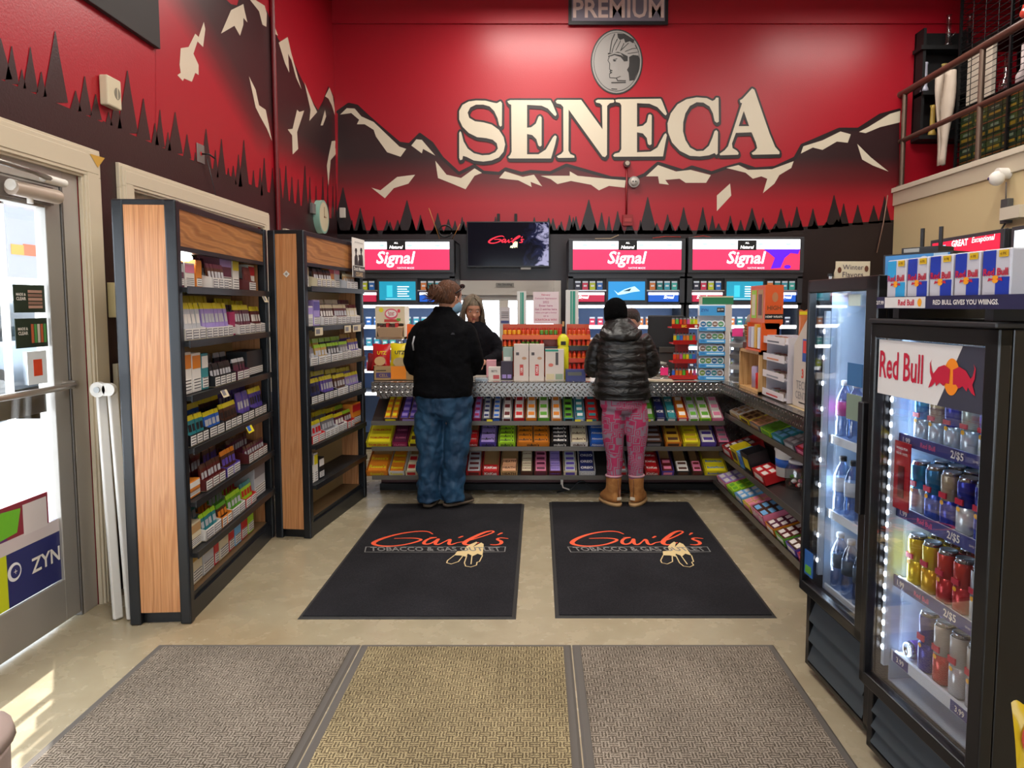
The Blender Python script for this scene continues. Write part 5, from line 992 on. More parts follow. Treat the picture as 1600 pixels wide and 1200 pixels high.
# stack of small cartons at left of the shot rack
retail(763, 782, 574, 'white_box', 'low white lottery card box right of the left customer', 5.66, M('D2C8C0', .5), lambda m, w, h, y: (m.text('BETS', (0, y, h * .7), (1, 0, 0), (0, 0, 1), w * .5, h * .16, TXTK, .02), m.box(-w * .1, w * .4, y, y + .001, h * .1, h * .4, M('B84A50', .5))))
retail(760, 775, 563, 'pink_box', 'pink and white box behind the low white box', 5.86, M('D89AA4', .5), ybot=590)
retail(783, 801, 565, 'dark_box_stack', 'dark box with pale labels under the left end of the shot rack', 5.672, M('34283A', .5), lambda m, w, h, y: [m.box(-w * .4 + k * w * .45, -w * .05 + k * w * .45, y, y + .001, h * .1, h * .3, C('lilac')) for k in range(2)])
retail(786, 801, 543, 'teal_tin_stack', 'pale green tins under the left end of the shot rack', 5.755, M('8FA69A', .4), lambda m, w, h, y: m.box(-w * .4, w * .3, y, y + .001, h * .5, h * .7, WHT))
o = thing('plastic_tray', 'clear plastic tray on the counter beside the left customer', 'tray', (atY(752, 592, 5.6).x, 5.62, CT + .001)); mb = MB(); mb.box(-.055, .055, -.05, .05, 0, .004, PLASTIC); mb.box(-.055, .055, -.05, -.047, 0, .035, PLASTIC); mb.box(-.055, -.052, -.05, .05, 0, .035, PLASTIC); mb.box(.052, .055, -.05, .05, 0, .035, PLASTIC); mb.build('tray', o); mb = MB(); mb.box(-.045, .045, -.04, .04, .005, .02, M('C8D4DC', .5)); mb.build('paper_stack', o)
# left end of the counter: cardboard carton, snack bags, candy machine
a = atY(584, 604, 5.62); b = atY(652, 572, 5.62)
o = thing('cardboard_carton', 'open cardboard carton with an orange price card on the left counter end', 'carton', ((a.x + b.x) / 2, 5.62, CT + .001)); w = (b.x - a.x) / 2; h = b.z - CT
KR = M('A6875C', .8); mb = MB(); mb.box(-w, w, 0, .006, 0, h, KR); mb.box(-w, w, .25, .256, 0, h, KR); mb.box(-w, -w + .006, 0, .25, 0, h, KR); mb.box(w - .006, w, 0, .25, 0, h, KR); mb.box(-w, w, 0, .25, 0, .006, KR); mb.build('carton', o)
mb = MB(); mb.box(-w + .02, -w + .14, -.001, 0, h * .2, h * .55, M('4A3A6A', .6)); mb.box(-w + .02, -w + .1, -.0012, 0, h * .66, h * .72, DK); mb.text('CELL', (-w + .08, -.002, h * .37), (1, 0, 0), (0, 0, 1), .07, .03, KR, .02); mb.build('printing', o)
mb = MB(); mb.box(-.035, .085, -.006, -.003, h * .12, h * .98, M('F08A14', .6)); mb.build('price_card', o)
def bag(name, lab, px0, px1, y0, y1, Y0, col, fn, yaw=0, tilt=-12, zb=None, n=10):
    a = atY(px0, y1, Y0); b = atY(px1, y0, Y0); w = b.x - a.x; h = b.z - a.z
    o = thing(name, lab, 'snack bag', ((a.x + b.x) / 2, Y0, a.z if zb is None else zb), (R(tilt), 0, R(yaw))); mb = MB(); N = 10; vs = []; fs = []
    for side in (-1, 1):
        for j in range(N + 1):
            for i in range(N + 1):
                u = i / N; v = j / N; t = (max(0, sin(pi * u)) ** .6) * (max(0, sin(pi * min(1, v * 1.08))) ** .5) * .045 * min(1, w / .2)
                vs.append(((u - .5) * w * (1 - .06 * sin(pi * v)), side * t, v * h + .004 * sin(9 * u) * (v > .9)))
    K = (N + 1) ** 2
    for s_ in range(2):
        for j in range(N):
            for i in range(N):
                q = (s_ * K + j * (N + 1) + i, s_ * K + j * (N + 1) + i + 1, s_ * K + (j + 1) * (N + 1) + i + 1, s_ * K + (j + 1) * (N + 1) + i)
                fs.append(q if s_ == 0 else q[::-1])
    mb.add(vs, fs, M(col, .28), True); mb.build('bag', o)
    if fn: m2 = MB(); fn(m2, w, h, -.049 * min(1, w / .2)); m2.build('printing', o)
    return o
zc = CT + h + .002
bag('snack_bag', 'red snack bag standing in the cardboard carton', 580, 609, 537, 577, 5.74, 'B8141C', lambda m, w, h_, y: (m.text('UTZ', (w * .1, y, h_ * .62), (1, 0, 0), (0, 0, 1), w * .5, h_ * .2, M('E8C81C', .4), .03), m.disc((w * .02, y, h_ * .3), (1, 0, 0), (0, 0, 1), w * .3, h_ * .18, M('C8A070', .5), 16)), yaw=-6)
bag('snack_bag', 'yellow snack bag standing in the cardboard carton', 610, 640, 536, 577, 5.73, 'D8C014', lambda m, w, h_, y: (m.text('UTZ', (0, y, h_ * .62), (1, 0, 0), (0, 0, 1), w * .5, h_ * .2, DK, .03), m.disc((0, y, h_ * .25), (1, 0, 0), (0, 0, 1), w * .34, h_ * .18, M('A8936A', .5), 16)), yaw=5)
bag('snack_bag', 'dark red bag at the left end behind the red bag', 572, 590, 552, 580, 5.84, '8A1420', None, yaw=-14)
bag('snack_bag', 'orange and red bag behind the shoulder of the left customer', 634, 652, 508, 590, 5.9, 'D85A1C', lambda m, w, h_, y: m.disc((0, y, h_ * .5), (1, 0, 0), (0, 0, 1), w * .3, h_ * .2, M('E8C890', .5), 12), zb=CT + .012)
a = atY(588, 530, 5.95); b = atY(633, 478, 5.95)
o = thing('sweet_dispenser', 'cream strawberry sweets dispenser carton with a round pink logo', 'dispenser', ((a.x + b.x) / 2, 5.93, a.z)); w = (b.x - a.x) / 2; h = b.z - a.z
CR_ = M('D8C8A8', .5); mb = MB(); mb.box(-w, w, 0, .2, h * .48, h, CR_); mb.box(-w, w, .1, .2, 0, h * .48, CR_); mb.box(-w, w, 0, .1, 0, .02, CR_); mb.box(-w, -w + .01, 0, .1, 0, h * .48, CR_); mb.box(w - .01, w, 0, .1, 0, h * .48, CR_); mb.build('carton', o)
mb = MB(); mb.disc((.01, -.001, h * .76), (1, 0, 0), (0, 0, 1), .055, .045, M('D85A72', .5), 24); mb.disc((.01, -.002, h * .77), (1, 0, 0), (0, 0, 1), .045, .03, WHT, 24); mb.text('Sour', (.01, -.003, h * .8), (1, 0, 0), (0, 0, 1), .06, .022, M('C02844', .5), .02); mb.text('Jacks', (.01, -.003, h * .73), (1, 0, 0), (0, 0, 1), .06, .022, M('C02844', .5), .02)
mb.disc((-w * .6, -.001, h * .88), (1, 0, 0), (0, 0, 1), .02, .02, M('E0D020', .5), 16); mb.disc((w * .6, -.001, h * .85), (1, 0, 0), (0, 0, 1), .012, .016, M('D83A50', .5), 12); mb.box(-w * .4, w * .6, -.001, 0, h * .52, h * .6, M('B83A30', .5)); mb.box(w * .45, w * .7, -.0012, 0, h * .55, h * .63, C('green')); mb.build('printing', o)
mb = MB(); mb.hexa([(-w * .7, -.05, .02), (w * .8, -.05, .02), (w * .9, .09, .02), (-w * .8, .09, .02), (-w * .8, -.07, .1), (w * .95, -.07, .1), (w * .9, .09, .12), (-w * .8, .09, .12)], M('B89A7A', .6)); mb.build('scoop_tray', o)
mb = MB(); [mb.box(-w * .6 + k * .025, -w * .6 + .02 + k * .025, -.055, .0, .1, .118 + .01 * (k % 3), C(['maroon', 'brown', 'red'][k % 3])) for k in range(6)]; mb.build('sweets', o)['kind'] = 'stuff'
st = thing('wire_stand', 'thin metal stand behind the snack bags holding the sweets dispenser', 'stand', (o.location.x, 5.98, CT + .001)); mb = MB()
for sx in (-.08, .08): mb.cyl((sx, 0, 0), (sx, 0, a.z - CT - .003), .006, STEEL, 8)
mb.box(-.09, .09, -.02, .12, a.z - CT - .008, a.z - CT - .002, STEEL); mb.box(-.1, .1, -.05, .12, 0, .006, STEEL); mb.build('frame', st)
# lighter display (red, four tiers)
RD = M('C81A1C', .35)
o = thing('lighter_display', 'red four tier lighter display right of the person in the puffer jacket', 'display', (atY(1067, 590, 5.72).x, 5.72, CT + .001)); s5 = 5.72 / FPX
tz = [atY(1067, y, 5.72).z - CT for y in (590, 565, 536, 511)]; tw = [.1, .092, .092, .106]
mb = MB(); mb.box(-.045, .045, .02, .12, 0, tz[3], M('A81418', .4)); mb.build('column', o)
for k in range(4):
    mb = MB(); z = max(tz[k], .012); wq = tw[k]; mb.box(-wq, wq, -.05, .13, z - .01, z, RD); mb.hexa([(-wq, -.056, z - .01), (wq, -.056, z - .01), (wq, -.05, z - .01), (-wq, -.05, z - .01), (-wq - .004, -.07, z + .025), (wq + .004, -.07, z + .025), (wq, -.06, z + .025), (-wq, -.06, z + .025)], RD)
    if k == 3: mb.text('BIC', (-.01, -.068, z + .008), (1, 0, 0), (0, 0, 1), .07, .022, M('E8B81C', .4), .04); mb.disc((.085, -.067, z + .008), (1, 0, 0), (0, 0, 1), .012, .012, WHT, 12)
    mb.build('tier', o)
    n = 7
    for q in range(n):
        c = ['3A6AC8', '8AB81C', 'D8381C', 'D8781C', 'D8C41C', 'B84A1C', 'E08A2C', '2A9AA0', 'C8508A', '5AB83A'][(q * 3 + k * 2) % 10]
        p = obj_from(('lighter', c), lambda: MB().box(-.011, .011, -.006, .006, 0, .058, M(c, .25)).box(-.01, .01, -.005, .005, .058, .07, M('9A9A9A', .3, .8)).box(-.008, .004, -.005, .005, .07, .08, BLKM), 'lighter')
        tagit(p, 'upright lighter on the %s tier of the red display' % (['lowest', 'second', 'third', 'topmost'][k]), 'lighter', 'lighters on the %s tier of the red display' % (['lowest', 'second', 'third', 'topmost'][k]), o.location + V((-wq + .016 + q * (2 * wq - .03) / (n - 1), -.03, z + .003)))
# till screen
o = thing('till_terminal', 'black till monitor seen from behind beside the puffer jacket', 'monitor', (atY(1035, 590, 6.0).x, 6.0, CT + .001), R(-12))
mb = MB(); zb_ = atY(1035, 545, 6).z - CT; zt_ = atY(1035, 493, 6).z - CT; mb.box(-.13, .17, 0, .04, zb_, zt_, BLKM); mb.build('screen_back', o, bevel=.01)
mb = MB(); mb.hexa([(-.1, -.04, .04), (.14, -.04, .04), (.14, .1, .04), (-.1, .1, .04), (-.03, -.03, .2), (.12, -.03, .2), (.12, .06, .2), (-.03, .06, .2)], M('2A2622', .6)); mb.box(-.03, .12, -.04, .0, .2, .25, M('3A362F', .6)); mb.box(-.13, .15, -.06, .16, 0, .04, M('1A1814', .6)); mb.build('base', o, bevel=.006)
# glass jar with pink note
o = thing('glass_jar', 'round clear jar with a bright pink note beside the puffer jacket elbow', 'jar', (atY(1031, 592, 5.62).x, 5.66, CT + .001)); mb = MB(); mb.lathe([(.06, 0), (.085, .03), (.09, .08), (.07, .12), (.055, .13)], PLASTIC, n=24); mb.build('jar', o)
mb = MB(); mb.lathe([(.058, .13), (.06, .142), (.03, .15)], M('9A9A90', .3), n=20); mb.build('lid', o); mb = MB(); mb.box(-.005, .055, -.094, -.092, .05, .11, M('F0287A', .6)); mb.build('note', o)
tagit(MB().box(-.18, .1, -.04, .06, 0, .012, M('C8B89C', .6)).build('paper_pad'), 'flat pale pad under the round jar on the counter edge', 'pad', None, V((atY(1030, 595, 5.55).x, 5.52, CT + .006)))
# nicotine pouch display (white-blue, lit tiers)
ZB = M('3A9AD8', .4); ZW = M('DCE8F0', .3)
xa = atY(1091, 590, 5.68).x; xb = atY(1131, 590, 5.68).x; o = thing('pouch_can_display', 'white and blue tiered display of round cans at the counter corner', 'display', ((xa + xb) / 2, 5.68, CT + .001), R(-8)); w = (xb - xa) / 2
zt_ = atY(1100, 476, 5.68).z - CT
mb = MB(); mb.box(-w, w, .12, .14, 0, zt_, ZW); mb.box(w, w + .05, .0, .14, .0, zt_, M('C8C0B8', .5)); mb.box(-w, w, 0, .12, zt_ - .09, zt_, ZW); mb.build('housing', o)
mb = MB(); mb.box(-w + .005, w - .005, -.002, 0, zt_ - .088, zt_ - .01, ZB); mb.text('ZYN', (-w * .6, -.004, zt_ - .045), (1, 0, 0), (0, 0, 1), .06, .03, M('1A5AA8', .4), .03); mb.box(w * .35, w * .9, -.004, -.002, zt_ - .06, zt_ - .025, DK); mb.text('$3.99', (w * .62, -.006, zt_ - .042), (1, 0, 0), (0, 0, 1), .045, .022, WHT, .02); mb.build('header_card', o)
zl_ = [zt_ - .19 - k * .098 for k in range(5)]
for k, z in enumerate(zl_):
    if z < .01: z = .01
    mb = MB(); mb.box(-w, w, -.03, .12, z - .006, z, ZW); mb.box(-w, w, -.034, -.03, z - .02, z + .012, ZB); mb.text('ZYN', (-w * .72, -.036, z - .004), (1, 0, 0), (0, 0, 1), .035, .018, M('1A5AA8', .4), .03); mb.box(-w * .4, w * .9, -.036, -.034, z - .01, z + .002, M('BCE0F4', .4)); mb.build('tier', o)
    for q in range(4):
        c = ['2A6A9A', '3A8A8A', '8A6A5A', '5A9A6A', '7A9A3A'][(q + k) % 5]
        p = obj_from(('can', c), lambda: MB().cyl((0, 0, 0), (0, .02, 0), .031, M('E4E8EC', .3), 20).cyl((0, -.001, 0), (0, 0, 0), .022, M(c, .4), 18).box(-.012, .012, -.002, -.001, -.004, .004, WHT), 'pouch_can')
        x_ = -w + .034 + q * (2 * w - .068) / 3; q_ = MX.Rotation(R(-8), 4, 'Z') @ V((x_, -.0, z + .034))
        tagit(p, 'round white can on the %s tier of the white and blue display' % (ORD[k]), 'can', 'round cans on the %s tier of the white and blue display' % ORD[k], o.location + q_, R(-8))
# carton lying on top
a = atY(1096, 474, 5.75); tagit(MB().box(0, .25, 0, .12, 0, .02, M('C8BE9A', .5)).box(.0, .25, -.002, .0, -.0, .055, M('1A7048', .5)).box(0, .25, 0, .12, .02, .065, M('CFC4A4', .5)).build('long_carton'), 'long cream and green carton lying on top of the white and blue can display', 'carton', None, V((a.x, 5.72, CT + zt_ + .003)))
# grey gravity dispenser on its side
o = thing('grey_dispenser', 'grey and clear stepped dispenser just right of the white and blue can display', 'dispenser', (atY(1149, 600, 5.4).x, 5.38, CT + .006), R(-30))
mb = MB(); mb.box(-.05, .05, .1, .12, 0, .42, M('8A8C90', .4)); mb.box(-.055, -.05, 0, .12, 0, .4, PLASTIC)
for k in range(5): mb.hexa([(-.05, 0, .02 + k * .085), (.05, 0, .02 + k * .085), (.05, .1, .04 + k * .085), (-.05, .1, .04 + k * .085), (-.05, -.02, .05 + k * .085), (.05, -.02, .05 + k * .085), (.05, .1, .07 + k * .085), (-.05, .1, .07 + k * .085)], M(['6A6C70', 'A8AAB0'][k % 2], .3))
mb.build('housing', o); mb = MB(); mb.box(-.03, .05, -.03, -.028, .36, .42, M('F03A90', .6)); mb.build('pink_note', o)
# wooden crate + orange display on the right leg of the counter (everything faces -x along the edge)
RM = R(-90)
o = thing('wooden_crate', 'pale wooden crate standing on the side counter, holding small tins', 'crate', (1.46, 4.92, CT + .006), RM); w, h, d = .235, .285, .2
PN = WOODP; mb = MB(); mb.box(-w, -w + .02, 0, d, 0, h, PN); mb.box(w - .02, w, 0, d, 0, h, PN); mb.box(-w, w, 0, d, 0, .02, PN); mb.box(-w, w, 0, d, h - .02, h, PN); mb.box(-w, w, d - .012, d, 0, h, PN); mb.box(-w + .08, -w + .11, d - .0135, d - .0122, .1, .22, BLKM); mb.build('crate', o)
for k, (x, c, hh, lab) in enumerate(((-.03, 'B8A8C8', .15, 'lilac and white'), (.06, 'C8201C', .11, 'red'), (.15, 'B8A890', .13, 'clear beige'))):
    q = MX.Rotation(RM, 4, 'Z') @ V((x, .06, .022)); tagit(MB().lathe([(.028, 0), (.029, hh * .95), (.02, hh)], M(c, .3), n=16).build('small_tin'), '%s small tin standing inside the wooden crate' % lab, 'tin', None, o.location + q)
ORG = M('D8561A', .4); z0 = CT + .006 + .286
o = thing('orange_display', 'tall orange hemp wrap display tower standing on the wooden crate', 'display', (1.46, 4.83, z0))
mb = MB(); mb.box(.02, .14, -.17, .15, .19, .44, ORG); mb.box(0, .12, -.17, -.155, 0, .19, ORG); mb.box(0, .12, .14, .15, 0, .19, ORG); mb.box(.1, .12, -.17, .15, 0, .19, ORG); mb.box(-.01, .12, -.17, .15, 0, .012, ORG); mb.hexa([(.03, -.17, .15), (.11, -.17, .15), (.11, .15, .15), (.03, .15, .15), (.02, -.17, .19), (.14, -.17, .19), (.14, .15, .19), (.02, .15, .19)], ORG); mb.build('tower', o)
mb = MB()
for k, c in enumerate(('D8D8E0', 'D8A81C', 'D8D8E0', 'B8B0C8')): mb.box(.0, .03, -.14 + k * .07, -.09 + k * .07, .02, .16 + .02 * (k == 1), M(c, .4))
mb.build('wrap_packs', o)['kind'] = 'stuff'
mb = MB(); mb.box(.018, .02, .01, .12, .22, .41, C('lime')); mb.box(.016, .018, .03, .1, .24, .38, C('cream')); mb.box(.018, .02, -.13, -.02, .22, .41, C('tan')); mb.box(.016, .018, -.11, -.04, .24, .38, C('maroon'))
mb.text('HIGH', (.08, -.1715, .29), (1, 0, 0), (0, 0, 1), .09, .04, M('7A4420', .5), .03); mb.disc((.085, -.1715, .36), (1, 0, 0), (0, 0, 1), .02, .032, M('B87A50', .5), 14); mb.box(.02, .14, -.172, -.17, .215, .25, BLKM); mb.text('HEMP WRAPS', (.08, -.1735, .232), (1, 0, 0), (0, 0, 1), .11, .018, WHT, .02); mb.build('printing', o)
o = thing('wicker_basket', 'woven basket of dried goods left of the orange display', 'basket', (1.53, 5.07, z0 + .045)); mb = MB()
for k in range(7): mb.lathe([(.045 + .003 * k, .018 * k), (.051 + .003 * k, .018 * k + .009), (.045 + .003 * k, .018 * k + .018)], M(['A87A4A', '8A5E34'][k % 2], .7), n=20)
mb.build('basket', o); mb = MB(); mb.lathe([(.05, 0.12), (.058, .14), (.04, .19), (.01, .21)], M('8A8078', .7), n=14); mb.build('contents', o)
tagit(MB().box(-.055, .055, -.06, .06, 0, .042, M('5A2A24', .5)).build('dark_box'), 'dark red flat box under the woven basket', 'box', None, V((1.53, 5.07, z0 + .001)))
o = thing('acrylic_stand', 'white shelf stand of small wrapped goods on the side counter', 'stand', (1.50, 4.46, CT + .006), RM)
TW = M('C8C4CC', .4); mb = MB(); mb.box(-.2, .2, .17, .18, 0, .40, TW); mb.box(-.2, -.19, 0, .17, 0, .40, TW); mb.box(.19, .2, 0, .17, 0, .40, TW); mb.build('frame', o)
SZ = (.02, .14, .25, .36)
for k, z in enumerate(SZ): mb = MB(); mb.box(-.19, .19, -.02, .17, z - .008, z, TW); mb.box(-.2, .2, -.024, -.02, z - .01, z + .035, M('D4CCCC', .4)); mb.box(-.12, .1, -.0246, -.024, z + .0, z + .01, M(['B83030', '8A8A90', 'C87A4A', '5A5A60'][k], .5)); mb.build('shelf', o)
for k in range(16):
    z = SZ[k // 4]; c = ['B8C4CC', '8A9A6A', 'C8B8A8', 'D8D8DC'][k % 4]
    p = obj_from(('blist', c), lambda: MB().box(-.035, .035, 0, .08, 0, .028, M(c, .3)).box(-.02, .02, .015, .05, .028, .032, M('9A5A4A', .4)), 'wrapped_packet')
    q = MX.Rotation(RM, 4, 'Z') @ V((-.14 + (k % 4) * .093, .02, z + .003))
    tagit(p, 'loose wrapped packet on the %s shelf of the white stand' % ['lowest', 'second', 'third', 'topmost'][k // 4], 'packet', 'wrapped packets on the %s shelf of the white stand' % ['lowest', 'second', 'third', 'topmost'][k // 4], o.location + q, RM + R(rnd.uniform(-8, 8)))
o = thing('card_display', 'grey cardboard display lettered TECH CENTER between the white stand and the cooler', 'display', (1.52, 4.02, CT + .006)); CD = M('C4B8AC', .7)
mb = MB(); mb.poly([(0, .2, 0), (0, -.24, 0), (0, -.24, .6), (0, .0, .52), (0, .2, .36)], CD); mb.poly([(.006, .2, 0), (.006, -.24, 0), (.006, -.24, .6), (.006, .0, .52), (.006, .2, .36)], CD); mb.box(.006, .15, -.24, -.234, 0, .6, CD); mb.box(.006, .15, .194, .2, 0, .34, CD); mb.build('card', o)
mb = MB(); U = (0, -1, 0); Z = (0, 0, 1); mb.text('TECH', (-.002, .06, .13), U, Z, .2, .05, M('8A8480', .6), .01); mb.text('CENTER', (-.002, .04, .07), U, Z, .28, .045, M('8A8480', .6), .01); mb.text('3', (-.002, .05, .2), U, Z, .06, .055, M('D8401C', .5), .04); mb.box(-.002, 0, -.02, .06, .27, .4, M('1C4A98', .5)); mb.box(-.003, -.002, -.01, .05, .32, .39, M('D8301C', .5)); mb.box(-.002, 0, -.12, -.05, .27, .4, M('D8401C', .5)); mb.box(-.002, 0, -.14, .1, .025, .032, DK); mb.build('printing', o)
bag('snack_bag', 'brown and yellow snack bag on top of the white stand by the cooler', 1248, 1264, 464, 505, 4.34, 'B8683A', lambda m, w, h_, y: m.box(-w * .5, w * .5, y * .6, y * .6 + .001, h_ * .82, h_ * .95, C('yellow')), tilt=0, zb=CT + .41)
# ================================================================ COOLERS
CBK = M('101012', .3); CBK2 = M('1A1A1D', .45); CIN = M('C2D2E6', .5)
LEDM = M('EAF2FF', .5, emit=9)
def cooler(name, lab, A, B_, H, depth, z0, top, farw, nearw, shelves, led, blue=(.62, .8, 1), pw=6):
    A = V(A); B_ = V(B_); Wd = (B_ - A).length; rot = math.atan2(B_.y - A.y, B_.x - A.x)
    o = thing(name, lab, 'cooler', A, rot)          # local x: far -> near, y: inward, z up
    mb = MB(); t = .03
    mb.box(0, t, .0305 if False else .001, depth, z0, H, CBK); mb.box(Wd - t, Wd, .001, depth, z0, H, CBK); mb.box(0, t, .031, depth, .03, z0, CBK); mb.box(Wd - t, Wd, .031, depth, .03, z0, CBK); mb.box(0, Wd, depth - t, depth, .03, H, CBK); mb.box(0, Wd, .03, depth, H - .03, H, CBK); mb.box(t, Wd - t, .03, depth - t, .03, z0 + .02, CBK)
    for x in (.05, Wd - .05):
        for y in (.08, depth - .06): mb.cyl((x, y, 0), (x, y, .035), .02, BLKM, 10)
    mb.build('cabinet_body', o, bevel=.004)
    mb = MB(); mb.box(t, t + .004, .05, depth - t, z0 + .02, H - .03, CIN); mb.box(Wd - t - .004, Wd - t, .05, depth - t, z0 + .02, H - .03, CIN); mb.box(t, Wd - t, depth - t - .004, depth - t, z0 + .02, H - .03, CIN); mb.box(t, Wd - t, .05, depth - t, z0 + .02, z0 + .024, CIN); mb.build('lining', o)
    # grille
    g = MB(); g.box(0, Wd, .0, .03, .03, .05, CBK); g.box(0, .03, 0, .03, .03, z0, CBK); g.box(Wd - .06, Wd, 0, .03, .03, z0, CBK); g.box(0, Wd, 0, .03, z0 - .02, z0, CBK); g.build('grille_frame', o, bevel=.003)
    n = 3
    for k in range(n):
        z = .06 + (z0 - .09) * k / n; hh = (z0 - .09) / n; m2 = MB(); m2.hexa([(.03, -.004, z), (Wd - .06, -.004, z), (Wd - .06, .01, z), (.03, .01, z), (.03, .022, z + hh * .86), (Wd - .06, .022, z + hh * .86), (Wd - .06, .03, z + hh * .86), (.03, .03, z + hh * .86)], M('3A4044', .4)); m2.build('louvre', o)
    # door
    d = bpy.data.objects.new('door', None); COL.objects.link(d); d.parent = o
    zt = H - top
    mb = MB(); mb.box(0, farw, -.035, .0, z0 + .01, H, CBK); mb.box(Wd - nearw, Wd, -.035, .0, z0 + .01, H, CBK); mb.box(0, Wd, -.035, .0, zt, H, CBK); mb.box(0, Wd, -.035, .0, z0 + .01, z0 + .05, CBK); mb.build('door_frame', d, bevel=.004)
    mb = MB(); mb.box(farw, Wd - nearw, -.02, -.014, z0 + .05, zt, GLASS); mb.build('door_glass', d)
    # shelves and light strips
    for z in shelves:
        mb = MB(); mb.box(.04, Wd - .04, .06, depth - .05, z - .008, z, M('DDE4EA', .4)); mb.box(.04, Wd - .04, .052, .06, z - .02, z + .012, M('E4EAF0', .4)); mb.build('shelf', o)
    mb = MB(); mb.box(.034, .05, .02, .04, z0 + .08, H - .12, M('C8D4E0', .4)); 
    for k in range(led): zz = z0 + .14 + (H - z0 - .34) * k / (led - 1); mb.sph((.042, .018, zz), .006, .004, .009, LEDM, 8, 6)
    mb.build('light_strip', o)
    l = light('cooler_light', 'AREA', (0, 0, 0), (0, 0, 0), 1.5, blue, H - z0 - .2, .03); l.parent = o; l.location = (.055, .06, (z0 + H) / 2); l.rotation_euler = (0, R(-90), R(40))
    l2 = light('cooler_light', 'AREA', (0, 0, 0), (0, 0, 0), 1.0, blue, Wd - .1, .05); l2.parent = o; l2.location = (Wd / 2, .08, H - .05); l2.rotation_euler = (R(-20), 0, 0)
    mx = MX.Translation(A) @ MX.Rotation(rot, 4, 'Z')
    return o, d, mx, Wd, rot
c1A, c1B = (1.10, 2.83, 0), (1.137, 2.32, 0)
sh1 = [.98, .68]
k1, d1, mx1, W1, r1 = cooler('drink_cooler', 'black glass door cooler of clear water bottles at the end of the side counter', c1A, c1B, 1.60, .55, .34, .05, .018, .075, sh1 + [.372], 10)
mb = MB(); mb.box(W1 - .055, W1 - .02, -.06, -.036, .8, 1.18, CBK2); mb.build('door_handle', d1, bevel=.004)
mb = MB(); mb.box(.02, .09, -.0235, -.0205, .42, .52, M('2A5A9A', .4)); mb.box(.03, .08, -.0245, -.0235, .43, .46, C('green')); mb.build('energy_sticker', d1)
mb = MB(); mb.box(W1 - .21, W1 - .13, -.0235, -.0205, 1.50, 1.54, M('C8D8D0', .4)); mb.box(W1 - .2, W1 - .1, -.0235, -.0205, 1.22, 1.30, M('3A6A9A', .4)); mb.box(W1 - .2, W1 - .1, -.0235, -.0205, 1.1, 1.19, M('7A8A7A', .4)); mb.build('glass_sticker', d1)
def bottle(): 
    return MB().lathe([(.028, 0), (.032, .008), (.032, .06), (.029, .075), (.032, .09), (.032, .15), (.022, .185), (.013, .2), (.013, .21)], BOTTLE, n=16)
def mk_bottle(kind):
    r = bpy.data.objects.new('water_bottle', None); COL.objects.link(r)
    bottle().build('bottle_body', r); MB().lathe([(.015, 0), (.015, .018), (.012, .02)], M({0: 'E8ECF4', 1: '3A2A1C', 2: 'DADFE8'}[kind], .3), (0, 0, .208), n=14).build('cap', r)
    MB().lathe([(.0325, .09), (.0325, .145)], M({0: 'B83A8A', 1: 'C8D0DC', 2: '3A4A5A'}[kind], .4), n=16).build('label', r)
    return r
protos = [mk_bottle(k) for k in range(3)]; used_p = set()
for si, (z, kind) in enumerate(((.98, 0), (.68, 1), (.372, 2))):
    for i in range(5):
        for j in range(4):
            src = protos[kind]
            o = src if kind not in used_p else copy_tree(src); used_p.add(kind)
            p = mx1 @ V((.075 + i * .085, .095 + j * .105, z + .002)); o.location = p
            nm = ['upper', 'middle', 'lowest'][si]
            o['label'] = 'clear water bottle, %s label, %s shelf of the water cooler' % (['magenta', 'pale', 'dark'][kind], nm); o['category'] = 'bottle'; o['group'] = 'water bottles on the %s shelf of the water cooler' % nm
# upper compartment clear cups / white papers
for i in range(3):
    p = mx1 @ V((.12 + i * .12, .2, 1.19)); 
sh = MB(); 
# energy drink cooler
c2A, c2B = (1.10, 2.28, 0), (1.15, 1.72, 0)
sh2 = [1.083, .85, .62, .37]
k2, d2, mx2, W2, r2 = cooler('drink_cooler', 'black glass door cooler of energy drink cans with a Red Bull panel across its top', c2A, c2B, 1.445, .5, .25, .045, .03, .05, sh2, 22)
k2['label'] = 'black glass door cooler full of energy drink cans, bull emblem across its top'
mb = MB(); mb.box(-.0, W2, -.045, .5, 1.445, 1.46, CBK2); mb.build('top_cover', k2, bevel=.004)
# sign panel
sg = bpy.data.objects.new('sign_panel', None); COL.objects.link(sg); sg.parent = d2
zt = 1.395; zb = 1.225; xa, xb = .035, W2 - .055; wS = xb - xa
mb = MB(); mb.poly([(xa, -.0265, zb), (xa + wS * .62, -.0265, zb), (xa + wS * .82, -.0265, zt), (xa, -.0265, zt)], M('DCD8D4', .4)); mb.poly([(xa + wS * .62, -.0262, zb), (xb, -.0262, zb), (xb, -.0262, zt), (xa + wS * .82, -.0262, zt)], M('3A3A48', .4)); mb.box(xa, xb, -.0255, -.0215, zb, zt, M('2A2A34', .4)); mb.build('printed_panel', sg)
RBR = M('C01838', .4); RBO = M('F08A1C', .4)
mb = MB(); mb.text('Red Bull', (xa + wS * .25, -.028, (zt + zb) / 2 + .008), (1, 0, 0), (0, 0, 1), wS * .46, .085, RBR, .015, 0, True)
cx, cz = xa + wS * .74, (zt + zb) / 2
mb.disc((cx, -.0275, cz), (1, 0, 0), (0, 0, 1), .032, .05, RBO, 28)
for s_ in (-1, 1):
    bl = [(.006, .02), (.03, .03), (.055, .022), (.075, .002), (.082, .01), (.088, .03), (.083, .042), (.092, .03), (.09, .004), (.082, -.012), (.095, -.04), (.08, -.034), (.066, -.02), (.062, -.032), (.046, -.02), (.03, -.028), (.02, -.018), (.008, -.02)]
    mb.poly([(cx + s_ * x, -.0285, cz + z) for x, z in (bl if s_ > 0 else bl)], RBR)
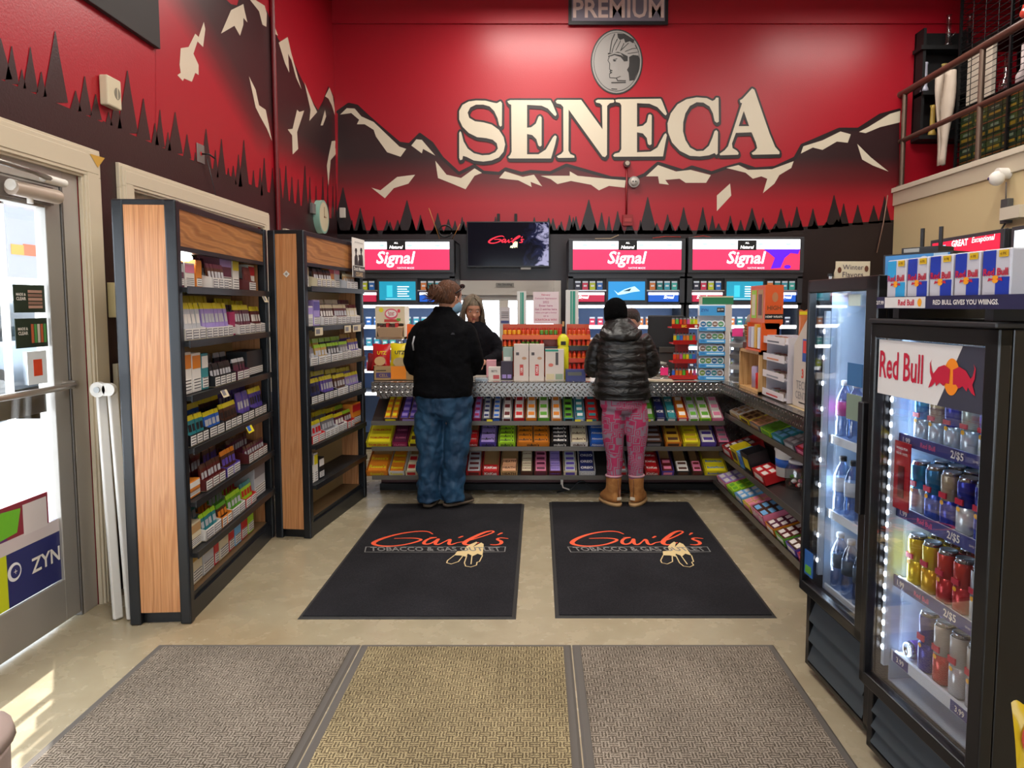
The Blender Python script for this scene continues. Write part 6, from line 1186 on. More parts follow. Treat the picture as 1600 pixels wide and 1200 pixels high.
mb.build('emblem', sg)
# red leaflet inside
mb = MB(); mb.box(.05, .13, .03, .034, .86, 1.075, M('A81020', .4)); mb.box(.075, .105, .028, .03, .9, 1.0, M('5A0A14', .4)); mb.text('WINGS FOR', (.09, .0285, 1.055), (1, 0, 0), (0, 0, 1), .06, .012, WHT, .02); mb.text('YOUR TASTE', (.09, .0285, 1.038), (1, 0, 0), (0, 0, 1), .06, .012, WHT, .02)
mb.build('hanging_leaflet', k2, label='red leaflet')
# price rails as parts
RAIL = M('34387A', .4)
for k, z in enumerate(sh2):
    mb = MB(); mb.box(.045, W2 - .06, .046, .052, z - .022, z + .014, RAIL if k < 3 else M('D8DEE6', .4))
    if k < 3:
        mb.text('1.99', (.085, .045, z - .004), (1, 0, 0), (0, 0, 1), .045, .018, WHT, .02); mb.text('Red Bull', (.19, .045, z - .004), (1, 0, 0), (0, 0, 1), .07, .016, M('E05A8A', .4), .02); mb.text('2/$5', (.32, .045, z - .004), (1, 0, 0), (0, 0, 1), .07, .026, WHT, .02); mb.text('GIVES YOU WINGS', (.42, .045, z - .004), (1, 0, 0), (0, 0, 1), .07, .01, WHT, .01)
    else:
        for xx in (.1, .38): mb.box(xx - .04, xx + .04, .045, .046, z - .02, z + .012, RAIL); mb.text('3.99', (xx, .044, z - .004), (1, 0, 0), (0, 0, 1), .05, .018, WHT, .02)
    mb.build('price_rail', k2)
def can_mb(c1, c2, h=.135, r=.0265, mark='C01838'):
    AM = M('B8BCC4', .2, 1)
    m = MB(); m.lathe([(r * .82, 0), (r, .008), (r, h * .48)], M(c2, .22, .4), n=18); m.lathe([(r * 1.0, h * .48), (r, h - .014), (r * .98, h - .012)], M(c1, .22, .4), n=18); m.lathe([(r * .98, h - .012), (r * .84, h - .003), (r * .84, h), (r * .7, h), (r * .68, h - .004), (.001, h - .004)], AM, n=18)
    if mark: 
        m.box(-r * .55, r * .55, -r - .0004, -r + .004, h * .52, h * .62, M(mark, .4)); m.disc((0, -r - .0008, h * .44), (1, 0, 0), (0, 0, 1), .008, .007, M('F0B01C', .4), 10)
    return m
rows = [(.135, ['3A8AC8', '9A8A80', '1A2A9A', 'A8B4B0', '1A2A9A', '7A2A2A'], ['C0C8D0'] * 6, ['blue and silver', 'dull silver', 'navy and silver', 'pale silver', 'navy blue', 'dark red']),
        (.165, ['2A9AC8', '1A6A9A', 'A89A84', '1A2A9A', '1A2A9A', 'A8A8B0'], ['C0C8D0', '2A4AA8', '1A2A9A', 'C0C8D0', '1A2A9A', '3A2A6A'], ['sky blue', 'teal', 'beige and navy', 'navy and silver', 'navy', 'silver and violet']),
        (.16, ['D8B81C', 'D8B81C', 'C83A2C', 'C83A2C', 'B8C4CC', 'B8C4CC'], ['D8B81C', 'D8A81C', 'B82A2C', 'B82A2C', 'A8B0B8', 'A8B0B8'], ['yellow', 'yellow', 'orange red', 'orange red', 'silver', 'silver']),
        (.19, ['C0C8D0', '2A2A8A', 'C8C0B4', 'C8C4C0', 'C8C0B4', 'B8B4B8'], ['3A3A9A', '2A2A8A', 'B83A30', 'B8B8BC', 'A8A8B0', '5A4A9A'], ['blue and silver', 'violet blue', 'silver and red', 'plain silver', 'silver', 'silver and violet'])]
for si, z in enumerate(sh2):
    h, ca, cb, nm = rows[si]
    for i in range(6):
        for j in range(4):
            if si == 3 and i == 0 and j < 3: continue
            p = obj_from(('drinkcan', ca[i], cb[i], h), lambda: can_mb(ca[i], cb[i], h, .029 if h > .15 else .0265, 'C01838'), 'drink_can')
            lab = '%s can, %s column from far side, %s shelf, energy drink cooler' % (nm[i], ORD[i], ORD[si])
            tagit(p, lab, 'drink can', '%s cans, %s column, %s cooler shelf' % (nm[i], ORD[i], ORD[si]), mx2 @ V((.095 + i * .072, .092 + j * .066, z + .002)), r2)
o = obj_from(('drinkcan', 'lying'), lambda: can_mb('6A4AA8', 'C0C8D0', .17, .029), 'drink_can'); tagit(o, 'purple can lying on its side on top of the lowest row in the near cooler', 'drink can', None, mx2 @ V((.075, .13, .60 - .0)), None); o.rotation_euler = (R(90), 0, r2); o.location = mx2 @ V((.095, .24, .372 + .03)); 
# cartons of four on top
tr = thing('display_tray', 'black display tray with a printed front rail on top of the energy drink cooler', 'tray', mx2 @ V((0, 0, 1.462)), r2)
mb = MB(); mb.box(.02, W2 + .12, -.02, .26, .038, .048, CBK2); mb.box(.06, .09, 0, .22, 0, .038, CBK2); mb.box(W2 - .1, W2 - .07, 0, .22, 0, .038, CBK2); mb.build('tray', tr)
mb = MB(); mb.box(.015, W2 + .12, -.028, -.02, .03, .066, M('24244A', .35)); mb.box(.06, .26, -.0286, -.028, .032, .064, M('D8D4D0', .4)); mb.text('2/7.99', (.035, -.029, .048), (1, 0, 0), (0, 0, 1), .04, .018, WHT, .02); mb.text('Red Bull', (.17, -.0292, .048), (1, 0, 0), (0, 0, 1), .08, .018, RBR, .03); mb.disc((.235, -.0292, .048), (1, 0, 0), (0, 0, 1), .01, .012, M('F0A01C', .4), 12); mb.text('RED BULL GIVES YOU WIIINGS.', (.42, -.029, .048), (1, 0, 0), (0, 0, 1), .25, .02, WHT, .02); mb.build('front_rail', tr)
def fourpack(c1):
    r = bpy.data.objects.new('can_carton', None); COL.objects.link(r); w, h, d = .098, .13, .1
    B1, SV = M(c1, .3), M('C4C4CC', .3)
    mb = MB(); mb.box(-w / 2, w / 2, 0, d, 0, h, SV); mb.build('carton', r, bevel=.004)
    mb = MB(); mb.box(-w / 2 + .003, -.002, -.0012, 0, h * .5, h - .003, B1); mb.box(.0, w / 2 - .003, -.0012, 0, .003, h * .46, B1)
    mb.text('Red Bull', (0, -.0022, h * .56), (1, 0, 0), (0, 0, 1), w * .86, .022, RBR, .03); mb.disc((0, -.002, h * .42), (1, 0, 0), (0, 0, 1), .012, .01, M('F0A01C', .4), 12)
    for s_ in (-1, 1): mb.poly([(s_ * .004, -.0024, h * .42), (s_ * .022, -.0024, h * .45), (s_ * .026, -.0024, h * .38), (s_ * .014, -.0024, h * .40)], RBR)
    mb.box(w * .1, w * .42, -.0022, -.0012, h * .84, h * .97, M('D8B01C', .4)); mb.text('4 PK', (w * .26, -.003, h * .9), (1, 0, 0), (0, 0, 1), w * .26, h * .06, M('6A4A10', .5)); mb.build('printing', r)
    r['category'] = 'drink carton'
    return r
f0 = fourpack('2AA0D8'); f1_ = fourpack('1A3AA8')
names = ['sky blue and silver four can carton at the far end of the top tray', 'navy and silver four can carton, second from the far end of the top tray', 'navy and silver four can carton, third from the far end of the top tray', 'navy and silver four can carton, fourth from the far end of the top tray', 'navy and silver four can carton, nearest on the top tray of the cooler']
for k in range(5):
    o = f0 if k == 0 else (f1_ if k == 1 else copy_tree(f1_)); o.location = mx2 @ V((.07 + k * .106, 0, 1.512)); o.rotation_euler = (0, 0, r2); o['label'] = names[k]
    if k: o['group'] = 'navy four can cartons on the top tray'
# things on top of the water cooler
o = thing('paper_sign', 'small cream hand lettered sign with brown bears on top of the water cooler', 'sign', (1.195, 2.72, 1.601), R(2)); mb = MB(); mb.box(-.066, .066, 0, .004, 0, .068, M('D8C8A8', .6)); mb.hexa([(-.066, .004, 0), (.066, .004, 0), (.066, .03, 0), (-.066, .03, 0), (-.066, .004, .04), (.066, .004, .04), (.066, .006, .04), (-.066, .006, .04)], M('D8C8A8', .6)); mb.build('card', o)
mb = MB(); mb.text('Winter', (0, -.001, .046), (1, 0, 0), (0, 0, 1), .08, .02, M('4A3A4A', .5)); mb.text('Flavors', (0, -.001, .018), (1, 0, 0), (0, 0, 1), .09, .02, M('4A3A4A', .5)); mb.disc((-.052, -.001, .035), (1, 0, 0), (0, 0, 1), .008, .012, M('6A3A20', .5), 8); mb.disc((.052, -.001, .04), (1, 0, 0), (0, 0, 1), .008, .012, M('6A3A20', .5), 8); mb.build('lettering', o)
tagit(MB().cyl((0, 0, 0), (0, 0, .012), .008, STEEL, 10).cyl((0, 0, .012), (0, 0, .022), .012, CBK2, 10).build('bottle_cap'), 'small dark cap standing on the top far corner of the water cooler', 'cap', None, V((1.12, 2.74, 1.601)))
o = thing('pouch_box', 'sky blue box with a round tin printed on it on top of the water cooler', 'box', (1.33, 2.52, 1.601), R(-62)); mb = MB(); mb.box(-.13, .13, 0, .12, 0, .085, M('2A2A2E', .5)); mb.box(-.12, .12, -.003, 0, .006, .08, M('3A8ACB', .4)); mb.text('ZYN', (-.085, -.004, .045), (1, 0, 0), (0, 0, 1), .05, .03, M('1A3A78', .4), .03); mb.disc((.03, -.004, .045), (1, 0, 0), (0, 0, 1), .024, .028, M('C8D0DC', .4), 18); mb.disc((.03, -.005, .05), (1, 0, 0), (0, 0, 1), .015, .018, NV, 18); mb.box(.065, .115, -.0045, -.003, .01, .08, M('A8C8E0', .4)); mb.build('box', o)
o = thing('wireless_router', 'black router with two upright antennas on top of the sky blue box', 'router', (1.36, 2.56, 1.688), R(-62)); mb = MB(); mb.box(-.07, .07, 0, .09, 0, .022, CBK2); mb.box(-.06, .0, -.002, 0, .004, .018, M('A8A8A4', .5)); mb.build('casing', o, bevel=.003)
for x in (-.04, .03): m2 = MB(); m2.box(x - .006, x + .006, .07, .078, .02, .095, CBK2); m2.build('antenna', o)
# tall grey cabinet side behind the coolers
tagit(MB().box(0, .3, 0, .4, 0, 1.60, M('8A96A4', .4)).box(-.03, 0, -.01, .4, 0, 1.62, CBK).build('grey_cabinet'), 'grey upright cabinet side seen between the two coolers and the cartons', 'cabinet', None, V((2.16, 4.0, 0)))
# package at the right picture edge
o = bag('snack_bag', 'yellow edged package at the lower right corner of the picture', 1589, 1640, 1108, 1210, 1.02, 'C8A81C', lambda m, w, h_, y: m.disc((0, y, h_ * .5), (1, 0, 0), (0, 0, 1), w * .4, h_ * .25, M('B83A20', .5), 12))
stt = tagit(MB().box(.04, .2, -.05, .05, 0, 1, BLKM).build('floor_stand'), 'dark stand carrying the yellow package at the lower right corner', 'stand', None, V((o.location.x, 1.02, 0))); stt.scale.z = max(.05, o.location.z - .004)
# pale rounded bin, lower left
o = thing('plastic_bin', 'pale rounded plastic bin cut off by the lower left corner', 'bin', (-1.53, 1.60, .013)); mb = MB(); PB = M('BDAAA4', .4); mb.loft([(0, 0, 0, .17, .2), (0, 0, .2, .185, .215), (0, 0, .42, .19, .22), (0, 0, .45, .2, .23)], PB, 28, .7); mb.build('bin_body', o); mb = MB(); mb.loft([(0, 0, .452, .202, .232), (0, 0, .49, .195, .225), (0, 0, .53, .15, .18), (0, 0, .545, .08, .1)], PB, 28, .7); mb.build('lid', o); o.scale = (1, 1, .84)
# ================================================================ PEOPLE
SKIN = M('C08A70', .5); 
def cloth(name, c1, c2, rough=.85, sc=30, spec=.2, bump=.3, stretch=(1, 1, 1), coat=0):
    m, n, l, b = newmat(name); tc = n.new('ShaderNodeTexCoord'); mp = n.new('ShaderNodeMapping'); mp.inputs['Scale'].default_value = stretch
    t = n.new('ShaderNodeTexNoise'); t.inputs['Scale'].default_value = sc; t.inputs['Detail'].default_value = 4; t.inputs['Distortion'].default_value = .8
    l.new(tc.outputs['Object'], mp.inputs[0]); l.new(mp.outputs[0], t.inputs['Vector'])
    r = ramp(n, [(.35, lin(c1)), (.65, lin(c2))]); l.new(t.outputs['Fac'], r.inputs[0]); l.new(r.outputs[0], b.inputs['Base Color'])
    b.inputs['Roughness'].default_value = rough; b.inputs['Specular IOR Level'].default_value = spec
    bp = n.new('ShaderNodeBump'); bp.inputs['Strength'].default_value = bump; bp.inputs['Distance'].default_value = .02; l.new(t.outputs['Fac'], bp.inputs['Height']); l.new(bp.outputs[0], b.inputs['Normal'])
    return m
FLEECE = cloth('black_fleece', '08080A', '0D0D10', .95, 60, .1, .2); NYLON = cloth('blue_nylon', '17344F', '234A68', .6, 7, .4, .7, (1.5, 1.5, .6))
PUFF = cloth('black_puffer', '0A0A0B', '161616', .38, 9, .5, .8, (1, 1, 2.5)); KNIT = cloth('black_knit', '060607', '0C0C0D', 1, 90, .05, .3); BTOP = cloth('black_top', '101014', '17171C', .9, 30, .1)
SUEDE = cloth('tan_suede', '9A6436', 'AE7844', .85, 25, .2, .2)
def leg_mat():
    m, n, l, b = newmat('maze_leggings'); tc = n.new('ShaderNodeTexCoord'); mp = n.new('ShaderNodeMapping'); l.new(tc.outputs['Object'], mp.inputs[0]); mp.inputs['Scale'].default_value = (1, .01, 1)
    ns = n.new('ShaderNodeTexNoise'); ns.inputs['Scale'].default_value = 6; va = n.new('ShaderNodeMix'); va.data_type = 'RGBA'; va.inputs[0].default_value = .04; l.new(mp.outputs[0], ns.inputs['Vector']); l.new(mp.outputs[0], va.inputs[6]); l.new(ns.outputs['Color'], va.inputs[7])
    vo = n.new('ShaderNodeTexVoronoi'); vo.distance = 'CHEBYCHEV'; vo.inputs['Scale'].default_value = 15; l.new(va.outputs[2], vo.inputs['Vector'])
    mu = n.new('ShaderNodeMath'); mu.operation = 'MULTIPLY'; mu.inputs[1].default_value = 34; l.new(vo.outputs['Distance'], mu.inputs[0]); si = n.new('ShaderNodeMath'); si.operation = 'SINE'; l.new(mu.outputs[0], si.inputs[0])
    r = ramp(n, [(.42, lin('8A7482')), (.58, lin('A82A56'))]); mr = n.new('ShaderNodeMapRange'); mr.inputs[1].default_value = -1; mr.inputs[2].default_value = 1; l.new(si.outputs[0], mr.inputs[0]); l.new(mr.outputs[0], r.inputs[0])
    l.new(r.outputs[0], b.inputs['Base Color']); b.inputs['Roughness'].default_value = .8; return m
LEGG = leg_mat()
tx = bpy.data.textures.new('folds', 'CLOUDS'); tx.noise_scale = .09; tx.noise_depth = 2
tx2 = bpy.data.textures.new('fine_folds', 'CLOUDS'); tx2.noise_scale = .03; tx2.noise_depth = 1
def skinned(mb, name, parent, vox=.011, disp=0, tex=None, smooth=6, stretch=None):
    o = mb.build(name, parent)
    r = o.modifiers.new('r', 'REMESH'); r.mode = 'VOXEL'; r.voxel_size = vox; r.use_smooth_shade = True
    s = o.modifiers.new('s', 'SMOOTH'); s.iterations = smooth; s.factor = .6
    if disp:
        d = o.modifiers.new('d', 'DISPLACE'); d.texture = tex or tx; d.strength = disp; d.mid_level = .5; d.texture_coords = 'LOCAL'
    return o
def limb(mb, pts, rs, mat, n=14): mb.tube(pts, rs, mat, n)
def subdiv_path(pts, rs, k=4):
    P, Q = [], []
    for i in range(len(pts) - 1):
        p0, p1, p2, p3 = [V(pts[max(0, min(len(pts) - 1, i + d))]) for d in (-1, 0, 1, 2)]
        for j in range(k):
            t = j / k; P.append(.5 * ((2 * p1) + (p2 - p0) * t + (2 * p0 - 5 * p1 + 4 * p2 - p3) * t * t + (3 * p1 - p0 - 3 * p2 + p3) * t ** 3)); Q.append(rs[i] * (1 - t) + rs[i + 1] * t)
    return P + [V(pts[-1])], Q + [rs[-1]]
def slimb(mb, pts, rs, mat, n=14): p, r = subdiv_path(pts, rs); mb.tube(p, r, mat, n)
def hand(mb, w, fw, up, side, mat, s=1.0):
    """palm from wrist w along fw, palm normal up, thumb towards side"""
    w = V(w); fw = V(fw).normalized(); up = V(up).normalized(); sd = V(side).normalized()
    pc = w + fw * .045 * s
    vs = []
    for k, (d, hw, ht) in enumerate(((0, .026, .016), (.03, .038, .015), (.075, .042, .013), (.09, .038, .011))):
        for a in range(12): t = 2 * pi * a / 12; vs.append(tuple(w + fw * d * s + sd * cos(t) * hw * s + up * sin(t) * ht * s))
    mb.add(vs, [(k * 12 + i, k * 12 + (i + 1) % 12, (k + 1) * 12 + (i + 1) % 12, (k + 1) * 12 + i) for k in range(3) for i in range(12)] + [tuple(reversed(range(12))), tuple(range(36, 48))], mat, True)
    for i, L_ in enumerate((.072, .08, .075, .058)):
        b = w + fw * .085 * s + sd * (.03 - .02 * i) * s
        mb.tube([b, b + (fw * L_ * .45 - up * .008) * s, b + (fw * L_ * .8 - up * .026) * s, b + (fw * L_ * .95 - up * .042) * s], [.0095 * s, .009 * s, .008 * s, .006 * s], mat, 8)
    b = w + fw * .025 * s + sd * .026 * s; mb.tube([b, b + (fw * .025 + sd * .025 - up * .006) * s, b + (fw * .055 + sd * .032 - up * .018) * s], [.013 * s, .011 * s, .008 * s], mat, 8)
def head(mb, c, yaw, pitch, mat, s=1.0):
    """head centred at c, face towards local -y rotated by yaw; returns matrix"""
    mx = MX.Translation(V(c)) @ MX.Rotation(yaw, 4, 'Z') @ MX.Rotation(pitch, 4, 'X'); old = mb.xf; mb.xf = mx if old is None else old @ mx
    secs = [(-.012, -.112, .026, .03), (-.02, -.1, .045, .048), (-.012, -.08, .058, .07), (-.006, -.045, .067, .084), (0, 0, .074, .093), (.002, .035, .077, .098), (.006, .07, .07, .09), (.01, .095, .05, .068), (.012, .108, .02, .03)]
    mb.loft([(0, y * s, z * s, rx * s, ry * s) for y, z, rx, ry in secs], mat, 24)
    mb.hexa([(-.011 * s, -.088 * s, -.04 * s), (.011 * s, -.088 * s, -.04 * s), (.008 * s, -.07 * s, -.04 * s), (-.008 * s, -.07 * s, -.04 * s), (-.006 * s, -.09 * s, .01 * s), (.006 * s, -.09 * s, .01 * s), (.006 * s, -.07 * s, .01 * s), (-.006 * s, -.07 * s, .01 * s)], mat)
    mb.sph((0, -.1 * s, -.034 * s), .014 * s, .016 * s, .012 * s, mat, 12, 8); mb.sph((0, -.083 * s, -.066 * s), .024 * s, .012 * s, .008 * s, mat, 12, 6); mb.sph((0, -.078 * s, -.1 * s), .02 * s, .018 * s, .014 * s, mat, 12, 6); mb.sph((0, -.08 * s, .024 * s), .05 * s, .016 * s, .01 * s, mat, 14, 6)
    for q in (-1, 1): mb.sph((q * .077 * s, .01 * s, -.01 * s), .009 * s, .018 * s, .03 * s, mat, 10, 8); mb.sph((q * .042 * s, -.06 * s, -.035 * s), .022 * s, .024 * s, .022 * s, mat, 10, 8)
    mb.xf = old; return mx
def face_parts(par, mx, lip='9A5048', s=1.0, hair='4A3222', eyes=True):
    def put(name, f, mat_lab=None): mb = MB(); mb.xf = mx; f(mb); o = mb.build(name, par); return o
    if eyes:
        for q in (-1, 1):
            put('eye', lambda m: (m.sph((q * .031 * s, -.083 * s, .002), .013 * s, .008 * s, .0065 * s, M('D8D0C8', .3), 12, 6), m.sph((q * .031 * s, -.0905 * s, .001), .0055 * s, .002, .0055 * s, M('3A2A20', .3), 8, 5)))
            put('eyebrow', lambda m: m.tube([(q * .014 * s, -.094 * s, .022), (q * .03 * s, -.094 * s, .028), (q * .05 * s, -.08 * s, .022)], .0035, M(hair, .8), 6))
    put('mouth', lambda m: (m.sph((0, -.094 * s, -.063 * s), .022 * s, .005, .005, M(lip, .5), 12, 6), m.sph((0, -.093 * s, -.070 * s), .018 * s, .005, .005, M(lip, .5), 12, 6)))
def strands(mb, mat, n, f, r0=.006, r1=.002, seed=1):
    rr = random.Random(seed)
    for _ in range(n): pts = f(rr); mb.tube(pts, [r0 + (r1 - r0) * k / (len(pts) - 1) for k in range(len(pts))], mat, 5)
k_ = 5.22 / FPX
def PX3(x, y, Y=5.22): p = atY(x, y, Y); return p
# ---- customer in black fleece and blue trousers ---------------------------
c1 = thing('person', 'person in a black fleece jacket and blue trousers at the counter, hair in a bun', 'person', (-.70, 5.18, .012))
O1 = V(c1.location)
def q1(x, y, dy=0): p = atY(x, y, 5.2 + dy); return V((p.x + .70, dy, p.z))
hd1 = q1(703, 468, .03); hd1.z = 1.555
mb = MB()
for (xh, xk, xf) in ((676, 673, 674), (710, 716, 712)): slimb(mb, [q1(xh, 640, 0), q1(xk, 712, 0), q1(xf, 780, .02)], [.085, .055, .045], SKIN)
mb.loft([(-.0, 0, .8, .15, .11), (0, 0, .95, .15, .11), (0, 0, 1.15, .16, .11), (.0, .01, 1.32, .17, .1), (.0, .02, 1.4, .10, .07), (.01, .03, 1.44, .055, .055), (.02, .03, 1.5, .05, .055)], SKIN, 20)
head(mb, hd1, R(180 + -38), R(8), SKIN)
for s_ in (-1, 1): slimb(mb, [(s_ * .16, .02, 1.35), (s_ * .22, .03, 1.08), (s_ * .15, .30, 1.0)], [.05, .04, .028], SKIN); hand(mb, (s_ * .15, .30, 1.0), (-s_ * .35, 1, -.12), (0, 0, 1), (-s_, 0, 0), SKIN)
skinned(mb, 'body', c1, .010, smooth=3)
mxh = MX.Translation(hd1) @ MX.Rotation(R(142), 4, 'Z') @ MX.Rotation(R(8), 4, 'X'); face_parts(c1, mxh, hair='3A2418')
# trousers
mb = MB()
mb.loft([(.0, 0, .66, .16, .10), (.0, 0, .72, .20, .135), (.0, 0, .8, .208, .142), (0, 0, .9, .2, .13)], NYLON, 24)
L1 = [(674, 628), (672, 652), (672, 680), (673, 712), (670, 735), (670, 760), (672, 786)]; L2 = [(716, 628), (717, 652), (716, 680), (713, 712), (709, 735), (707, 760), (709, 786)]
for L_ in (L1, L2): p = [q1(x, y, .0) for x, y in L_]; p[-1].z = .045; slimb(mb, p, [.09, .104, .101, .092, .086, .084, .087], NYLON, 20)
tr_ = skinned(mb, 'trousers', c1, .009, .05, tx, 3)
# jacket
mb = MB()
mb.loft([(-.008, 0, .83, .215, .15), (-.008, 0, .86, .222, .158), (-.0, 0, .95, .218, .155), (0.0, 0, 1.08, .205, .15), (0.0, .0, 1.2, .205, .145), (.0, .0, 1.3, .2, .135), (.0, .015, 1.37, .165, .11), (.01, .025, 1.42, .105, .085), (.01, .03, 1.45, .078, .075), (.012, .03, 1.485, .074, .072)], FLEECE, 28, .85)
for s_, ex, ez in ((-1, -.235, 1.04), (1, .228, 1.06)): slimb(mb, [(s_ * .115, .01, 1.325), (s_ * .165, .01, 1.29), (s_ * .2, .01, 1.2), (ex, .03, ez + .06), (ex * .97, .09, ez - .015), (s_ * .19, .22, 1.0), (s_ * .15, .28, 1.01)], [.06, .078, .075, .064, .06, .052, .046], FLEECE, 18)
skinned(mb, 'fleece_jacket', c1, .009, .026, tx, 4)
mb = MB(); mb.poly([(.075, -.152, 1.285), (.105, -.148, 1.285), (.1, -.15, 1.297), (.085, -.152, 1.3)], M('3A3A40', .7)); mb.build('jacket_logo', c1)
mb = MB(); mb.tube([(-.20, -.09, 1.17), (-.205, -.10, 1.22), (-.195, -.08, 1.27)], .006, M('A8A8AC', .3)); mb.build('reflective_trim', c1)
# shoes
for sx, yaw in ((q1(672, 788).x, R(-8)), (q1(708, 788).x, R(-50))):
    mb = MB(); mb.xf = MX.Translation(V((sx, .02, .01))) @ MX.Rotation(yaw, 4, 'Z'); mb.loft([(0, .05, .0, .048, .13), (0, .05, .02, .05, .132)], M('6A5A4A', .7), 20, .7); mb.loft([(0, .05, .02, .047, .128), (0, .045, .05, .045, .11), (0, .01, .09, .04, .06), (0, 0, .12, .038, .045)], M('26221E', .6), 20, .8); mb.build('shoe', c1)
# hair: cap + bun + strands, sunglasses, mask
HB = cloth('brown_hair', '38200F', '6A4026', .45, 20, .4, .8, (6, 6, 1))
mb = MB(); mb.xf = mxh; mb.loft([(0, .05, -.06, .06, .055), (0, .03, -.03, .078, .082), (0, .018, .02, .086, .098), (0, .014, .06, .083, .1), (0, .016, .09, .066, .084), (0, .02, .112, .036, .05), (0, .02, .12, .01, .014)], HB, 24); mb.sph((0, .145, .01), .06, .052, .055, HB, 18, 12)
mb.xf = mxh
strands(mb, HB, 60, lambda rr: (lambda a, e: [(.045 * cos(a), .14 + .04 * sin(e), .01 + .045 * sin(a)), (.058 * cos(a + .4), .15 + .05 * sin(e + .6), .01 + .055 * sin(a + .4)), (.07 * cos(a + .9), .16 + .05 * sin(e), -.01 + .06 * sin(a + .9) - .01)])(rr.uniform(0, 6.28), rr.uniform(0, 6.28)), .007, .002)
strands(mb, HB, 90, lambda rr: (lambda a: [(.082 * cos(a) * .98, .02 - .07 * abs(cos(a)) * .5, .02 + .095 * sin(a)), (.07 * cos(a), .06, .02 + .085 * sin(a)), (.035 * cos(a), .115, .012 + .04 * sin(a))])(rr.uniform(-.6, 3.7)), .005, .004, 3)
mb.build('hair', c1)
mb = MB(); mb.xf = mxh; mb.tube([(-.085, .03, .02), (-.088, -.03, .06), (-.05, -.075, .085), (0, -.085, .09), (.05, -.075, .085), (.088, -.03, .06), (.085, .03, .02)], .005, M('1A1414', .2), 8)
for q in (-1, 1): mb.sph((q * .042, -.078, .088), .03, .008, .018, M('2A2020', .1), 14, 8)
mb.build('sunglasses', c1)
mb = MB(); mb.xf = mxh; mb.loft([(0, -.03, -.115, .04, .06), (0, -.035, -.095, .062, .072), (0, -.035, -.06, .07, .076), (0, -.03, -.02, .06, .075)], M('7AA0BC', .8), 20); mb.tube([(.068, -.04, -.03), (.08, .0, -.01), (.083, .025, -.0)], .0025, WHT, 6); mb.tube([(.068, -.04, -.085), (.08, .0, -.045), (.083, .025, -.02)], .0025, WHT, 6); mb.tube([(-.068, -.04, -.03), (-.08, .0, -.01), (-.083, .025, -.0)], .0025, WHT, 6); mb.build('face_mask', c1)
# ---- customer in puffer jacket and maze leggings ---------------------------
c2 = thing('person', 'person in a hooded black puffer jacket, black beanie, pink leggings and tan boots', 'person', (.62, 5.24, .012))
def q2(x, y, dy=0): p = atY(x, y, 5.27 + dy); return V((p.x - .62, dy, p.z))
hd2 = q2(961, 499, .07); hd2.z = 1.42
mb = MB()
for xs in ((960, 960, 961), (992, 992, 994)): slimb(mb, [q2(xs[0], 645), q2(xs[1], 705), q2(xs[2], 780)], [.075, .05, .04], SKIN)
mb.loft([(0, 0, .75, .14, .1), (0, 0, .95, .14, .1), (0, .02, 1.15, .15, .1), (-.02, .05, 1.26, .14, .09), (-.03, .07, 1.32, .06, .06), (-.03, .07, 1.38, .05, .055)], SKIN, 20)
head(mb, hd2, R(180), R(22), SKIN, .97)
for s_ in (-1, 1): slimb(mb, [(s_ * .15, .05, 1.22), (s_ * .19, .08, 1.04), (s_ * .13, .29, 1.0)], [.045, .038, .026], SKIN); hand(mb, (s_ * .13, .29, 1.0), (-s_ * .3, 1, -.1), (0, 0, 1), (-s_, 0, 0), SKIN, .95)
skinned(mb, 'body', c2, .010, smooth=3)
mxh2 = MX.Translation(hd2) @ MX.Rotation(R(180), 4, 'Z') @ MX.Rotation(R(22), 4, 'X'); face_parts(c2, mxh2, s=.97)
mb = MB(); mb.loft([(-.0, 0, .69, .12, .08), (-.0, 0, .74, .165, .12), (0, 0, .85, .17, .12)], LEGG, 24)
for L_ in ([(958, 630), (957, 655), (957, 680), (960, 712), (959, 740), (958, 756)], [(993, 630), (994, 655), (994, 680), (993, 712), (992, 740), (993, 756)]): slimb(mb, [q2(x, y) for x, y in L_], [.075, .088, .082, .064, .056, .048], LEGG, 18)
skinned(mb, 'leggings', c2, .008, .01, tx, 3)
mb = MB()   # quilted jacket
secs = []; z = .80
prof = [(.80, .205, .15), (.86, .21, .155), (.95, .2, .15), (1.05, .188, .142), (1.15, .186, .14), (1.23, .175, .13), (1.29, .14, .11), (1.325, .1, .09)]
def pint(z):
    for (a, r1_, r2_), (b, s1, s2) in zip(prof, prof[1:]):
        if a <= z <= b: t = (z - a) / (b - a); return r1_ + (s1 - r1_) * t, r2_ + (s2 - r2_) * t
    return prof[-1][1:]
zz_ = .80
while zz_ <= 1.325:
    r1_, r2_ = pint(zz_); b_ = .011 * abs(sin((zz_ - .83) / .062 * pi)) if zz_ > .83 else .004
    secs.append((-.01 * (zz_ - .8) * 3, .05 * max(0, zz_ - 1.0) * 2, zz_, r1_ + b_ - .008, r2_ + b_ - .008)); zz_ += .0085
mb.loft(secs, PUFF, 30, .88)
for s_, ex in ((-1, -.212), (1, .222)):
    p, r_ = subdiv_path([(s_ * .13, .04, 1.25), (s_ * .175, .05, 1.18), (ex, .07, 1.05), (ex * .98, .11, 1.01), (s_ * .17, .22, .995), (s_ * .135, .28, 1.005)], [.065, .072, .066, .062, .052, .044], 14)
    mb.tube(p, [x + .006 * abs(sin(i * .55)) for i, x in enumerate(r_)], PUFF, 18)
skinned(mb, 'puffer_jacket', c2, .008, .012, tx, 2)
mb = MB()   # hood lying on the back and around the neck
for i in range(2): pass
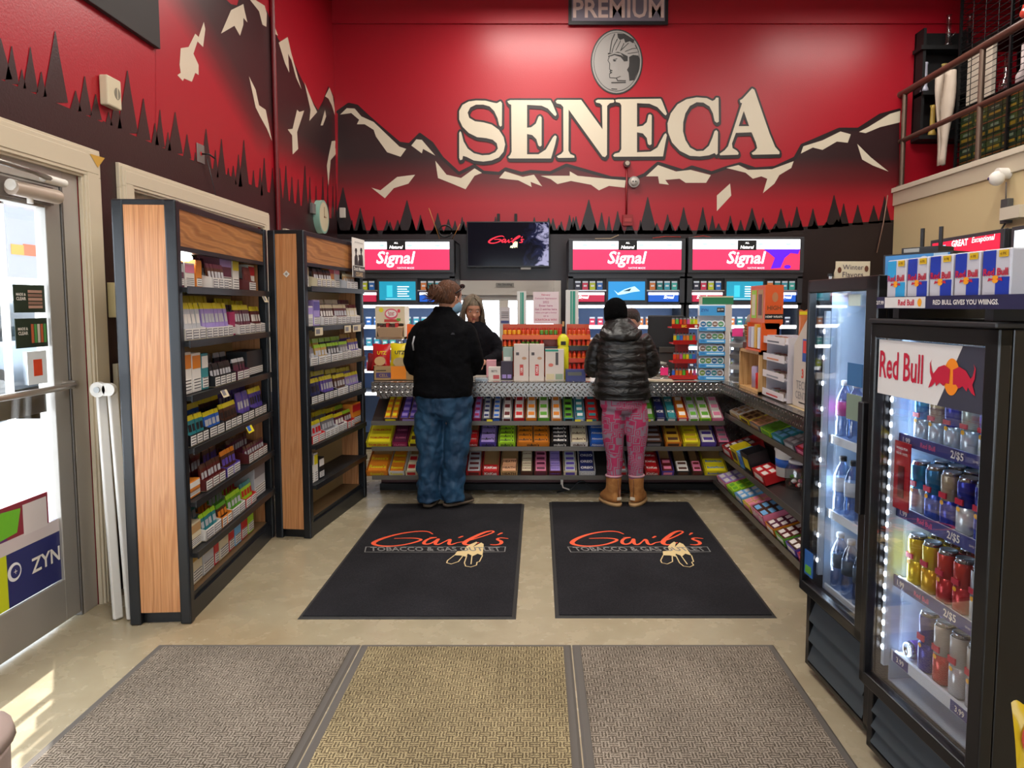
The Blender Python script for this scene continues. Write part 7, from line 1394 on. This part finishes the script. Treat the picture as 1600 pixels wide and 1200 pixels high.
mb.loft([(-.02, -.03, 1.215, .08, .05), (-.02, -.055, 1.235, .125, .075), (-.02, -.03, 1.275, .155, .115), (-.02, .02, 1.325, .135, .125), (-.025, .05, 1.37, .105, .115), (-.03, .065, 1.40, .09, .1)], PUFF, 26)
mb.tube([(.12, -.03, 1.3), (.07, -.10, 1.27), (-.02, -.125, 1.255), (-.11, -.1, 1.27), (-.16, -.03, 1.3)], .028, PUFF, 10)
skinned(mb, 'hood', c2, .008, .02, tx, 3)
mb = MB(); mb.tube([(-.205, -.02, .815), (-.12, -.13, .812), (0, -.152, .812), (.12, -.13, .812), (.205, -.02, .815)], .008, PUFF, 8); mb.build('hem_band', c2)
mb = MB(); mb.xf = mxh2; mb.loft([(0, .02, -.055, .08, .078), (0, .012, -.03, .086, .1), (0, .01, .0, .088, .105), (0, .006, .05, .088, .106), (0, .008, .09, .075, .09), (0, .01, .115, .045, .055), (0, .01, .127, .012, .014)], KNIT, 26); mb.build('beanie', c2)
for s_, (xb, yaw) in enumerate(((958, R(28)), (993, R(-28)))):
    x_ = q2(xb, 780).x; o = bpy.data.objects.new('boot', None); COL.objects.link(o); o.parent = c2; o.location = (x_, .0, .0); o.rotation_euler = (0, 0, yaw)
    mb = MB(); mb.loft([(0, .045, .02, .05, .12), (0, .05, .05, .052, .115), (0, .04, .08, .05, .09), (0, .01, .11, .05, .06), (0, .0, .15, .053, .055), (0, 0, .2, .056, .058), (0, 0, .22, .056, .058)], SUEDE, 22, .85); u_ = mb.build('boot_upper', o); sb = u_.modifiers.new('s', 'SUBSURF'); sb.levels = 1; sb.render_levels = 1
    mb = MB(); mb.loft([(0, .045, .0, .053, .125), (0, .045, .022, .054, .127)], M('B08A5C', .7), 22, .85); mb.build('boot_sole', o)
    mb = MB(); mb.box(-.018, .018, -.078, -.072, .05, .072, M('D8C8B0', .5)); mb.tube([(0, -.062, .05), (0, -.06, .2)], .004, M('7A4A26', .7)); mb.build('heel_tab', o)
    mb = MB(); mb.tube([(.056 * cos(t * .35), .058 * sin(t * .35), .222) for t in range(19)], .008, M('B88A94', .9)); mb.build('cuff', o)
# ---- cashier in black top, grey blond hair ---------------------------------
def cashier(lab, x, Y, hz, yaw, pitch, hair, topm, px_head, longhair=True, scale=1.0, lean=.1):
    o = thing('person', lab, 'person', (x, Y, 0)); H_ = hz
    mb = MB()
    for s_ in (-1, 1): slimb(mb, [(s_ * .09, 0, .85), (s_ * .09, 0, .45), (s_ * .09, 0, .08)], [.085, .055, .042], SKIN); mb.loft([(s_ * .09, -.05, .0, .045, .12), (s_ * .09, -.04, .06, .04, .09)], SKIN, 16)
    mb.loft([(0, 0, .8, .15, .11), (0, 0, 1.0, .15, .11), (0, -lean * .4, 1.2, .16, .11), (0, -lean * .7, H_ - .22, .16, .09), (0, -lean * .85, H_ - .17, .06, .06), (0, -lean, H_ - .1, .05, .055)], SKIN, 20)
    hc = V((0, -lean - .03, H_ - .02)); head(mb, hc, yaw, pitch, SKIN)
    for s_ in (-1, 1): slimb(mb, [(s_ * .16, -lean * .7, H_ - .26), (s_ * .22, -lean, 1.05), (s_ * .1, -.3, 1.0)], [.048, .038, .026], SKIN); hand(mb, (s_ * .1, -.3, 1.0), (-s_ * .2, -1, -.1), (0, 0, 1), (-s_, 0, 0), SKIN)
    skinned(mb, 'body', o, .010, smooth=2)
    mx = MX.Translation(hc) @ MX.Rotation(yaw, 4, 'Z') @ MX.Rotation(pitch, 4, 'X'); face_parts(o, mx, hair='6A5A4A')
    mb = MB(); mb.loft([(0, 0, .78, .19, .14), (0, 0, .9, .2, .15), (0, -lean * .3, 1.1, .2, .145), (0, -lean * .6, H_ - .3, .2, .135), (0, -lean * .75, H_ - .23, .175, .115), (0, -lean * .85, H_ - .17, .12, .095), (0, -lean * .9, H_ - .14, .072, .075)], topm, 24, .85)
    for s_ in (-1, 1): slimb(mb, [(s_ * .14, -lean * .7, H_ - .27), (s_ * .2, -lean * .8, H_ - .36), (s_ * .245, -lean, 1.07), (s_ * .12, -.28, 1.0)], [.068, .07, .06, .04], topm, 16)
    skinned(mb, 'top', o, .010, .014, tx, 3)
    mb = MB(); mb.loft([(0, 0, .1, .16, .11), (0, 0, .5, .18, .12), (0, 0, .84, .185, .13)], M('23283A', .9), 20); mb.build('trousers', o)
    HM = cloth(hair[0], hair[1], hair[2], .45, 20, .4, .8, (6, 6, 1)); mb = MB(); mb.xf = mx
    mb.loft([(0, .05, -.07, .06, .05), (0, .03, -.03, .08, .08), (0, .018, .02, .087, .098), (0, .012, .06, .084, .1), (0, .014, .09, .066, .084), (0, .016, .112, .036, .05), (0, .016, .12, .01, .014)], HM, 24)
    if longhair:
        strands(mb, HM, 420, lambda rr: (lambda a, s2, b: [(.01 * s2, -.03 + .02 * a, .12), (s2 * (.055 + .02 * a), -.075 + .11 * a, .075), (s2 * (.08 + .01 * b), -.06 + .12 * a, .0), (s2 * (.072 + .03 * b), -.05 + .12 * a, -.08), (s2 * (.07 + .055 * b), -.03 + .11 * a, -.17), (s2 * (.075 + .07 * b), -.03 + .1 * a, -.26)])(rr.random(), rr.choice((-1, 1)), rr.random()), .011, .006, 5)
    mb.build('hair', o)
    return o
pc = atY(741, 492, 6.55)
cashier('cashier with long grey blond hair looking down behind the counter beside the fleece jacket', pc.x, 6.55, 1.50, R(12), R(22), ('ash_blond_hair', '5A5044', '8A7C68'), BTOP, None)
pc = atY(983, 500, 6.8)
cashier('second cashier mostly hidden behind the person in the black beanie', pc.x, 6.8, 1.375, R(-25), R(20), ('dark_hair', '140C0A', '2A1A14'), BTOP, None, longhair=False)
# ================================================================ WALL BITS AND MEZZANINE
IV = M('CFC2A4', .5)
p = atX(165, 145, XL); o = thing('alarm_strobe', 'cream wall alarm box high on the left wall above the entrance door', 'alarm', (XL + .003, p.y, p.z))
mb = MB(); mb.box(0, .045, -.06, .06, -.075, .075, IV); mb.build('box', o, bevel=.008); mb = MB(); mb.disc((.0462, .02, .0), (0, 1, 0), (0, 0, 1), .026, .03, M('7A7464', .5), 16); mb.box(.0465, .047, .017, .023, -.028, .028, IV); mb.build('sounder', o)
p = atX(312, 240, XL); o = thing('cable_outlet', 'steel outlet plate with a hanging black lead on the left wall', 'outlet', (XL + .003, p.y, p.z)); mb = MB(); mb.box(0, .006, -.05, .05, -.06, .06, M('8A8480', .4, .5)); mb.build('plate', o, bevel=.002); mb = MB(); mb.tube([(.006, .01, 0), (.05, .02, 0), (.07, .06, -.02)], .006, BLK); mb.tube([(.02, .05, -.02), (.015, .2, -.3), (.015, .22, -.7), (.02, .24, -.95)], .0025, BLK); mb.build('lead', o); mb = MB(); mb.disc((.0075, 0, 0), (0, 1, 0), (0, 0, 1), .014, .014, C('red'), 12); mb.build('socket', o)
p = atX(174, 455, XL); tagit(MB().box(0, .04, -.06, .06, -.09, .09, M('B8A87A', .5)).build('junction_box', bevel=.004), 'yellowish cover box between the door casing and the near rack', 'junction box', None, V((XL + .003, 3.72, 1.53)))
p = atX(181, 575, XL); tagit(MB().box(-.012, .012, -.03, .03, 0, 1.2, M('B8AC94', .6)).build('wood_slat'), 'short weathered board leaning behind the white bars', 'board', None, V((XL + .02, 3.70, 0)))
# clock, thermostat, switch
y_ = atX(499, 340, XL).y; o = thing('wall_clock', 'round mint green clock sticking out of the left wall near the corner', 'clock', (XL + .003, y_ - .05, atX(499, 340, XL).z)); mb = MB(); mb.cyl((0, 0, 0), (.06, 0, 0), .165, M('8FB8A8', .4), 36); mb.build('rim', o, bevel=.004); mb = MB(); mb.disc((.0612, 0, 0), (0, 1, 0), (0, 0, 1), .145, .145, M('CFC8A8', .4), 36); mb.build('dial', o)
mb = MB(); mb.box(.062, .064, -.004, .004, 0, .1, M('8A6A50', .4)); mb.box(.062, .064, 0, .07, -.004, .004, M('8A6A50', .4)); mb.cyl((.061, 0, 0), (.068, 0, 0), .01, M('8A6A50', .4), 10); mb.build('hands', o)
p = atX(486, 326, XL); tagit(MB().box(0, .03, -.05, .05, -.05, .05, M('6A6462', .5)).build('thermostat', bevel=.004), 'small grey thermostat on the left wall just before the clock', 'thermostat', None, V((XL + .003, p.y, p.z)))
p = atY(536, 333, YB); tagit(MB().box(-.032, .032, -.03, 0, -.055, .055, M('C8C0B4', .5)).build('motion_sensor', bevel=.006), 'small white sensor at the left end of the back wall', 'sensor', None, V((p.x, YB - .004, p.z)))
# fire alarm bits
p = atY(979, 257, YB); o = thing('heat_detector', 'small round detector on a red pipe just under the wall lettering', 'detector', (p.x, YB - .01, p.z)); mb = MB(); mb.cyl((0, 0, 0), (0, -.05, 0), .04, M('4A1A1A', .4), 20); mb.cyl((0, -.05, 0), (0, -.07, 0), .024, M('A89A8A', .4), 16); mb.build('detector', o); mb = MB(); zb = atY(979, 338, YB).z - p.z; mb.tube([(0, -.02, -.03), (0, -.02, zb)], .01, M('7A1418', .4)); mb.build('pipe', o)
p = atY(990, 285, YB); o = thing('dome_light', 'small pale round unit right of the red pipe on the back wall', 'light unit', (p.x, YB - .01, p.z)); mb = MB(); mb.cyl((0, 0, 0), (0, -.03, 0), .06, M('9A948E', .4), 24); mb.sph((0, -.03, 0), .045, .03, .045, M('B8B2AA', .3)); mb.build('housing', o); mb = MB(); mb.disc((-.015, -.061, 0), (1, 0, 0), (0, 0, 1), .008, .008, DK, 10); mb.disc((.015, -.061, 0), (1, 0, 0), (0, 0, 1), .008, .008, DK, 10); mb.build('lens', o)
p = atY(980, 345, YB); tagit(MB().box(-.055, .055, -.05, 0, -.06, .06, M('8A1418', .4)).box(-.04, .04, -.055, -.05, -.02, .02, M('A03030', .4)).build('fire_bell', bevel=.004), 'red fire alarm box on the tree line above the middle lit cabinet', 'alarm box', None, V((p.x, YB - .01, p.z)))
# wires on cabinet tops
zt = 2.2
for k, (pts, c, lab) in enumerate((([(670, 325), (686, 374)], 'A8743A', 'thin tan wire rising from the top of the left lit cabinet'), ([(719, 350), (706, 373)], 'A8743A', 'second thin tan wire at the right top of the left lit cabinet'), ([(1020, 372), (1040, 369), (1066, 369)], 'B8281C', 'loose red wire on top of the middle lit cabinet'), ([(930, 373), (955, 372), (968, 366)], 'B8A080', 'loose pale wire on top of the middle lit cabinet'), ([(1080, 371), (1100, 368), (1118, 370)], 'B8281C', 'loose red wire on top of the right lit cabinet'))):
    q = [atY(x, y, 7.4) for x, y in pts]; zmin = atY(900, 374, 7.35).z
    q = [V((v.x, 7.4 + .04 * i, max(v.z, zmin + .012))) for i, v in enumerate(q)]; mb = MB(); mb.tube(q, .004, M(c, .5)); mb.build('loose_wire', label=lab, cat='wire')
p = atY(697, 374, 7.5); mb = MB(); mb.tube([(p.x + .07 * cos(t * .4), 7.45, p.z + .03 + .05 + .06 * sin(t * .4)) for t in range(16)], .009, BLKM); mb.build('cable_coil', label='black ring of cable standing on the left lit cabinet', cat='cable')
# thin wire down the right edge of the mural
mb = MB(); mb.tube([atY(1387, 305, YB - .02), atY(1380, 350, YB - .02), atY(1370, 395, YB - .02)], .006, M('8A6A5A', .5)); mb.build('wall_wire', label='thin tan wire drooping down the back wall beside the cream wall', cat='wire')
# camera dome on the cream wall
def XMp(x, y): return atX(x, y, XM)
p = XMp(1577, 275); o = thing('security_camera', 'white dome camera on a bracket on the cream mezzanine wall', 'camera', (XM - .003, p.y, p.z)); mb = MB(); mb.cyl((0, 0, .02), (-.1, 0, .02), .045, WHT, 20); mb.sph((-.1, 0, -.02), .06, .06, .06, WHT); mb.build('bracket', o); mb = MB(); mb.sph((-.145, 0.02, -.02), .018, .018, .016, M('4A3A6A', .2), 12, 8); mb.build('lens', o)
mb = MB(); mb.tube([(-.02, 0, -.05), (-.015, 0, -.19)], .006, M('6A6460', .5)); mb.build('camera_lead', o)
p = XMp(1578, 330); o = thing('junction_box', 'grey box hanging on its lead under the dome camera', 'junction box', (XM - .003, p.y, p.z)); mb = MB(); mb.box(-.05, 0, -.045, .045, -.1, .1, M('4A4A4A', .5)); mb.build('box', o, bevel=.004); mb = MB(); mb.tube([(-.03, 0, -.1), (-.05, .03, -.16), (-.03, 0, -.2), (-.02, -.02, -.14)], .008, BLKM); mb.build('lead', o)
tagit(MB().box(-.08, 0, -.12, .12, 0, .1, M('CFC6B2', .5)).build('wall_ledge'), 'pale boxed ledge on the cream wall at the right picture edge', 'ledge', None, XMp(1592, 342) + V((-.003, 0, 0)))
# railing
ML = XM + .02; zl_ = zl + .03
rl = thing('guard_rail', 'brown pipe guard rail along the edge of the upper storage floor', 'railing', (ML, 6.2, zl_))
RW = M('5A3A30', .4, .2); RP = M('6A584C', .35, .6)
tz_ = atX(1500, 94, ML).z - zl_; mz_ = atX(1500, 179, ML).z - zl_
ye = atX(1405, 150, ML).y - 6.2
mb = MB(); mb.cyl((0, -5, tz_), (0, ye, tz_), .033, RW, 14); mb.sph((0, ye, tz_), .045, .045, .045, RW, 12, 8); mb.build('top_rail', rl)
mb = MB(); mb.cyl((0, -5, mz_), (0, ye - .06, mz_), .026, RW, 12); mb.build('middle_rail', rl)
for px in (1412, 1530, 1780): mb = MB(); y0 = atX(px, 200, ML).y - 6.2; mb.cyl((0, y0, 0), (0, y0, tz_), .026, RP, 12); mb.cyl((0, y0, 0), (0, y0, .015), .05, RP, 12); mb.build('post', rl)
# wall shelf unit, dark, on the red wall
xa = atY(1438, 100, 7.71).x; xb = atY(1506, 100, 7.71).x
zz = lambda y: atY(1460, y, 7.6).z
o = thing('black_shelf_unit', 'black shelf unit against the red wall on the upper storage floor', 'shelf unit', ((xa + xb) / 2 + .045, 7.71, zz(215))); w = (xb - xa) / 2 + .02; b0 = zz(215)
SK = M('0C0C0E', .6); mb = MB(); mb.box(-w, -w + .03, 0, .17, 0, zz(37) - b0, SK); mb.box(w - .03, w, 0, .17, 0, zz(37) - b0, SK); mb.box(-w, w, .15, .18, 0, zz(37) - b0, SK); mb.build('carcass', o)
for y, e in ((208, .06), (138, 0), (66, .1)): mb = MB(); mb.box(-w - e * .35, w, -.03, .15, zz(y) - b0 - .04, zz(y) - b0, SK); mb.build('shelf', o)
for k in (.3,): mb = MB(); mb.box(k - .02, k + .02, -.0, .15, -(b0 - zl_), 0, SK); mb.build('leg', o)
cols3 = ['A8A8B0', 'B89A6A', 'C8B048']
for k, (px, yb, yt, c, lab) in enumerate(((1440, 128, 82, 'A8A8B8', 'silver wrapped tube standing at the left of the middle upstairs shelf'), (1470, 128, 84, 'B09A5A', 'yellowish wrapped tube standing right of the silver one upstairs'), (1452, 198, 150, 'C8A850', 'patterned yellow tube standing on the lowest upstairs shelf'), (1473, 198, 172, '8AA0B8', 'small clear glass piece on the lowest upstairs shelf'), (1477, 60, 10, 'B8B0B8', 'tall clear glass piece on top of the upstairs shelf'), (1510, 60, 8, 'B8B0B8', 'tall clear glass piece at the right end of the top upstairs shelf'))):
    q = atY(px, yb, 7.7); h = atY(px, yt, 7.7).z - q.z; sh_y = min((208, 138, 66), key=lambda y: abs(y - yb)); zq = zz(sh_y) + .002
    m = M(c, .3) if k < 3 else PLASTIC
    mb = MB(); mb.lathe([(.045, 0), (.04, .03), (.028, .06), (.024, h * .9), (.03, h)], m, n=14); mb.tube([(.02, -.02, h * .3), (.06, -.04, h * .42)], .008, m)
    tagit(mb.build('glass_pipe' if k > 2 else 'wrapped_tube'), lab, 'glass piece' if k > 2 else 'tube', None, V((q.x + .05, 7.735, zq)))
# wire cage rack with boxes
xC = atY(1497, 150, 7.44).x; zc0 = zl_; HC = 2.0
ct_ = thing('wire_cage_rack', 'tall black wire cage rack stacked with green cartons behind the guard rail', 'rack', (xC, 6.64, zc0)); mb = MB()
WK = M('0E1012', .5, .3)
for y in (-.8, 0, .8):
    for x in (0, .6): mb.box(x - .012, x + .012, y - .012, y + .012, 0, HC, WK)
mb.build('post', ct_)
mb = MB()
for k in range(34): z = .06 + k * .057; mb.cyl((0, -.8, z), (0, .8, z), .004, WK, 5, cap=False); mb.cyl((0, .8, z), (.6, .8, z), .004, WK, 5, cap=False)
for k in range(9): y = -.8 + k * .2; mb.cyl((.002, y, .02), (.002, y, HC), .004, WK, 5, cap=False)
mb.build('wire_panel', ct_)['kind'] = 'stuff'
for k, z in enumerate((.03, .72, 1.3, 1.9)): m2 = MB(); m2.box(.01, .6, -.79, .79, z - .012, z, WK); m2.build('shelf', ct_)
GC = [('22381C', 'dark green'), ('1A2E1C', 'deep green'), ('38441E', 'olive')]
gi = 0
for lay in range(4):
    for q in range(7):
        c, nm = GC[(lay + q) % 3]; w_, h_ = .105, .155
        b = obj_from(('gcar', c), lambda: MB().box(0, .22, -w_, w_, 0, h_ - .004, M(c, .4)).box(-.001, 0, -w_ * .8, w_ * .8, .02, .05, M('8A7020', .4)).box(-.001, 0, -w_ * .6, w_ * .5, .075, .1, M('6A7A66', .4)).box(-.001, 0, -w_, w_, h_ - .03, h_ - .02, M('7A4018', .4)).box(.02, .2, -w_ - .001, -w_, .02, .05, M('C8A01C', .4)), 'stacked_carton')
        tagit(b, 'green banded carton in the %s layer of the wire cage rack' % ORD[lay], 'carton', 'green cartons in the %s layer of the cage rack' % ORD[lay], V((xC + .02, 5.98 + q * .22, zc0 + .034 + lay * h_)))
for q in range(5):
    b = obj_from(('clearp', q % 2), lambda: MB().lathe([(.06, 0), (.06, .1), (.025, .16), (.025, .38)], PLASTIC if q % 2 == 0 else M('C8B8B8', .4), n=14), 'glass_pipe')
    tagit(b, 'clear glass piece on the middle shelf of the wire cage rack', 'glass piece', 'glass pieces on the middle shelf of the cage rack', V((xC + .15, 5.96 + q * .24, zc0 + .724)))
o = tagit(MB().box(0, .04, -.2, .2, 0, .5, M('CFC4B4', .6)).build('white_board'), 'white board standing in the wire cage rack beside the draped cloth', 'board', None, V((xC + .06, 7.2, zc0 + .724)))
# draped white cloth
mb = MB(); N = 14; vs = []
for j in range(N + 1):
    for i in range(N + 1):
        u, v = i / N, j / N; vs.append(((u - .5) * .17 * (1 - .25 * v + .35 * sin(v * 5)), -.03 - .04 * sin(u * 9 + v * 3), -v * .95))
fs = [(j * (N + 1) + i, j * (N + 1) + i + 1, (j + 1) * (N + 1) + i + 1, (j + 1) * (N + 1) + i) for j in range(N) for i in range(N)]
mb.add(vs, fs, M('C8B8A8', .8), True); dc = mb.build('draped_cloth'); sd = dc.modifiers.new('s', 'SOLIDIFY'); sd.thickness = .02
tagit(dc, 'cream cloth hanging from the corner of the wire cage rack', 'cloth', None, V((xC - .115, 7.52, zc0 + 1.12)))
# red tipped item at right edge
q = atX(1588, 82, 3.86); tagit(MB().sph((0, 0, 0), .035, .06, .04, M('D84A3A', .3), 14, 8).cyl((0, .04, .02), (0, .02, .07), .012, M('D84A3A', .3), 8).cyl((0, -.04, 0.0), (0, -.2, .03), .018, M('B83A30', .3), 8).build('red_ornament'), 'glossy red glass piece on the top rail at the right edge', 'glass piece', None, V((XM + .02, q.y, atX(1500, 94, ML).z + .075)))
tagit(MB().box(0, .45, -.3, .3, 0, .22, M('6A8A3A', .5)).box(0, .3, -.32, -.1, .22, .4, C('pink')).build('top_bundle'), 'bundle of green and pink packets on top of the wire cage rack', 'bundle', None, V((xC + .05, 6.2, zc0 + 2.002)))
tagit(MB().box(0, .4, -.3, .2, 0, .18, M('8A6A3A', .6)).build('top_carton'), 'brown carton on the far top of the wire cage rack', 'carton', None, V((xC + .08, 7.1, zc0 + 2.002)))
